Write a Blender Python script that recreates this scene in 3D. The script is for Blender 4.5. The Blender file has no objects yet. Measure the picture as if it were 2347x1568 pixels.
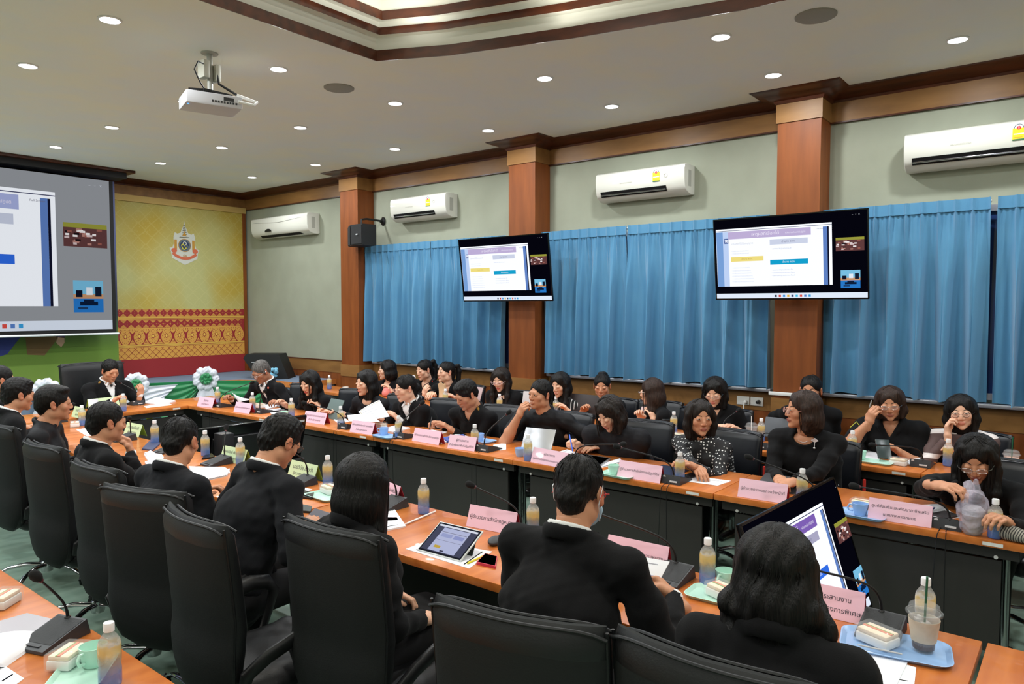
import bpy, bmesh, math, random
import numpy as np
from mathutils import Vector, Matrix
random.seed(5)
S = bpy.context.scene
COL = S.collection
PI = math.pi
# ------------------------------------------------------------ camera model
IW, IH = 2347., 1568.
FPX, HOR, VAX, CH = 1665., 703., -920., 1.82
_p = math.atan((IH/2-HOR)/FPX)
_a = math.atan2(VAX-IW/2, FPX/math.cos(_p))
_F = np.array([-math.sin(_a), math.cos(_a), 0]); _R = np.array([math.cos(_a), math.sin(_a), 0]); _Z = np.array([0, 0, 1.])
_fw = math.cos(_p)*_F-math.sin(_p)*_Z
_up = math.sin(_p)*_F+math.cos(_p)*_Z
def at(x, y, z=None, X=None, Y=None):
    "world point where the ray of a pixel meets a real plane of the room"
    r = _fw*FPX+_R*(x-IW/2)-_up*(y-IH/2)
    t = (z-CH)/r[2] if z is not None else (X/r[0] if X is not None else Y/r[1])
    return Vector((r[0]*t, r[1]*t, CH+r[2]*t))
cam = bpy.data.cameras.new('camera'); camo = bpy.data.objects.new('camera', cam); COL.objects.link(camo)
cam.sensor_width = 36; cam.lens = FPX/IW*36; cam.clip_start = .05
M = Matrix(((_R[0], _up[0], -_fw[0]), (_R[1], _up[1], -_fw[1]), (_R[2], _up[2], -_fw[2])))
camo.matrix_world = Matrix.Translation((0, 0, CH)) @ M.to_4x4()
S.camera = camo
# ------------------------------------------------------------ materials
MATS = {}
def srgb(r, g, b):
    f = lambda c: (c/255/12.92) if c/255 <= .04045 else ((c/255+.055)/1.055)**2.4
    return (f(r), f(g), f(b), 1)
def mat(name, col, rough=.6, metal=0, noise=None, bump=None, spec=.5, coat=0, trans=0, alpha=None, emit=None, sheen=0, ior=1.45, anis=None):
    if name in MATS: return MATS[name]
    m = bpy.data.materials.new(name); m.use_nodes = True; nt = m.node_tree; b = nt.nodes['Principled BSDF']
    N = nt.nodes.new; L = nt.links.new
    c = srgb(*col)
    b.inputs['Base Color'].default_value = c
    b.inputs['Roughness'].default_value = rough; b.inputs['Metallic'].default_value = metal
    b.inputs['Specular IOR Level'].default_value = spec; b.inputs['Coat Weight'].default_value = coat
    b.inputs['Transmission Weight'].default_value = trans; b.inputs['IOR'].default_value = ior
    b.inputs['Sheen Weight'].default_value = sheen
    if alpha is not None: b.inputs['Alpha'].default_value = alpha
    if emit:
        b.inputs['Emission Color'].default_value = srgb(*emit[0]); b.inputs['Emission Strength'].default_value = emit[1]
    if noise or bump:
        tc = N('ShaderNodeTexCoord'); mp = N('ShaderNodeMapping'); L(tc.outputs['Object'], mp.inputs[0])
    if noise:   # (scale xyz, second colour, contrast lo, hi)
        mp.inputs['Scale'].default_value = noise[0]
        n = N('ShaderNodeTexNoise'); n.inputs['Scale'].default_value = 1; n.inputs['Detail'].default_value = 5; L(mp.outputs[0], n.inputs[0])
        r = N('ShaderNodeValToRGB'); r.color_ramp.elements[0].position = noise[2]; r.color_ramp.elements[1].position = noise[3]
        r.color_ramp.elements[0].color = c; r.color_ramp.elements[1].color = srgb(*noise[1])
        L(n.outputs[0], r.inputs[0]); L(r.outputs[0], b.inputs['Base Color'])
    if bump:    # (scale xyz, strength, distance)
        mp2 = N('ShaderNodeMapping'); L(tc.outputs['Object'], mp2.inputs[0]); mp2.inputs['Scale'].default_value = bump[0]
        n2 = N('ShaderNodeTexNoise'); n2.inputs['Scale'].default_value = 1; n2.inputs['Detail'].default_value = 3; L(mp2.outputs[0], n2.inputs[0])
        bp = N('ShaderNodeBump'); bp.inputs['Strength'].default_value = bump[1]; bp.inputs['Distance'].default_value = bump[2]
        L(n2.outputs[0], bp.inputs['Height']); L(bp.outputs[0], b.inputs['Normal'])
    MATS[name] = m
    return m
def emat(name, col, s):
    if name in MATS: return MATS[name]
    m = bpy.data.materials.new(name); m.use_nodes = True; nt = m.node_tree; nt.nodes.clear()
    e = nt.nodes.new('ShaderNodeEmission'); o = nt.nodes.new('ShaderNodeOutputMaterial')
    e.inputs[0].default_value = srgb(*col); e.inputs[1].default_value = s; nt.links.new(e.outputs[0], o.inputs[0])
    MATS[name] = m; return m
# ------------------------------------------------------------ mesh builder
class MB:
    def __init__(s): s.v = []; s.f = []; s.m = []; s.mats = []
    def mi(s, m):
        if m not in s.mats: s.mats.append(m)
        return s.mats.index(m)
    def add(s, V, F, m, T=None):
        o = len(s.v); k = s.mi(m)
        if T is not None: V = [T @ Vector(v) for v in V]
        s.v += [tuple(v) for v in V]; s.f += [tuple(i+o for i in f) for f in F]; s.m += [k]*len(F); return s
    def box(s, lo, hi, m, T=None, r=0, seg=2):
        if r > 0:
            bm = bmesh.new(); bmesh.ops.create_cube(bm, size=1)
            for v in bm.verts: v.co = Vector([lo[i]+(v.co[i]+.5)*(hi[i]-lo[i]) for i in range(3)])
            bmesh.ops.bevel(bm, geom=bm.edges[:], offset=r, segments=seg, profile=.5, affect='EDGES')
            bm.verts.index_update(); V = [v.co.copy() for v in bm.verts]; F = [[v.index for v in f.verts] for f in bm.faces]; bm.free()
            return s.add(V, F, m, T)
        x0, y0, z0 = lo; x1, y1, z1 = hi
        V = [(x0, y0, z0), (x1, y0, z0), (x1, y1, z0), (x0, y1, z0), (x0, y0, z1), (x1, y0, z1), (x1, y1, z1), (x0, y1, z1)]
        return s.add(V, [(3, 2, 1, 0), (4, 5, 6, 7), (0, 1, 5, 4), (1, 2, 6, 5), (2, 3, 7, 6), (3, 0, 4, 7)], m, T)
    def lathe(s, prof, m, n=24, T=None, sx=1, sy=1, cap=True):
        V = []; F = []
        for r, z in prof:
            for i in range(n):
                a = 2*PI*i/n; V.append((r*math.cos(a)*sx, r*math.sin(a)*sy, z))
        for j in range(len(prof)-1):
            for i in range(n):
                k = (i+1) % n; F.append((j*n+i, j*n+k, (j+1)*n+k, (j+1)*n+i))
        if cap:
            if prof[0][0] > 1e-5: F.append(tuple(range(n))[::-1])
            if prof[-1][0] > 1e-5: F.append(tuple(range((len(prof)-1)*n, len(prof)*n)))
        return s.add(V, F, m, T)
    def tube(s, pts, r, m, n=8, T=None, flat=None, closed=False):
        pts = [Vector(p) for p in pts]; N = len(pts); rr = r if hasattr(r, '__len__') else [r]*N
        V = []; F = []; up = None
        for i, p in enumerate(pts):
            d = (pts[(i+1) % N]-pts[i-1]) if closed else (pts[min(i+1, N-1)]-pts[max(i-1, 0)])
            d.normalize()
            if up is None:
                up = Vector((0, 0, 1)) if abs(d.z) < .9 else Vector((0, 1, 0))
            a = d.cross(up); a.normalize(); b = a.cross(d); up = b
            for k in range(n):
                t = 2*PI*k/n; w = (flat or 1)
                V.append(p+a*math.cos(t)*rr[i]+b*math.sin(t)*rr[i]*w)
        for i in range(N if closed else N-1):
            j = (i+1) % N
            for k in range(n):
                l = (k+1) % n; F.append((i*n+k, i*n+l, j*n+l, j*n+k))
        if not closed: F.append(tuple(range(n))[::-1]); F.append(tuple(range((N-1)*n, N*n)))
        return s.add(V, F, m, T)
    def prism(s, poly, h0, h1, m, T=None, axis='z'):
        n = len(poly)
        P = {'z': lambda a, b, h: (a, b, h), 'y': lambda a, b, h: (a, h, b), 'x': lambda a, b, h: (h, a, b)}[axis]
        V = [P(a, b, h0) for a, b in poly]+[P(a, b, h1) for a, b in poly]
        F = [tuple(range(n))[::-1], tuple(range(n, 2*n))]+[(i, (i+1) % n, n+(i+1) % n, n+i) for i in range(n)]
        return s.add(V, F, m, T)
    def ball(s, c, r, m, n=14, T=None):
        r = r if hasattr(r, '__len__') else (r, r, r); V = []; F = []; k = n//2
        for j in range(k+1):
            a = PI*j/k
            for i in range(n):
                b = 2*PI*i/n; V.append((c[0]+r[0]*math.sin(a)*math.cos(b), c[1]+r[1]*math.sin(a)*math.sin(b), c[2]-r[2]*math.cos(a)))
        for j in range(k):
            for i in range(n):
                l = (i+1) % n; F.append((j*n+i, j*n+l, (j+1)*n+l, (j+1)*n+i))
        return s.add(V, F, m, T)
    def grid(s, nu, nv, fn, m, T=None):
        V = [fn(i/nu, j/nv) for j in range(nv+1) for i in range(nu+1)]
        F = [(j*(nu+1)+i, j*(nu+1)+i+1, (j+1)*(nu+1)+i+1, (j+1)*(nu+1)+i) for j in range(nv) for i in range(nu)]
        return s.add(V, F, m, T)
    def sheet(s, nu, nv, fn, m, th=.001, T=None):
        "a thin sheet with real thickness: fn(u,v)->point, thickened along -normal"
        P = [[Vector(fn(i/nu, j/nv)) for i in range(nu+1)] for j in range(nv+1)]
        V = []; 
        for j in range(nv+1):
            for i in range(nu+1): V.append(P[j][i])
        for j in range(nv+1):
            for i in range(nu+1):
                a = P[j][min(i+1, nu)]-P[j][max(i-1, 0)]; b = P[min(j+1, nv)][i]-P[max(j-1, 0)][i]
                nn = a.cross(b); nn.normalize(); V.append(P[j][i]-nn*th)
        o = (nu+1)*(nv+1); I = lambda i, j: j*(nu+1)+i; F = []
        for j in range(nv):
            for i in range(nu):
                F.append((I(i, j), I(i+1, j), I(i+1, j+1), I(i, j+1))); F.append((o+I(i, j+1), o+I(i+1, j+1), o+I(i+1, j), o+I(i, j)))
        for i in range(nu): F.append((I(i, 0), o+I(i, 0), o+I(i+1, 0), I(i+1, 0))); F.append((I(i+1, nv), o+I(i+1, nv), o+I(i, nv), I(i, nv)))
        for j in range(nv): F.append((I(0, j+1), o+I(0, j+1), o+I(0, j), I(0, j))); F.append((I(nu, j), o+I(nu, j), o+I(nu, j+1), I(nu, j+1)))
        return s.add(V, F, m, T)
    def data(s, name, smooth=40):
        me = bpy.data.meshes.new(name); me.from_pydata(s.v, [], s.f)
        for m in s.mats: me.materials.append(m)
        if len(s.mats) > 1: me.polygons.foreach_set('material_index', s.m)
        me.update()
        if smooth:
            me.polygons.foreach_set('use_smooth', [True]*len(me.polygons))
            me.set_sharp_from_angle(angle=math.radians(smooth))
        return me
def ob(name, me, parent=None, loc=None, rot=None):
    if isinstance(me, MB): me = me.data(name)
    o = bpy.data.objects.new(name, me); COL.objects.link(o)
    if parent: o.parent = parent
    if loc is not None: o.location = loc
    if rot is not None: o.rotation_euler = rot if hasattr(rot, '__len__') else (0, 0, rot)
    return o
def tag(o, label, cat, group=None, kind=None):
    if label: o['label'] = label
    if cat: o['category'] = cat
    if group: o['group'] = group
    if kind: o['kind'] = kind
    return o
def struct(name, mb, label=None, parent=None):
    o = ob(name, mb, parent)
    if not parent: o['kind'] = 'structure'
    if label: o['label'] = label
    return o
# a kind of thing = (name, category, [(part, meshdata, [(sub, meshdata)], label)])
KINDS = {}
def kind(key, name, cat, parts): KINDS[key] = (name, cat, [(p[0], p[1].data(p[0]) if isinstance(p[1], MB) else p[1], [(q[0], q[1].data(q[0])) for q in (p[2] if len(p) > 2 else [])], p[3] if len(p) > 3 else None) for p in parts])
def put(key, label, loc, rot=0, group=None):
    name, cat, parts = KINDS[key]
    if len(parts) == 1 and not parts[0][2]:
        t = ob(name, parts[0][1], None, loc, rot)
    else:
        t = ob(name, None, None, loc, rot)
        for pn, me, subs, lb in parts:
            c = ob(pn, me, t)
            if lb: c['label'] = lb
            for sn, sm in subs: ob(sn, sm, c)
    return tag(t, label, cat, group)
def text_geo(txt, size=1., align='CENTER'):
    cu = bpy.data.curves.new('t', 'FONT'); cu.body = txt; cu.size = size; cu.align_x = align; cu.align_y = 'CENTER'; cu.resolution_u = 2
    o = bpy.data.objects.new('t', cu); COL.objects.link(o)
    dg = bpy.context.evaluated_depsgraph_get(); dg.update(); e = o.evaluated_get(dg); me = e.to_mesh()
    V = [v.co.copy() for v in me.vertices]; F = [tuple(p.vertices) for p in me.polygons]
    e.to_mesh_clear(); bpy.data.objects.remove(o); bpy.data.curves.remove(cu)
    return V, F
# ------------------------------------------------------------ implicit surfaces -> one continuous mesh
class SDF:
    def __init__(s, lo, hi, h, noise=0, nscale=30., k=.02):
        s.lo = np.array(lo, np.float32); s.h = h; s.k = k
        s.n = [max(4, int(math.ceil((hi[i]-lo[i])/h))+1) for i in range(3)]
        s.ax = [s.lo[i]+np.arange(s.n[i], dtype=np.float32)*h for i in range(3)]
        s.D = np.full(s.n, .6, np.float32)
    def sub(s, lo, hi, mg):
        sl = []; 
        for i in range(3):
            a = int(max(0, math.floor((lo[i]-mg-s.lo[i])/s.h))); b = int(min(s.n[i], math.ceil((hi[i]+mg-s.lo[i])/s.h)+1))
            if b <= a: return None
            sl.append(slice(a, b))
        P = [s.ax[0][sl[0]][:, None, None], s.ax[1][sl[1]][None, :, None], s.ax[2][sl[2]][None, None, :]]
        return tuple(sl), P
    def mix(s, sl, d, k, mode):
        D = s.D[sl]
        if mode == 'add':
            h = np.maximum(k-np.abs(D-d), 0)/k if k > 0 else 0
            s.D[sl] = np.minimum(D, d)-h*h*k*.25
        else:
            d = -d; h = np.maximum(k-np.abs(D-d), 0)/k if k > 0 else 0
            s.D[sl] = np.maximum(D, d)+h*h*k*.25
    def cap(s, a, b, ra, rb=None, k=None, mode='add', n=None, sq=1.):
        rb = ra if rb is None else rb; k = s.k if k is None else k
        a = np.array(a, np.float32); b = np.array(b, np.float32); R = max(ra, rb)*max(1, sq)
        q = s.sub(np.minimum(a, b)-R, np.maximum(a, b)+R, k+3*s.h)
        if q is None: return s
        sl, P = q; x, y, z = P[0]-a[0], P[1]-a[1], P[2]-a[2]; ba = b-a
        if n is not None and sq != 1:   # stretch the cross-section along n by sq
            n = np.array(n, np.float32); n = n/np.linalg.norm(n); w = (x*n[0]+y*n[1]+z*n[2])*(1/sq-1)
            x, y, z = x+w*n[0], y+w*n[1], z+w*n[2]; ba = ba+n*float(ba@n)*(1/sq-1)
        t = np.clip((x*ba[0]+y*ba[1]+z*ba[2])/max(1e-9, float(ba@ba)), 0, 1)
        d = np.sqrt((x-t*ba[0])**2+(y-t*ba[1])**2+(z-t*ba[2])**2)-(ra+t*(rb-ra))
        s.mix(sl, d, k, mode); return s
    def line(s, pts, rs, k=None, mode='add', n=None, sq=1.):
        rs = rs if hasattr(rs, '__len__') else [rs]*len(pts)
        for i in range(len(pts)-1): s.cap(pts[i], pts[i+1], rs[i], rs[i+1], k, mode, n, sq)
        return s
    def ell(s, c, r, R=None, k=None, mode='add'):
        k = s.k if k is None else k; c = np.array(c, np.float32); m = max(r)
        q = s.sub(c-m, c+m, k+3*s.h)
        if q is None: return s
        sl, P = q; x, y, z = P[0]-c[0], P[1]-c[1], P[2]-c[2]
        if R is not None:
            R = np.array(R, np.float32); x, y, z = R[0, 0]*x+R[1, 0]*y+R[2, 0]*z, R[0, 1]*x+R[1, 1]*y+R[2, 1]*z, R[0, 2]*x+R[1, 2]*y+R[2, 2]*z
        k0 = np.sqrt((x/r[0])**2+(y/r[1])**2+(z/r[2])**2); k1 = np.sqrt((x/r[0]**2)**2+(y/r[1]**2)**2+(z/r[2]**2)**2)+1e-9
        s.mix(sl, (k0*(k0-1)/k1).astype(np.float32), k, mode); return s
    def half(s, c, n, k=.004):
        "keep only the side the normal points to"
        n = np.array(n, np.float32); n = n/np.linalg.norm(n)
        d = -((s.ax[0][:, None, None]-c[0])*n[0]+(s.ax[1][None, :, None]-c[1])*n[1]+(s.ax[2][None, None, :]-c[2])*n[2])
        h = np.maximum(k-np.abs(s.D-d), 0)/k; s.D = np.maximum(s.D, d)+h*h*k*.25; return s
    def cutplanes(s, planes, k=.004):
        "remove the region inside all the given half-spaces (c, n pointing out of the region)"
        d = None
        for c, n in planes:
            n = np.array(n, np.float32); n = n/np.linalg.norm(n)
            e = (s.ax[0][:, None, None]-c[0])*n[0]+(s.ax[1][None, :, None]-c[1])*n[1]+(s.ax[2][None, None, :]-c[2])*n[2]
            d = e if d is None else np.maximum(d, e)
        s.mix((slice(None),)*3, d, k, 'sub'); return s
    def wob(s, amp, sc, seed=0, sz=(1, 1, 1)):
        x, y, z = s.ax[0][:, None, None]*sc*sz[0], s.ax[1][None, :, None]*sc*sz[1], s.ax[2][None, None, :]*sc*sz[2]
        g = np.random.RandomState(seed)
        w = 0
        for i in range(4):
            a, b, c = g.uniform(-1, 1, 3)*1.3; p = g.uniform(0, 6, 2)
            w = w+np.sin(a*x+b*y+c*z+p[0])*np.sin(b*x*1.3-c*y+a*z*1.4+p[1])
        s.D += (amp*.6*w).astype(np.float32); return s
    def mesh(s, smooth=1):
        D = s.D; D[0] = np.maximum(D[0], 1e-3); D[-1] = np.maximum(D[-1], 1e-3); D[:, 0] = np.maximum(D[:, 0], 1e-3); D[:, -1] = np.maximum(D[:, -1], 1e-3); D[:, :, 0] = np.maximum(D[:, :, 0], 1e-3); D[:, :, -1] = np.maximum(D[:, :, -1], 1e-3)
        I = D < 0; nx, ny, nz = D.shape
        c = [I[i:nx-1+i, j:ny-1+j, k:nz-1+k] for i in (0, 1) for j in (0, 1) for k in (0, 1)]
        al = c[0] & c[1] & c[2] & c[3] & c[4] & c[5] & c[6] & c[7]; an = c[0] | c[1] | c[2] | c[3] | c[4] | c[5] | c[6] | c[7]
        act = an & ~al; ii = np.argwhere(act)
        idx = np.full(act.shape, -1, np.int64); idx[act] = np.arange(len(ii))
        acc = np.zeros((len(ii), 3)); cnt = np.zeros(len(ii))
        cor = [(a, b, c_) for a in (0, 1) for b in (0, 1) for c_ in (0, 1)]
        val = {q: D[ii[:, 0]+q[0], ii[:, 1]+q[1], ii[:, 2]+q[2]].astype(np.float64) for q in cor}
        for q in cor:
            for ax in range(3):
                if q[ax]: continue
                r = list(q); r[ax] = 1; r = tuple(r); va, vb = val[q], val[r]
                m = (va < 0) != (vb < 0); t = va/(va-vb+1e-20*(~m)); t = np.where(m, t, 0)
                p = np.tile(np.array(q, float), (len(ii), 1)); p[:, ax] = t
                acc += p*m[:, None]; cnt += m
        V = (ii+acc/np.maximum(cnt, 1)[:, None])*s.h+s.lo
        F = []
        for ax in range(3):
            o = [1, 1, 1]; o[ax] = 0
            sl0 = [slice(1, n-1) for n in D.shape]; sl0[ax] = slice(0, D.shape[ax]-1)
            sl1 = list(sl0); sl1[ax] = slice(1, D.shape[ax])
            A = I[tuple(sl0)]; B = I[tuple(sl1)]
            for flip in (0, 1):
                m = (A & ~B) if not flip else (~A & B)
                e = np.argwhere(m)+np.array(o)
                u, w = [i for i in range(3) if i != ax]
                def g(du, dw):
                    q = e.copy(); q[:, u] -= du; q[:, w] -= dw; return idx[q[:, 0], q[:, 1], q[:, 2]]
                Q = np.stack([g(1, 1), g(0, 1), g(0, 0), g(1, 0)], 1)
                if (ax == 1) ^ bool(flip): Q = Q[:, ::-1]
                F.append(Q)
        F = np.concatenate(F)
        F = F[(F >= 0).all(1)]
        for _ in range(smooth):
            a = np.zeros_like(V); n = np.zeros(len(V))
            for i in range(4):
                j = (i+1) % 4
                np.add.at(a, F[:, i], V[F[:, j]]); np.add.at(n, F[:, i], 1)
                np.add.at(a, F[:, j], V[F[:, i]]); np.add.at(n, F[:, j], 1)
            V = V*.45+.55*a/np.maximum(n, 1)[:, None]
        return V, F
def np_mesh(name, parts, mats, tint=None):
    "parts: list of (V,F,matindex) numpy -> one smooth mesh"
    Vs = []; Fs = []; ms = []; o = 0
    for V, F, mi in parts:
        Vs.append(V); Fs.append(F+o); ms.append(np.full(len(F), mi)); o += len(V)
    V = np.concatenate(Vs); F = np.concatenate(Fs); mi = np.concatenate(ms)
    me = bpy.data.meshes.new(name); me.vertices.add(len(V)); me.vertices.foreach_set('co', V.astype(np.float32).ravel())
    me.loops.add(F.size); me.loops.foreach_set('vertex_index', F.ravel().astype(np.int32))
    me.polygons.add(len(F)); me.polygons.foreach_set('loop_start', np.arange(0, F.size, 4, dtype=np.int32)); me.polygons.foreach_set('loop_total', np.full(len(F), 4, np.int32))
    for m in mats: me.materials.append(m)
    me.polygons.foreach_set('material_index', mi.astype(np.int32)); me.polygons.foreach_set('use_smooth', np.ones(len(F), bool))
    me.update(calc_edges=True); me.validate()
    if tint is not None:
        at_ = me.color_attributes.new('tint', 'FLOAT_COLOR', 'POINT'); at_.data.foreach_set('color', tint.astype(np.float32).ravel())
    return me
def rotm(yaw=0, pitch=0, roll=0):
    "yaw about z (left +), pitch nose-down +, roll toward right shoulder +"
    return np.array(Matrix.Rotation(yaw, 3, 'Z') @ Matrix.Rotation(-pitch, 3, 'X') @ Matrix.Rotation(roll, 3, 'Y'))
# ------------------------------------------------------------ person materials
def skin_mat(name, col, lip):
    if name in MATS: return MATS[name]
    m = mat(name, col, rough=.5, spec=.4); nt = m.node_tree; b = nt.nodes['Principled BSDF']
    b.inputs['Subsurface Weight'].default_value = .12; b.inputs['Subsurface Radius'].default_value = (.012, .005, .003)
    a = nt.nodes.new('ShaderNodeVertexColor'); a.layer_name = 'tint'
    s = nt.nodes.new('ShaderNodeSeparateColor'); nt.links.new(a.outputs[0], s.inputs[0])
    mx = nt.nodes.new('ShaderNodeMix'); mx.data_type = 'RGBA'; mx.inputs['A'].default_value = srgb(*col); mx.inputs['B'].default_value = srgb(*lip)
    nt.links.new(s.outputs[0], mx.inputs['Factor'])
    mx2 = nt.nodes.new('ShaderNodeMix'); mx2.data_type = 'RGBA'; mx2.inputs['B'].default_value = srgb(col[0]*.97, col[1]*.76, col[2]*.72)
    nt.links.new(mx.outputs['Result'], mx2.inputs['A']); nt.links.new(s.outputs[1], mx2.inputs['Factor'])
    mx3 = nt.nodes.new('ShaderNodeMix'); mx3.data_type = 'RGBA'; mx3.inputs['B'].default_value = srgb(38, 30, 28)
    nt.links.new(mx2.outputs['Result'], mx3.inputs['A']); nt.links.new(s.outputs[2], mx3.inputs['Factor'])
    nt.links.new(mx3.outputs['Result'], b.inputs['Base Color'])
    return m
SKIN = [skin_mat('skin_light', (226, 178, 150), (190, 70, 75)), skin_mat('skin_tan', (196, 140, 108), (150, 80, 72)), skin_mat('skin_brown', (170, 116, 88), (130, 75, 66))]
def hair_mat(name, col, hi):
    m = mat(name, col, rough=.5, spec=.28, noise=((160, 160, 10), hi, .4, .72), bump=((260, 260, 14), .9, .004))
    return m
HAIR = {'black': hair_mat('hair_black', (11, 10, 10), (30, 27, 26)), 'brown': hair_mat('hair_brown', (38, 27, 22), (66, 48, 40)), 'grey': hair_mat('hair_grey', (70, 66, 64), (128, 124, 120)), 'dark': hair_mat('hair_dark', (22, 17, 15), (46, 37, 32))}
CLOTH = {
 'suit': mat('cloth_suit_black', (15, 15, 17), rough=.88, sheen=.03, spec=.2, bump=((260, 260, 260), .25, .002)),
 'suit2': mat('cloth_suit_charcoal', (24, 25, 29), rough=.88, sheen=.03, spec=.2, bump=((260, 260, 260), .25, .002)),
 'shirtblack': mat('cloth_shirt_black', (16, 16, 20), rough=.65, spec=.3, bump=((60, 60, 60), .3, .004)),
 'white': mat('cloth_white_shirt', (228, 228, 228), rough=.75), 'navy': mat('cloth_navy', (22, 26, 50), rough=.8),
 'grey': mat('cloth_dark_grey_dress', (28, 28, 32), rough=.75, spec=.25, bump=((80, 80, 80), .3, .003)),
 'brown': mat('cloth_brown_stripes', (88, 70, 68), rough=.8),
 'trouser': mat('cloth_trousers', (14, 14, 17), rough=.9)}
def dots_mat():
    m = mat('cloth_polka_dots', (22, 22, 25), rough=.7); nt = m.node_tree; b = nt.nodes['Principled BSDF']
    tc = nt.nodes.new('ShaderNodeTexCoord'); v = nt.nodes.new('ShaderNodeTexVoronoi'); v.inputs['Scale'].default_value = 46; v.inputs['Randomness'].default_value = .3
    nt.links.new(tc.outputs['Object'], v.inputs['Vector']); r = nt.nodes.new('ShaderNodeValToRGB'); r.color_ramp.interpolation = 'CONSTANT'
    r.color_ramp.elements[0].color = srgb(225, 225, 225); r.color_ramp.elements[1].position = .27; r.color_ramp.elements[1].color = srgb(22, 22, 25)
    nt.links.new(v.outputs['Distance'], r.inputs[0]); nt.links.new(r.outputs[0], b.inputs['Base Color']); return m
CLOTH['dots'] = dots_mat()
def stripe_mat(name, base, line, scale, lo, dirn='Y'):
    m = mat(name, base, rough=.75); nt = m.node_tree; b = nt.nodes['Principled BSDF']
    tc = nt.nodes.new('ShaderNodeTexCoord'); w = nt.nodes.new('ShaderNodeTexWave'); w.bands_direction = dirn; w.inputs['Scale'].default_value = scale; w.inputs['Distortion'].default_value = 5; w.inputs['Detail Scale'].default_value = .6
    nt.links.new(tc.outputs['Object'], w.inputs['Vector']); r = nt.nodes.new('ShaderNodeValToRGB'); r.color_ramp.interpolation = 'CONSTANT'
    r.color_ramp.elements[0].color = srgb(*base); r.color_ramp.elements[1].position = lo; r.color_ramp.elements[1].color = srgb(*line)
    nt.links.new(w.outputs[1], r.inputs[0]); nt.links.new(r.outputs[0], b.inputs['Base Color']); return m
CLOTH['stripe'] = stripe_mat('cloth_black_white_stripes', (20, 20, 22), (215, 215, 215), 9, .9, 'X')
CLOTH['brown'] = stripe_mat('cloth_brown_white_lines', (92, 72, 70), (226, 218, 216), 2.2, .9, 'Z')
# ------------------------------------------------------------ head
_HC = {}
def build_head(sk, female, hs, h, look):
    if (female, h) in _HC: return _HC[(female, h)]
    s = SDF((-.115, -.13, -.2), (.115, .135, .135), h, k=.018)
    fw = .94 if female else 1.
    s.ell((0, -.014, .034), (.074, .09, .081)); s.ell((0, .022, -.018), (.061*fw, .064, .083)); s.ell((0, .028, -.066), (.047*fw, .048, .042)); s.ell((0, .066, -.097), (.02*fw, .018, .016), k=.02)
    for x in (-1, 1):
        s.ell((x*.04, .052, -.024), (.022, .02, .02)); s.ell((x*.05, .0, -.06), (.018*fw, .03, .03))
        s.ell((x*.0315, .098, .004), (.019, .017, .012), k=.014, mode='sub')
        s.ell((x*.0315, .0735, .004), (.0155, .0145, .0125), k=.004)
    if not female: s.cap((-.03, .078, .02), (.03, .078, .02), .009, k=.015)
    s.line([(0, .083, .006), (0, .091, -.014), (0, .097, -.029)], [.006, .008, .0095], k=.012)
    for x in (-1, 1):
        s.ell((x*.0125, .089, -.033), (.0085, .010, .007), k=.006)
    s.ell((0, .0825, -.0575), (.023, .010, .006), k=.007); s.ell((0, .0815, -.067), (.019, .010, .007), k=.007)
    s.ell((0, .0955, -.0623), (.022, .0085, .002), k=.002, mode='sub')
    s.cap((0, -.022, -.06), (0, -.03, -.125), .047 if female else .056, .047 if female else .055, k=.02)
    for x in (-1, 1):
        Rm = np.array(Matrix.Rotation(x*-.35, 3, 'Z') @ Matrix.Rotation(.2, 3, 'X'))
        s.ell((x*.079, -.01, -.006), (.0085, .018, .033), R=Rm, k=.006); s.ell((x*.088, -.003, -.004), (.006, .010, .02), R=Rm, k=.004, mode='sub')
    D0 = s.D.copy(); r = s.mesh(1); s.D = D0; _HC[(female, h)] = r; _HC['s'] = s; return r
def _fy(x, z):
    s = _HC['s']; i = int(round((x-s.lo[0])/s.h)); k = int(round((z-s.lo[2])/s.h)); col = s.D[i, :, k]; w = np.where(col < 0)[0]
    if not len(w): return .07
    j = w[-1]; a, b = col[j], col[j+1]; return float(s.lo[1]+(j+a/(a-b))*s.h)
def head_tint(V, lips):
    T = np.zeros((len(V), 4)); T[:, 3] = 1
    x, y, z = V[:, 0], V[:, 1], V[:, 2]
    def bl(cx, cz, rx, rz, soft=.25):
        d = np.sqrt(((np.abs(x)-cx)/rx)**2+((z-cz)/rz)**2); return np.clip((1+soft-d)/(2*soft), 0, 1)*(y > .055)
    T[:, 0] = bl(0, -.0625, .023, .0125)*lips
    T[:, 1] = np.maximum.reduce([bl(.042, -.03, .024, .02, .8)*.25, bl(0, -.03, .014, .012, .6)*.3, ((np.abs(x) > .078) & (np.abs(z) < .04) & (y < .03))*.6])
    T[:, 2] = 0
    return T
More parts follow.
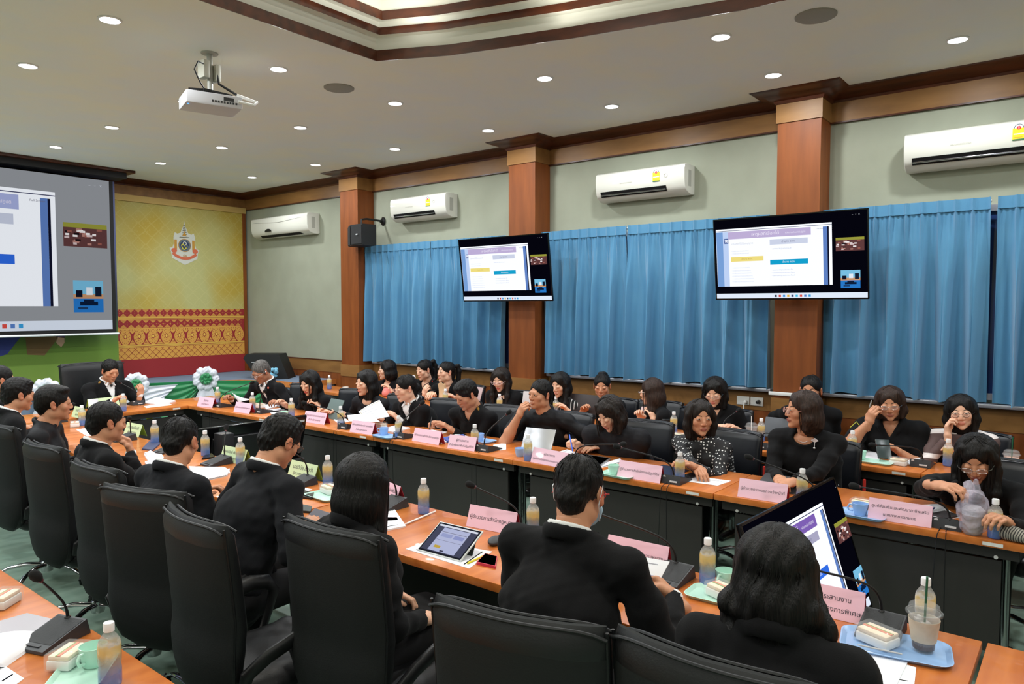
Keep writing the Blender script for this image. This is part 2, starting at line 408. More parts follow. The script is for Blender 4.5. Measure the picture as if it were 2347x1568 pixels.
def face_bits(openness, brow, female):
    "eyes and brows as little meshes in head space"
    eye = MB(); w = mat('eye_white', (190, 182, 176), rough=.3); ir = mat('eye_iris', (28, 18, 14), rough=.15); la = mat('eye_lash', (20, 15, 14), rough=.8)
    for x in (-1, 1):
        c = Vector((x*.0315, .0735, .003))
        if openness > .25:
            # almond of white on the eyeball front with a dark iris
            def al(u, v, s=1., r=.0152, cx=0):
                a = (u-.5)*2; hh = .005*openness*(1-a*a)**.7; X = a*.0125*s; Z = (v-.5)*2*hh
                return (c.x+X, c.y+math.sqrt(max(1e-6, r*r-X*X*.85-Z*Z))+.0002, c.z+Z)
            eye.grid(8, 4, al, w)
            def iri(u, v):
                t = u*2*PI; q = v*.0055; X = q*math.cos(t)+x*0; Z = max(-.005*openness, min(.0047*openness, q*math.sin(t)))
                return (c.x+X, c.y+math.sqrt(max(1e-6, .0152**2-X*X*.85-Z*Z))+.0006, c.z+Z)
            eye.grid(12, 2, iri, ir)
        top = [(c.x+a*.0138, c.y+math.sqrt(max(1e-6, .0152**2-(a*.0138)**2*.85))-.0003-(.004*a*a), c.z+(.0062*openness*(1-a*a)-(0.0035 if openness <= .25 else 0)*(1-a*a))) for a in [i/4-1 for i in range(9)]]
        eye.tube(top, [.0004, .0009, .0013, .0015, .0016, .0015, .0013, .0009, .0004], la, n=5)
    br = MB()
    for x in (-1, 1):
        pts = [(x*(.013+.034*t), _fy(x*(.013+.034*t), .0225+.007*math.sin(t*PI*.75))+.0003, .0225+.007*math.sin(t*PI*.75)) for t in [i/5 for i in range(6)]]
        br.tube(pts, [.0018, .0026, .0028, .0024, .0018, .0008] if female else [.0028, .0036, .0038, .0034, .0026, .0014], brow, n=6, flat=.8)
    return eye, br
def glasses_mb(kind_, frame):
    g = MB(); fm = {'red': mat('frame_red', (200, 40, 35), .35), 'silver': mat('frame_silver', (200, 200, 200), .25, 1), 'black': mat('frame_black', (25, 22, 22), .3), 'gold': mat('frame_rose_gold', (205, 150, 140), .3, .6), 'pink': mat('frame_pale_pink', (235, 200, 200), .3)}[frame]
    gl = mat('lens_glass', (235, 240, 245), .03, trans=0, alpha=.14, spec=.8)
    rx, rz = (.021, .018) if kind_ == 'round' else (.024, .0135)
    for x in (-1, 1):
        pts = []
        for i in range(20):
            t = 2*PI*i/20; e = .8 if kind_ == 'rect' else 1
            X = x*.032+rx*math.copysign(abs(math.cos(t))**e, math.cos(t)); Z = -.001+rz*math.copysign(abs(math.sin(t))**e, math.sin(t))
            pts.append((X, .1035-abs(X)*.12, Z))
        g.tube(pts, .0013, fm, n=6, closed=True); n = len(g.v)
        g.add(pts, [tuple(range(20))], gl)
        g.tube([(x*.054, .097, .003), (x*.072, .085, .004), (x*.084, .03, .004), (x*.086, -.012, .002), (x*.083, -.03, -.014)], .0013, fm, n=6)
    g.tube([(-.011, .103, .002), (0, .107, .004), (.011, .103, .002)], .0012, fm, n=6)
    return g
# ------------------------------------------------------------ hair, in head space (d = world down seen from the head)
def build_hair(style, h, d, female, L=.2):
    d = np.array(d, float); back = np.array([0, -1., 0])
    lo = np.array([-.16, -.2, -.14]); hi = np.array([.16, .14, .16])
    if L > 0 and style in ('long', 'bob', 'wavy', 'straightback', 'pony', 'parted', 'half'):
        for q in (np.array([0, -.05, -.03])+d*(L+.07),):
            lo = np.minimum(lo, q-.17); hi = np.maximum(hi, q+np.array([.17, .12, .0]))
    s = SDF(lo, hi, h, k=.02)
    A = lambda p, t: tuple(np.array(p, float)+d*t)
    if style in ('short', 'crew', 'balding', 'tall', 'sweep'):
        t = {'short': .007, 'crew': .003, 'balding': .003, 'tall': .012, 'sweep': .012}[style]
        s.ell((0, -.017, .036+t*.3), (.077+t*.5, .093+t*.6, .081+t*.8))
        if style in ('tall', 'sweep'):
            s.ell((.01 if style == 'sweep' else 0, .035, .09), (.056, .05, .026), k=.02)
        if style == 'tall': s.ell((0, .0, .1), (.048, .055, .024), k=.02)
        s.cutplanes([((0, .078, .062), (0, .6, .75)), ], k=.006) if False else None
        s.ell((0, .125, .0), (.066, .075, .068), k=.008, mode='sub')
        s.half((0, -.045, -.075), (0, -.5, .86), k=.01)
        for x in (-1, 1):
            s.ell((x*.085, .062, -.03), (.034, .055, .062), k=.006, mode='sub')
            s.line([(x*.0735, .014, .02), (x*.0755, .010, -.014)], .0065, k=.006)
        s.cap((0, -.072, -.015), (0, -.062, -.04), .044, .038, k=.02, n=(1, 0, 0), sq=1.22)
        for x in (-1, 1): s.ell((x*.083, -.008, -.012), (.014, .019, .034), k=.004, mode='sub')
        s.wob(.0016 if style != 'tall' else .0028, 190, 3, (1, 1, .5))
    else:
        s.ell((0, -.018, .040), (.0815, .0985, .084))
        if style in ('bun', 'tied', 'pony'):
            s = SDF(lo, hi, h, k=.02); s.ell((0, -.016, .038), (.079, .096, .082)); s.ell((0, .125, .002), (.066, .078, .072), k=.008, mode='sub'); s.half((0, -.045, -.07), (0, -.5, .86), k=.01)
            for x in (-1, 1): s.ell((x*.085, .064, -.03), (.034, .055, .068), k=.006, mode='sub')
            s.cap((0, -.08, -.02), (0, -.07, -.07), .045, .035, k=.02)
            for x in (-1, 1): s.ell((x*.083, -.008, -.014), (.014, .018, .034), k=.004, mode='sub')
            if style == 'bun': s.ell((0, -.105, .075), (.045, .04, .04), k=.008); s.ell((.03, -.1, .095), (.024, .022, .02), k=.008)
            if style == 'tied': s.ell((0, -.115, -.02), (.03, .03, .035), k=.012)
            if style == 'pony': s.line([(0, -.1, .06), (0, -.15, .07), A((0, -.165, .03), .02), A((0, -.16, .0), .13), A((0, -.15, 0), .22)], [.018, .024, .03, .028, .012], k=.012)
        else:
            w = 1.0
            # mass behind and beside the head, falling with gravity
            s.line([(0, -.035, .03), A((0, -.05, -.02), .04), A((0, -.055, -.02), L*.75), A((0, -.05, -.02), L)], [.082, .078, .066, .05], k=.03, n=(1, 0, 0), sq=1.22*w)
            for x in (-1, 1):
                if style in ('long', 'parted', 'wavy'):
                    s.line([(x*.052, .03, .085), (x*.08, .02, .02), A((x*.088, .018, -.03), .02), A((x*.086, .03, -.03), L*.6), A((x*.075, .035, -.03), L*.95)], [.018, .020, .023, .027, .012], k=.018)
                elif style in ('bob', 'half'):
                    s.line([(x*.052, .03, .085), (x*.08, .012, .02), A((x*.086, .0, -.03), .02), A((x*.078, .006, -.03), L*.8)], [.018, .022, .028, .022], k=.018)
                elif style == 'straightback':
                    s.line([(x*.05, .02, .08), (x*.08, -.005, .02), A((x*.08, -.03, -.03), L*.5), A((x*.06, -.04, -.03), L*.95)], [.018, .022, .032, .028], k=.018)
            # face opening
            if style == 'wavy':
                g = random.Random(4)
                for i in range(34):
                    a = g.uniform(-2.9, 2.9); u = g.uniform(.2, 1); r0 = .085+.02*g.random()
                    p = A((r0*1.15*math.sin(a), -.05-.05*math.cos(a)*1.0, -.02), u*L*.95); s.ell(p, (.026, .026, .02+.015*g.random()), k=.02)
            s.ell((0, .112, -.038), (.061, .086, .082), k=.008, mode='sub'); s.line([(0, .116, -.02), (0, .112, .03), (0, .094, .088)], [.052, .043, .014], k=.012, mode='sub')
            if style in ('parted', 'long', 'wavy'): s.cap((0, .115, .07), (0, .06, .137), .02, .002, k=.015, mode='sub')
        amp = .0035 if style == 'wavy' else .0014
        s.wob(amp, 70 if style == 'wavy' else 210, 7, (1, 1, .1 if style != 'wavy' else .5))
    V, F = s.mesh(1)
    # strands laid over the mass, from the parting or the crown along the fall of the hair
    g = random.Random(len(style)+int(L*100)); P = []
    longh = style in ('long', 'parted', 'wavy', 'bob', 'half', 'straightback')
    n = 460 if style == 'wavy' else 190 if h < .004 else (90 if h < .005 else 50)
    for i in range(n):
        sx = 1 if i % 2 else -1; a = g.uniform(.78, 3.1) if longh else g.uniform(.0, 3.14); path = []
        if longh:
            a = max(a, .95) if style in ('bob', 'half') else a
            e0 = g.uniform(.05, .2); m = 9; lift = g.uniform(1., 1.035); ln = L*g.uniform(.82, 1.04)+.02; wv = g.uniform(.005, .014) if style == 'wavy' else g.uniform(0, .0025); ph = g.uniform(0, 6); sp = g.uniform(-.25, .22)
            for j in range(m):
                f = e0+(1.5-e0)*j/(m-1); r = np.array([.0825*math.sin(f)*math.sin(a)*sx, -.018+.1*math.sin(f)*math.cos(a), .04+.085*math.cos(f)])*1.0; r = np.array([0, -.018, .04])+(r-np.array([0, -.018, .04]))*lift; path.append(r)
            c0 = path[-1].copy(); ctr = np.array([0, -.045, c0[2]]); out = c0-ctr; out[2] = 0
            for j in range(1, 9):
                t = j/8; q = ctr+out*(1.04-.22*t*t if style != 'wavy' else 1.05+(sp-.1)*t)+d*(ln+.06)*t+np.array([math.sin(ph+t*9), math.cos(ph+t*8), 0])*wv; path.append(q)
        else:
            a2 = a*sx; lim = 1.12 if abs(a) < .9 else (1.45 if abs(a) < 2.0 else 1.85); f0 = g.uniform(.1, lim-.5); f1 = min(lim, f0+g.uniform(.3, .6)); m = 7; lf = g.uniform(1.0, 1.03 if style not in ('tall', 'sweep') else 1.06)
            if 1.0 < abs(a) < 1.9: f1 = min(f1, 1.25)
            for j in range(m): f = f0+(f1-f0)*j/(m-1); path.append(np.array([.0795*math.sin(f)*math.sin(a2), -.017+.0965*math.sin(f)*math.cos(a2), .038+.085*math.cos(f)])*lf-np.array([0, 0, .038*(lf-1)]))
        P.append((np.array(path), g.uniform(.0012, .0022) if longh else g.uniform(.0009, .0016)))
    VV = [V]; FF = [F]; o = len(V)
    for path, r in P:
        T = np.gradient(path, axis=0); T /= np.linalg.norm(T, axis=1)[:, None]+1e-9; A = np.cross(T, np.array([.3, .5, .81])); A /= np.linalg.norm(A, axis=1)[:, None]+1e-9; B = np.cross(T, A); m = len(path); w = r*np.minimum(1, np.linspace(1.6, .35, m))[:, None]
        ring = np.stack([path+A*w, path+B*w, path-A*w, path-B*w], 1).reshape(-1, 3); VV.append(ring)
        idx = np.arange(m-1)[:, None]*4; FF.append(np.concatenate([np.stack([idx[:, 0]+k, idx[:, 0]+(k+1) % 4, idx[:, 0]+4+(k+1) % 4, idx[:, 0]+4+k], 1) for k in range(4)])+o); o += m*4
    return np.concatenate(VV), np.concatenate(FF)
# ------------------------------------------------------------ hand, in person space
def hand_sdf(W, dy, nz, side, curl, h, pen=False, thumb=.6):
    "W wrist, dy finger direction, nz back-of-hand normal, side -1 = left hand, +1 = right hand"
    W = np.array(W); dy = np.array(dy)/np.linalg.norm(dy); nz = np.array(nz, float); nz = nz-dy*(nz@dy); nz /= np.linalg.norm(nz)
    dx = np.cross(dy, nz)*1.0   # toward right
    tx = -dx*side               # toward the thumb (palm down, right hand: thumb on the left)
    s = SDF(W-.19, W+.19, h, k=.012)
    P = lambda x, y, z: tuple(W+tx*x+dy*y+nz*z)
    s.cap(P(0, -.05, 0), P(0, .01, 0), .024, .022, n=tx, sq=1.2); s.cap(P(.004, .015, 0), P(.002, .07, .002), .017, .0155, n=tx, sq=2.1, k=.02)
    cs = curl if hasattr(curl, '__len__') else [curl]*4
    for i, (bx, by_, ln, r) in enumerate([(.029, .078, .95, .0086), (.0095, .084, 1.05, .0088), (-.010, .081, .98, .0085), (-.029, .072, .8, .0078)]):
        c = cs[i]; p = np.array([bx, by_, .002]); a = -c*.9; pts = [P(bx*.8, .045, .0), P(*p)]
        for j, sl in enumerate((.043, .027, .021)):
            sp = (bx*.9)*(1-c)*.9
            p = p+sl*ln*np.array([math.sin(sp)*1.5*.35+ (0 if c < .5 else -bx*.12), math.cos(a), math.sin(a)]); pts.append(P(*p)); a -= c*1.35
        s.line(pts, [r*1.1, r*1.08, r, r*.93, r*.8], k=.004)
    t = thumb
    s.line([P(.018, .012, -.004), P(.038, .04, -.012), P(.046-.02*t, .068, -.018-.012*t), P(.042-.034*t, .092, -.024-.016*t)], [.015, .0125, .0105, .009], k=.01)
    return s.mesh(1)
def ik(Sh, W, hint, l1, l2):
    Sh = np.array(Sh, float); W = np.array(W, float); v = W-Sh; dd = np.linalg.norm(v); mx = (l1+l2)*.995
    if dd > mx: W = Sh+v/dd*mx; v = W-Sh; dd = mx
    u = v/dd; a = (l1*l1-l2*l2+dd*dd)/(2*dd); hh = math.sqrt(max(0, l1*l1-a*a))
    hint = np.array(hint, float); hint = hint-u*(hint@u); hint /= max(1e-6, np.linalg.norm(hint))
    return Sh+u*a+hint*hh, W
PEOPLE = {}
def person(key, label, hp, X=None, Y=None, yaw=PI/2, off=(0, .12), head=(0, .3, 0), skin=1, female=False, hair=('short', 'black', .0), top='suit', cut='suit',
           arms=None, glasses=None, eyes=.6, q=1, build=1., lips=.3, legs=True, group=None, z=None, hs=1.0, dz=0, skirt=False, twist=0):
    """hp: pixel of the head centre, X or Y the vertical plane it is in; yaw 0 faces +Y; off = head offset (right, forward) from the pelvis; head=(yaw,pitch,roll)"""
    Hw = at(hp[0], hp[1], X=X, Y=Y, z=z); hres, bres = (.0036, .008) if q == 2 else ((.0045, .0105) if q == 1 else (.0055, .012))
    c, s_ = math.cos(yaw), math.sin(yaw)
    loc = Vector((Hw.x-(c*off[0]-s_*off[1]), Hw.y-(s_*off[0]+c*off[1]), 0))
    toL = lambda w: np.array([c*(w[0]-loc.x)+s_*(w[1]-loc.y), -s_*(w[0]-loc.x)+c*(w[1]-loc.y), w[2]])
    H = np.array([off[0], off[1], Hw.z]); PEOPLE[key] = (loc, yaw, H)
    R = rotm(head[0], head[1], head[2])
    root = tag(ob('person', None, None, loc, yaw), label, 'person', group)
    Pv = np.array([0, 0, .54]); Nb = H+R@np.array([0, -.035, -.10])*.6*hs+np.array([0, -.03, -.078])
    sw = (.165 if female else .185)*build; tw = np.array([math.cos(twist), math.sin(twist), 0])
    Ch = Pv+(Nb-Pv)*.62+np.array([0, -.012, 0]); ud = (Nb-Pv)/np.linalg.norm(Nb-Pv)
    Sh = {-1: Nb-tw*sw+np.array([0, .0, -.06]), 1: Nb+tw*sw+np.array([0, 0, -.06])}
    # arms
    A = {}
    for sd in (-1, 1):
        a = dict((arms or {}).get(sd, {})); w = a.get('w')
        if w is None: w = (sd*.16, .30, .80)
        w = toL(w) if a.get('world') else np.array(w, float)
        l1, l2 = (.265, .24) if female else (.285, .255)
        E, W = ik(Sh[sd], w, a.get('hint', (sd*.5, -.4, -.9)), l1, l2)
        fd = (W-E)/np.linalg.norm(W-E); A[sd] = dict(E=E, W=W, fd=fd, sl=a.get('sleeve', 'long'), curl=a.get('curl', .45), nz=a.get('nz', (sd*.25, 0, 1)), dr=a.get('dir'), hide=a.get('hide', False), th=a.get('thumb', .6))
    b = build
    # ---- skin body
    SK = SKIN[skin]; V, F = build_head(skin, female, hs, hres, 0)
    T = head_tint(V, lips); V = (V*hs)@R.T+H; parts = [(V, F, 0)]; tints = [T]
    def addsk(VF): parts.append((VF[0], VF[1], 0)); t = np.zeros((len(VF[0]), 4)); t[:, 3] = 1; tints.append(t)
    core = SDF((-.34, -.25, .38), (.34, .6, H[2]-.02), .013, k=.04)
    core.line([Pv, Ch, Nb-np.array([0, 0, .05])], [.1*b, .105*b, .055], n=(1, 0, 0), sq=1.4, k=.05); core.cap(Sh[-1]+np.array([.03, 0, 0]), Sh[1]-np.array([.03, 0, 0]), .04, k=.05); nk = SDF(np.minimum(Nb, H)-.11, np.maximum(Nb, H)+.09, hres*1.4, k=.02); nk.line([Nb-np.array([0, .0, .06]), Nb, H+R@np.array([0, -.028, -.085])], [.046, .05 if female else .056, .046 if female else .054], k=.02); nk.half(H+R@np.array([0, -.03, -.075]), R@np.array([0, 0, -1.]), k=.004); addsk(nk.mesh(1))
    for x in (-1, 1): core.cap((x*.09, 0, .52), (x*.11, .38, .52), .07*b, .05, k=.05)
    addsk(core.mesh(1))
    for sd in (-1, 1):
        a = A[sd]
        if a['sl'] == 'short':
            lo = np.minimum(a['E'], a['W']); lo = np.minimum(lo, Sh[sd])-.08; hi = np.maximum(np.maximum(a['E'], a['W']), Sh[sd])+.08
            t = SDF(lo, hi, hres*1.5, k=.02); t.line([Sh[sd], a['E']], [.05*b, .041*b]); t.line([a['E'], a['E']+(a['W']-a['E'])*.35, a['W']], [.040*b, .039*b, .0255]); addsk(t.mesh(1))
        if not a['hide']: addsk(hand_sdf(a['W'], a['dr'] if a['dr'] is not None else a['fd'], a['nz'], sd, a['curl'], .0036 if q == 2 else (.0042 if q else .005), thumb=a['th']))
    ob('body', np_mesh('body', parts, [SK], np.concatenate(tints)), root)
    # ---- face pieces
    e, br = face_bits(eyes, HAIR['dark'] if hair[1] == 'brown' else HAIR[hair[1]], female)
    TM = Matrix.Translation(H) @ Matrix(R*hs).to_4x4()
    for nm, m in (('eyes', e), ('eyebrows', br)):
        o = ob(nm, m, root); o.data.transform(TM)
    if glasses:
        o = ob('glasses', glasses_mb(*glasses), root); o.data.transform(TM)
    # ---- hair
    dn = R.T@np.array([0, 0, -1.])
    V, F = build_hair(hair[0], hres, dn, female, hair[2]); V = (V*hs)@R.T+H
    ho = ob('hair', np_mesh('hair', [(V, F, 0)], [HAIR[hair[1]]]), root)
    if hair[1] in ('brown', 'grey'): ho['label'] = hair[1]+' hair'
    # ---- clothing top
    def torso(s, g):
        s.line([Pv+np.array([0, 0, -.03]), Pv+(Ch-Pv)*.5, Ch, Nb-np.array([0, .0, .06])], [.112*b+g, .103*b+g, .110*b+g, .066+g], n=(1, 0, 0), sq=1.42, k=.05)
        for x in (-1, 1): s.cap(Nb+np.array([0, -.012, -.035])+tw*.05*x, Sh[x]+np.array([0, -.005, .002]), .045+g, .044*b+g, k=.045)
        if female:
            for x in (-1, 1): s.ell(Ch+np.array([x*.075, .085, .0]), (.07*b+g, .062+g, .065+g), k=.04)
    allp = [Sh[-1], Sh[1], A[-1]['E'], A[1]['E'], A[-1]['W'], A[1]['W'], Pv+np.array([0, -.2, -.12]), Pv+np.array([0, .2, 0]), Nb+np.array([0, 0, .09])]
    lo = np.min(allp, 0)-.1; hi = np.max(allp, 0)+.1; lo[0] = min(lo[0], -.3); hi[0] = max(hi[0], .3)
    s = SDF(lo, hi, bres, k=.03); torso(s, .012)
    for sd in (-1, 1):
        a = A[sd]; S0 = Sh[sd]+np.array([0, 0, -.005])
        if a['sl'] == 'short':
            M0 = S0+(a['E']-S0)*.62; s.line([S0, M0], [.062*b, .058*b], k=.035); continue
        We = a['W']-a['fd']*.012; mid = a['E']+(We-a['E'])*.5
        r = (1., .95) if cut in ('suit', 'open') else (.9, .84)
        s.line([S0, (S0+a['E'])/2, a['E']], [.054*r[0]*b, .050*r[0]*b, .046*r[0]*b], k=.028); s.line([a['E'], mid, We], [.046*r[1]*b, .042*r[1]*b, .037*r[1]], k=.015)
        # cuff opening and elbow folds
        s.cap(We+a['fd']*.01, We+a['fd']*.05, .031, k=.006, mode='sub')
        for i, t in enumerate((-.07, -.035, .03)):
            p = a['E']+(a['fd']*t if t > 0 else (S0-a['E'])/np.linalg.norm(S0-a['E'])*-t); s.ell(p+np.array([sd*.0, 0, .0]), (.049*r[0], .049*r[0], .011+.003*i), R=np.array(Matrix.Rotation(.5*i, 3, 'X')), k=.02)
    s.wob(.0045 if cut in ('suit', 'open') else .0035, 22, hash(key) % 97 if False else sum(map(ord, key)) % 97); s.wob(.0016, 60, 5+sum(map(ord, key)) % 31)
    # neck opening
    s.cap(Nb+np.array([0, .016, .014]), H*.5+Nb*.5+np.array([0, .035, .05]), .052 if cut in ('crew', 'dress') else .048, .085, k=.012, mode='sub')
    if cut == 'dress': s.ell(Nb+np.array([0, .05, -.035]), (.062, .05, .042), k=.012, mode='sub')
    fy = lambda s_, x, z: _front(s_, x, z)
    upn = ud
    if cut in ('suit', 'open', 'vneck'):
        zt = Nb[2]+.01; zb = Ch[2]+(-.03 if cut != 'vneck' else .05); hw = .062; cx = Nb[0]
        sh = None
        if cut == 'suit':
            sh = SDF(lo, hi, bres, k=.03); torso(sh, .002); sh.cap(Nb+np.array([0, .016, .014]), H*.5+Nb*.5+np.array([0, .035, .05]), .047, .08, k=.01, mode='sub')
            sh.half((0, 0, zb-.05), (0, 0, 1)); sh.half((cx+.095, 0, 0), (-1, 0, 0)); sh.half((cx-.095, 0, 0), (1, 0, 0)); sh.half(tuple(Ch), (0, ud[2], -ud[1]))
        ym = max(Nb[1], Ch[1])*.5+min(Nb[1], Ch[1])*.5
        k_ = hw/(zt-zb)
        xc = lambda z_: cx*(z_-Pv[2])/(Nb[2]-Pv[2])
        s.cutplanes([((xc(zb), 0, zb), (1, 0, -k_)), ((xc(zb), 0, zb), (-1, 0, -k_)), (tuple(Ch+np.array([0, .01, 0])), (0, -ud[2], ud[1])), ((0, 0, zt+.08), (0, 0, 1))], k=.004)
        # lapels and collar
        for x in (-1, 1):
            pts = []
            for t in (0, .2, .4, .6, .8, 1):
                z_ = zb+(zt-zb)*t; xx = xc(zb)+x*(k_*(z_-zb)+.016+.012*math.sin(t*PI)); y_ = _front(s, xx, z_); pts.append((xx, (y_ if y_ else Nb[1]+.05)+.001, z_))
            s.line(pts, [.006, .012, .016, .019, .016, .012], k=.003, n=(0, 1, 0), sq=.5)
        pts = [(Nb[0]+.076*math.sin(t), Nb[1]-.008-.068*math.cos(t), Nb[2]+.012+.026*math.cos(t)) for t in [i*.18 for i in range(-12, 13)]]
        s.line(pts, [.011]*len(pts), k=.008, n=(0, .2, 1), sq=1.9)
        if sh is not None:
            V, F = sh.mesh(1)
            ring = SDF(Nb-.14, Nb+.14, .0042, k=.006)
            pts = [(Nb[0]+.066*math.sin(t), Nb[1]-.006-.058*math.cos(t), Nb[2]+.028+.026*math.cos(t)) for t in [i*.21 for i in range(-12, 13)]]
            ring.line(pts, .0065, n=(0, 0, 1), sq=2.2)
            for x in (-1, 1): ring.line([(Nb[0]+x*.02, Nb[1]+.056, Nb[2]-.0), (Nb[0]+x*.045, Nb[1]+.07, Nb[2]-.035)], [.006, .004], n=(1, 0, 0), sq=3)
            V2, F2 = ring.mesh(1)
            shp = [(V, F, 0), (V2, F2, 0)]
            for sd in (-1, 1):
                a = A[sd]
                if a['sl'] == 'long' and not a['hide']:
                    g = SDF(a['W']-.07, a['W']+.07, .004, k=.004); g.cap(a['W']-a['fd']*.03, a['W']-a['fd']*.004, .029, .031); shp.append(g.mesh(1)+(0,))
            ob('shirt', np_mesh('shirt', shp, [CLOTH['white']]), root)['label'] = 'white shirt under the jacket'
    if cut == 'shirtcollar':
        for x in (-1, 1): s.line([(Nb[0]+x*.018, Nb[1]+.062, Nb[2]-.0), (Nb[0]+x*.062, Nb[1]+.05, Nb[2]-.012)], [.010, .008], k=.004, n=(0, 0, 1), sq=2.2)
        pts = [(Nb[0]+.07*math.sin(t), Nb[1]-.006-.062*math.cos(t), Nb[2]+.014+.022*math.cos(t)) for t in [i*.2 for i in range(-12, 13)]]
        s.line(pts, .009, k=.006, n=(0, 0, 1), sq=2)
    V, F = s.mesh(1)
    nm = {'suit': 'jacket', 'open': 'jacket', 'vneck': 'blouse', 'crew': 'blouse', 'dress': 'dress_top', 'shirtcollar': 'shirt'}[cut]
    jo = ob(nm, np_mesh(nm, [(V, F, 0)], [CLOTH[top]]), root)
    PEOPLE[key] = (loc, yaw, H, root, s, A, Nb, Ch, toL, R, Pv)
    # ---- legs
    if legs:
        s2 = SDF((-.27, -.2, .0), (.27, .62, .68), .016, k=.05)
        s2.ell((0, -.01, .53), (.18*b, .14, .09))
        for x in (-1, 1):
            s2.cap((x*.09, 0, .53), (x*.11, .42, .53), .088*b, .068)
            if not skirt: s2.cap((x*.11, .42, .52), (x*.12, .44, .1), .062, .05)
        if skirt:
            s2.cap((0, .1, .53), (0, .42, .52), .08, .07, n=(1, 0, 0), sq=1.9)
            sk = SDF((-.2, .3, .02), (.2, .65, .56), .01, k=.02)
            for x in (-1, 1): sk.line([(x*.09, .42, .5), (x*.09, .45, .3), (x*.1, .42, .08), (x*.1, .5, .045)], [.052, .05, .032, .03])
            V, F = sk.mesh(1); t = np.zeros((len(V), 4)); t[:, 3] = 1
            ob('lower_leg', np_mesh('lower_leg', [(V, F, 0)], [SKIN[skin]], t), root)
        V, F = s2.mesh(1); ob('skirt' if skirt else 'trousers', np_mesh('trousers', [(V, F, 0)], [CLOTH['trouser']]), root)
        for x in (-1, 1):
            sh_ = SDF((x*.12-.07, .36, -.002), (x*.12+.07, .7, .14), .01, k=.02); sh_.cap((x*.12, .43, .05), (x*.125, .6, .035), .042, .035); sh_.cap((x*.12, .43, .05), (x*.12, .43, .1), .042, .046); sh_.half((0, 0, .004), (0, 0, 1))
            ob('shoe', np_mesh('shoe', [sh_.mesh(1)+(0,)], [mat('shoe_leather', (16, 15, 15), .3)]), root)
    return root
def _front(s, x, z):
    i = int(round((x-s.lo[0])/s.h)); k = int(round((z-s.lo[2])/s.h))
    if not (0 <= i < s.n[0] and 0 <= k < s.n[2]): return None
    col = s.D[i, :, k]; w = np.where(col < 0)[0]
    return float(s.lo[1]+w[-1]*s.h+s.h*.5) if len(w) else None
def pin(key, x, z, mb, name, lab=None, dy=.004):
    "a small badge, tie or brooch on the front of the clothes; x right, z height"
    loc, yaw, H, root, s, A, Nb, Ch, toL, R, Pv = PEOPLE[key]; y = _front(s, x, z) or Ch[1]+.12
    o = ob(name, mb, root, (x, y+dy, z))
    if lab: o['label'] = lab
    return o
def tie(key):
    loc, yaw, H, root, s, A, Nb, Ch, toL, R, Pv = PEOPLE[key]; m = MB(); tm = mat('cloth_tie_black', (16, 16, 22), .5)
    def fn(u, v):
        z = Nb[2]-.03-(Nb[2]-.03-(Ch[2]-.06))*v; w = .013+.016*v+(.006 if v < .1 else 0); x = (u-.5)*2*w
        xo = Nb[0]*(z-Pv[2])/(Nb[2]-Pv[2]); y = max([_front(s, xo, z-.02+dz) or 0 for dz in (0, .02)]); return (xo+x, y+.012-.01*abs(u-.5)*2, z)
    m.sheet(6, 12, fn, tm, -.006); m.ball((Nb[0], Nb[1]+.078, Nb[2]-.03), (.014, .012, .014), tm); ob('tie', m, root)
# ============================================================ THE ROOM
ZC = 3.65; XW = 6.7; YW = 10.95; XL = -4.6; YB = -4.6
def wood(name, a, b, sc=(1.5, 22, 22), rough=.35, lo=.35, hi=.7, coat=.15): return mat(name, a, rough=rough, noise=(sc, b, lo, hi), coat=coat, spec=.4)
WDK = wood('wood_dark_mahogany', (62, 30, 17), (92, 46, 25), (14, 2, 14))
WBAND = wood('wood_band_honey', (128, 90, 48), (150, 108, 60), (9, 2, 9), rough=.45, coat=0)
WPIL = wood('wood_pillar_orange_brown', (118, 62, 24), (138, 76, 32), (12, 12, 1.5), rough=.5, coat=0)
WTAB = wood('wood_table_orange', (184, 100, 42), (208, 124, 58), (16, 1.3, 16), rough=.3, coat=.25)
WSTG = wood('wood_stage_edge', (196, 116, 56), (214, 134, 70), (2, 20, 20))
PAINT = mat('wall_paint_khaki_grey', (152, 156, 138), .9, noise=((3, 3, 3), (160, 164, 146), .3, .7), bump=((90, 90, 90), .12, .002))
def mat2(name, c1, c2, sc, lo, hi, rough=.5, spec=.5, bump=None): return mat(name, c1, rough, noise=(sc, c2, lo, hi), spec=spec, bump=bump)
FLOOR = mat2('floor_green_vinyl', (124, 150, 134), (146, 170, 154), (1.2, 9, 1), .35, .65, rough=.28)
CEIL = mat2('ceiling_textured_plaster', (232, 236, 232), (238, 238, 222), (2.2, 2.2, 2.2), .4, .68, rough=.95, bump=((120, 120, 120), .1, .002))
WHITEP = mat('tray_white_paint', (226, 226, 216), .9)
struct('floor', MB().box((XL, YB, -.1), (XW, YW, 0), FLOOR))
def offset(poly, d):
    n = len(poly); out = []
    for i in range(n):
        p0, p1, p2 = Vector(poly[i-1]), Vector(poly[i]), Vector(poly[(i+1) % n])
        a = (p1-p0).normalized(); b = (p2-p1).normalized(); na = Vector((-a.y, a.x)); nb = Vector((-b.y, b.x))
        m = (na+nb); m /= max(.2, m.length_squared/2)
        out.append(tuple(p1+m*d))
    return out
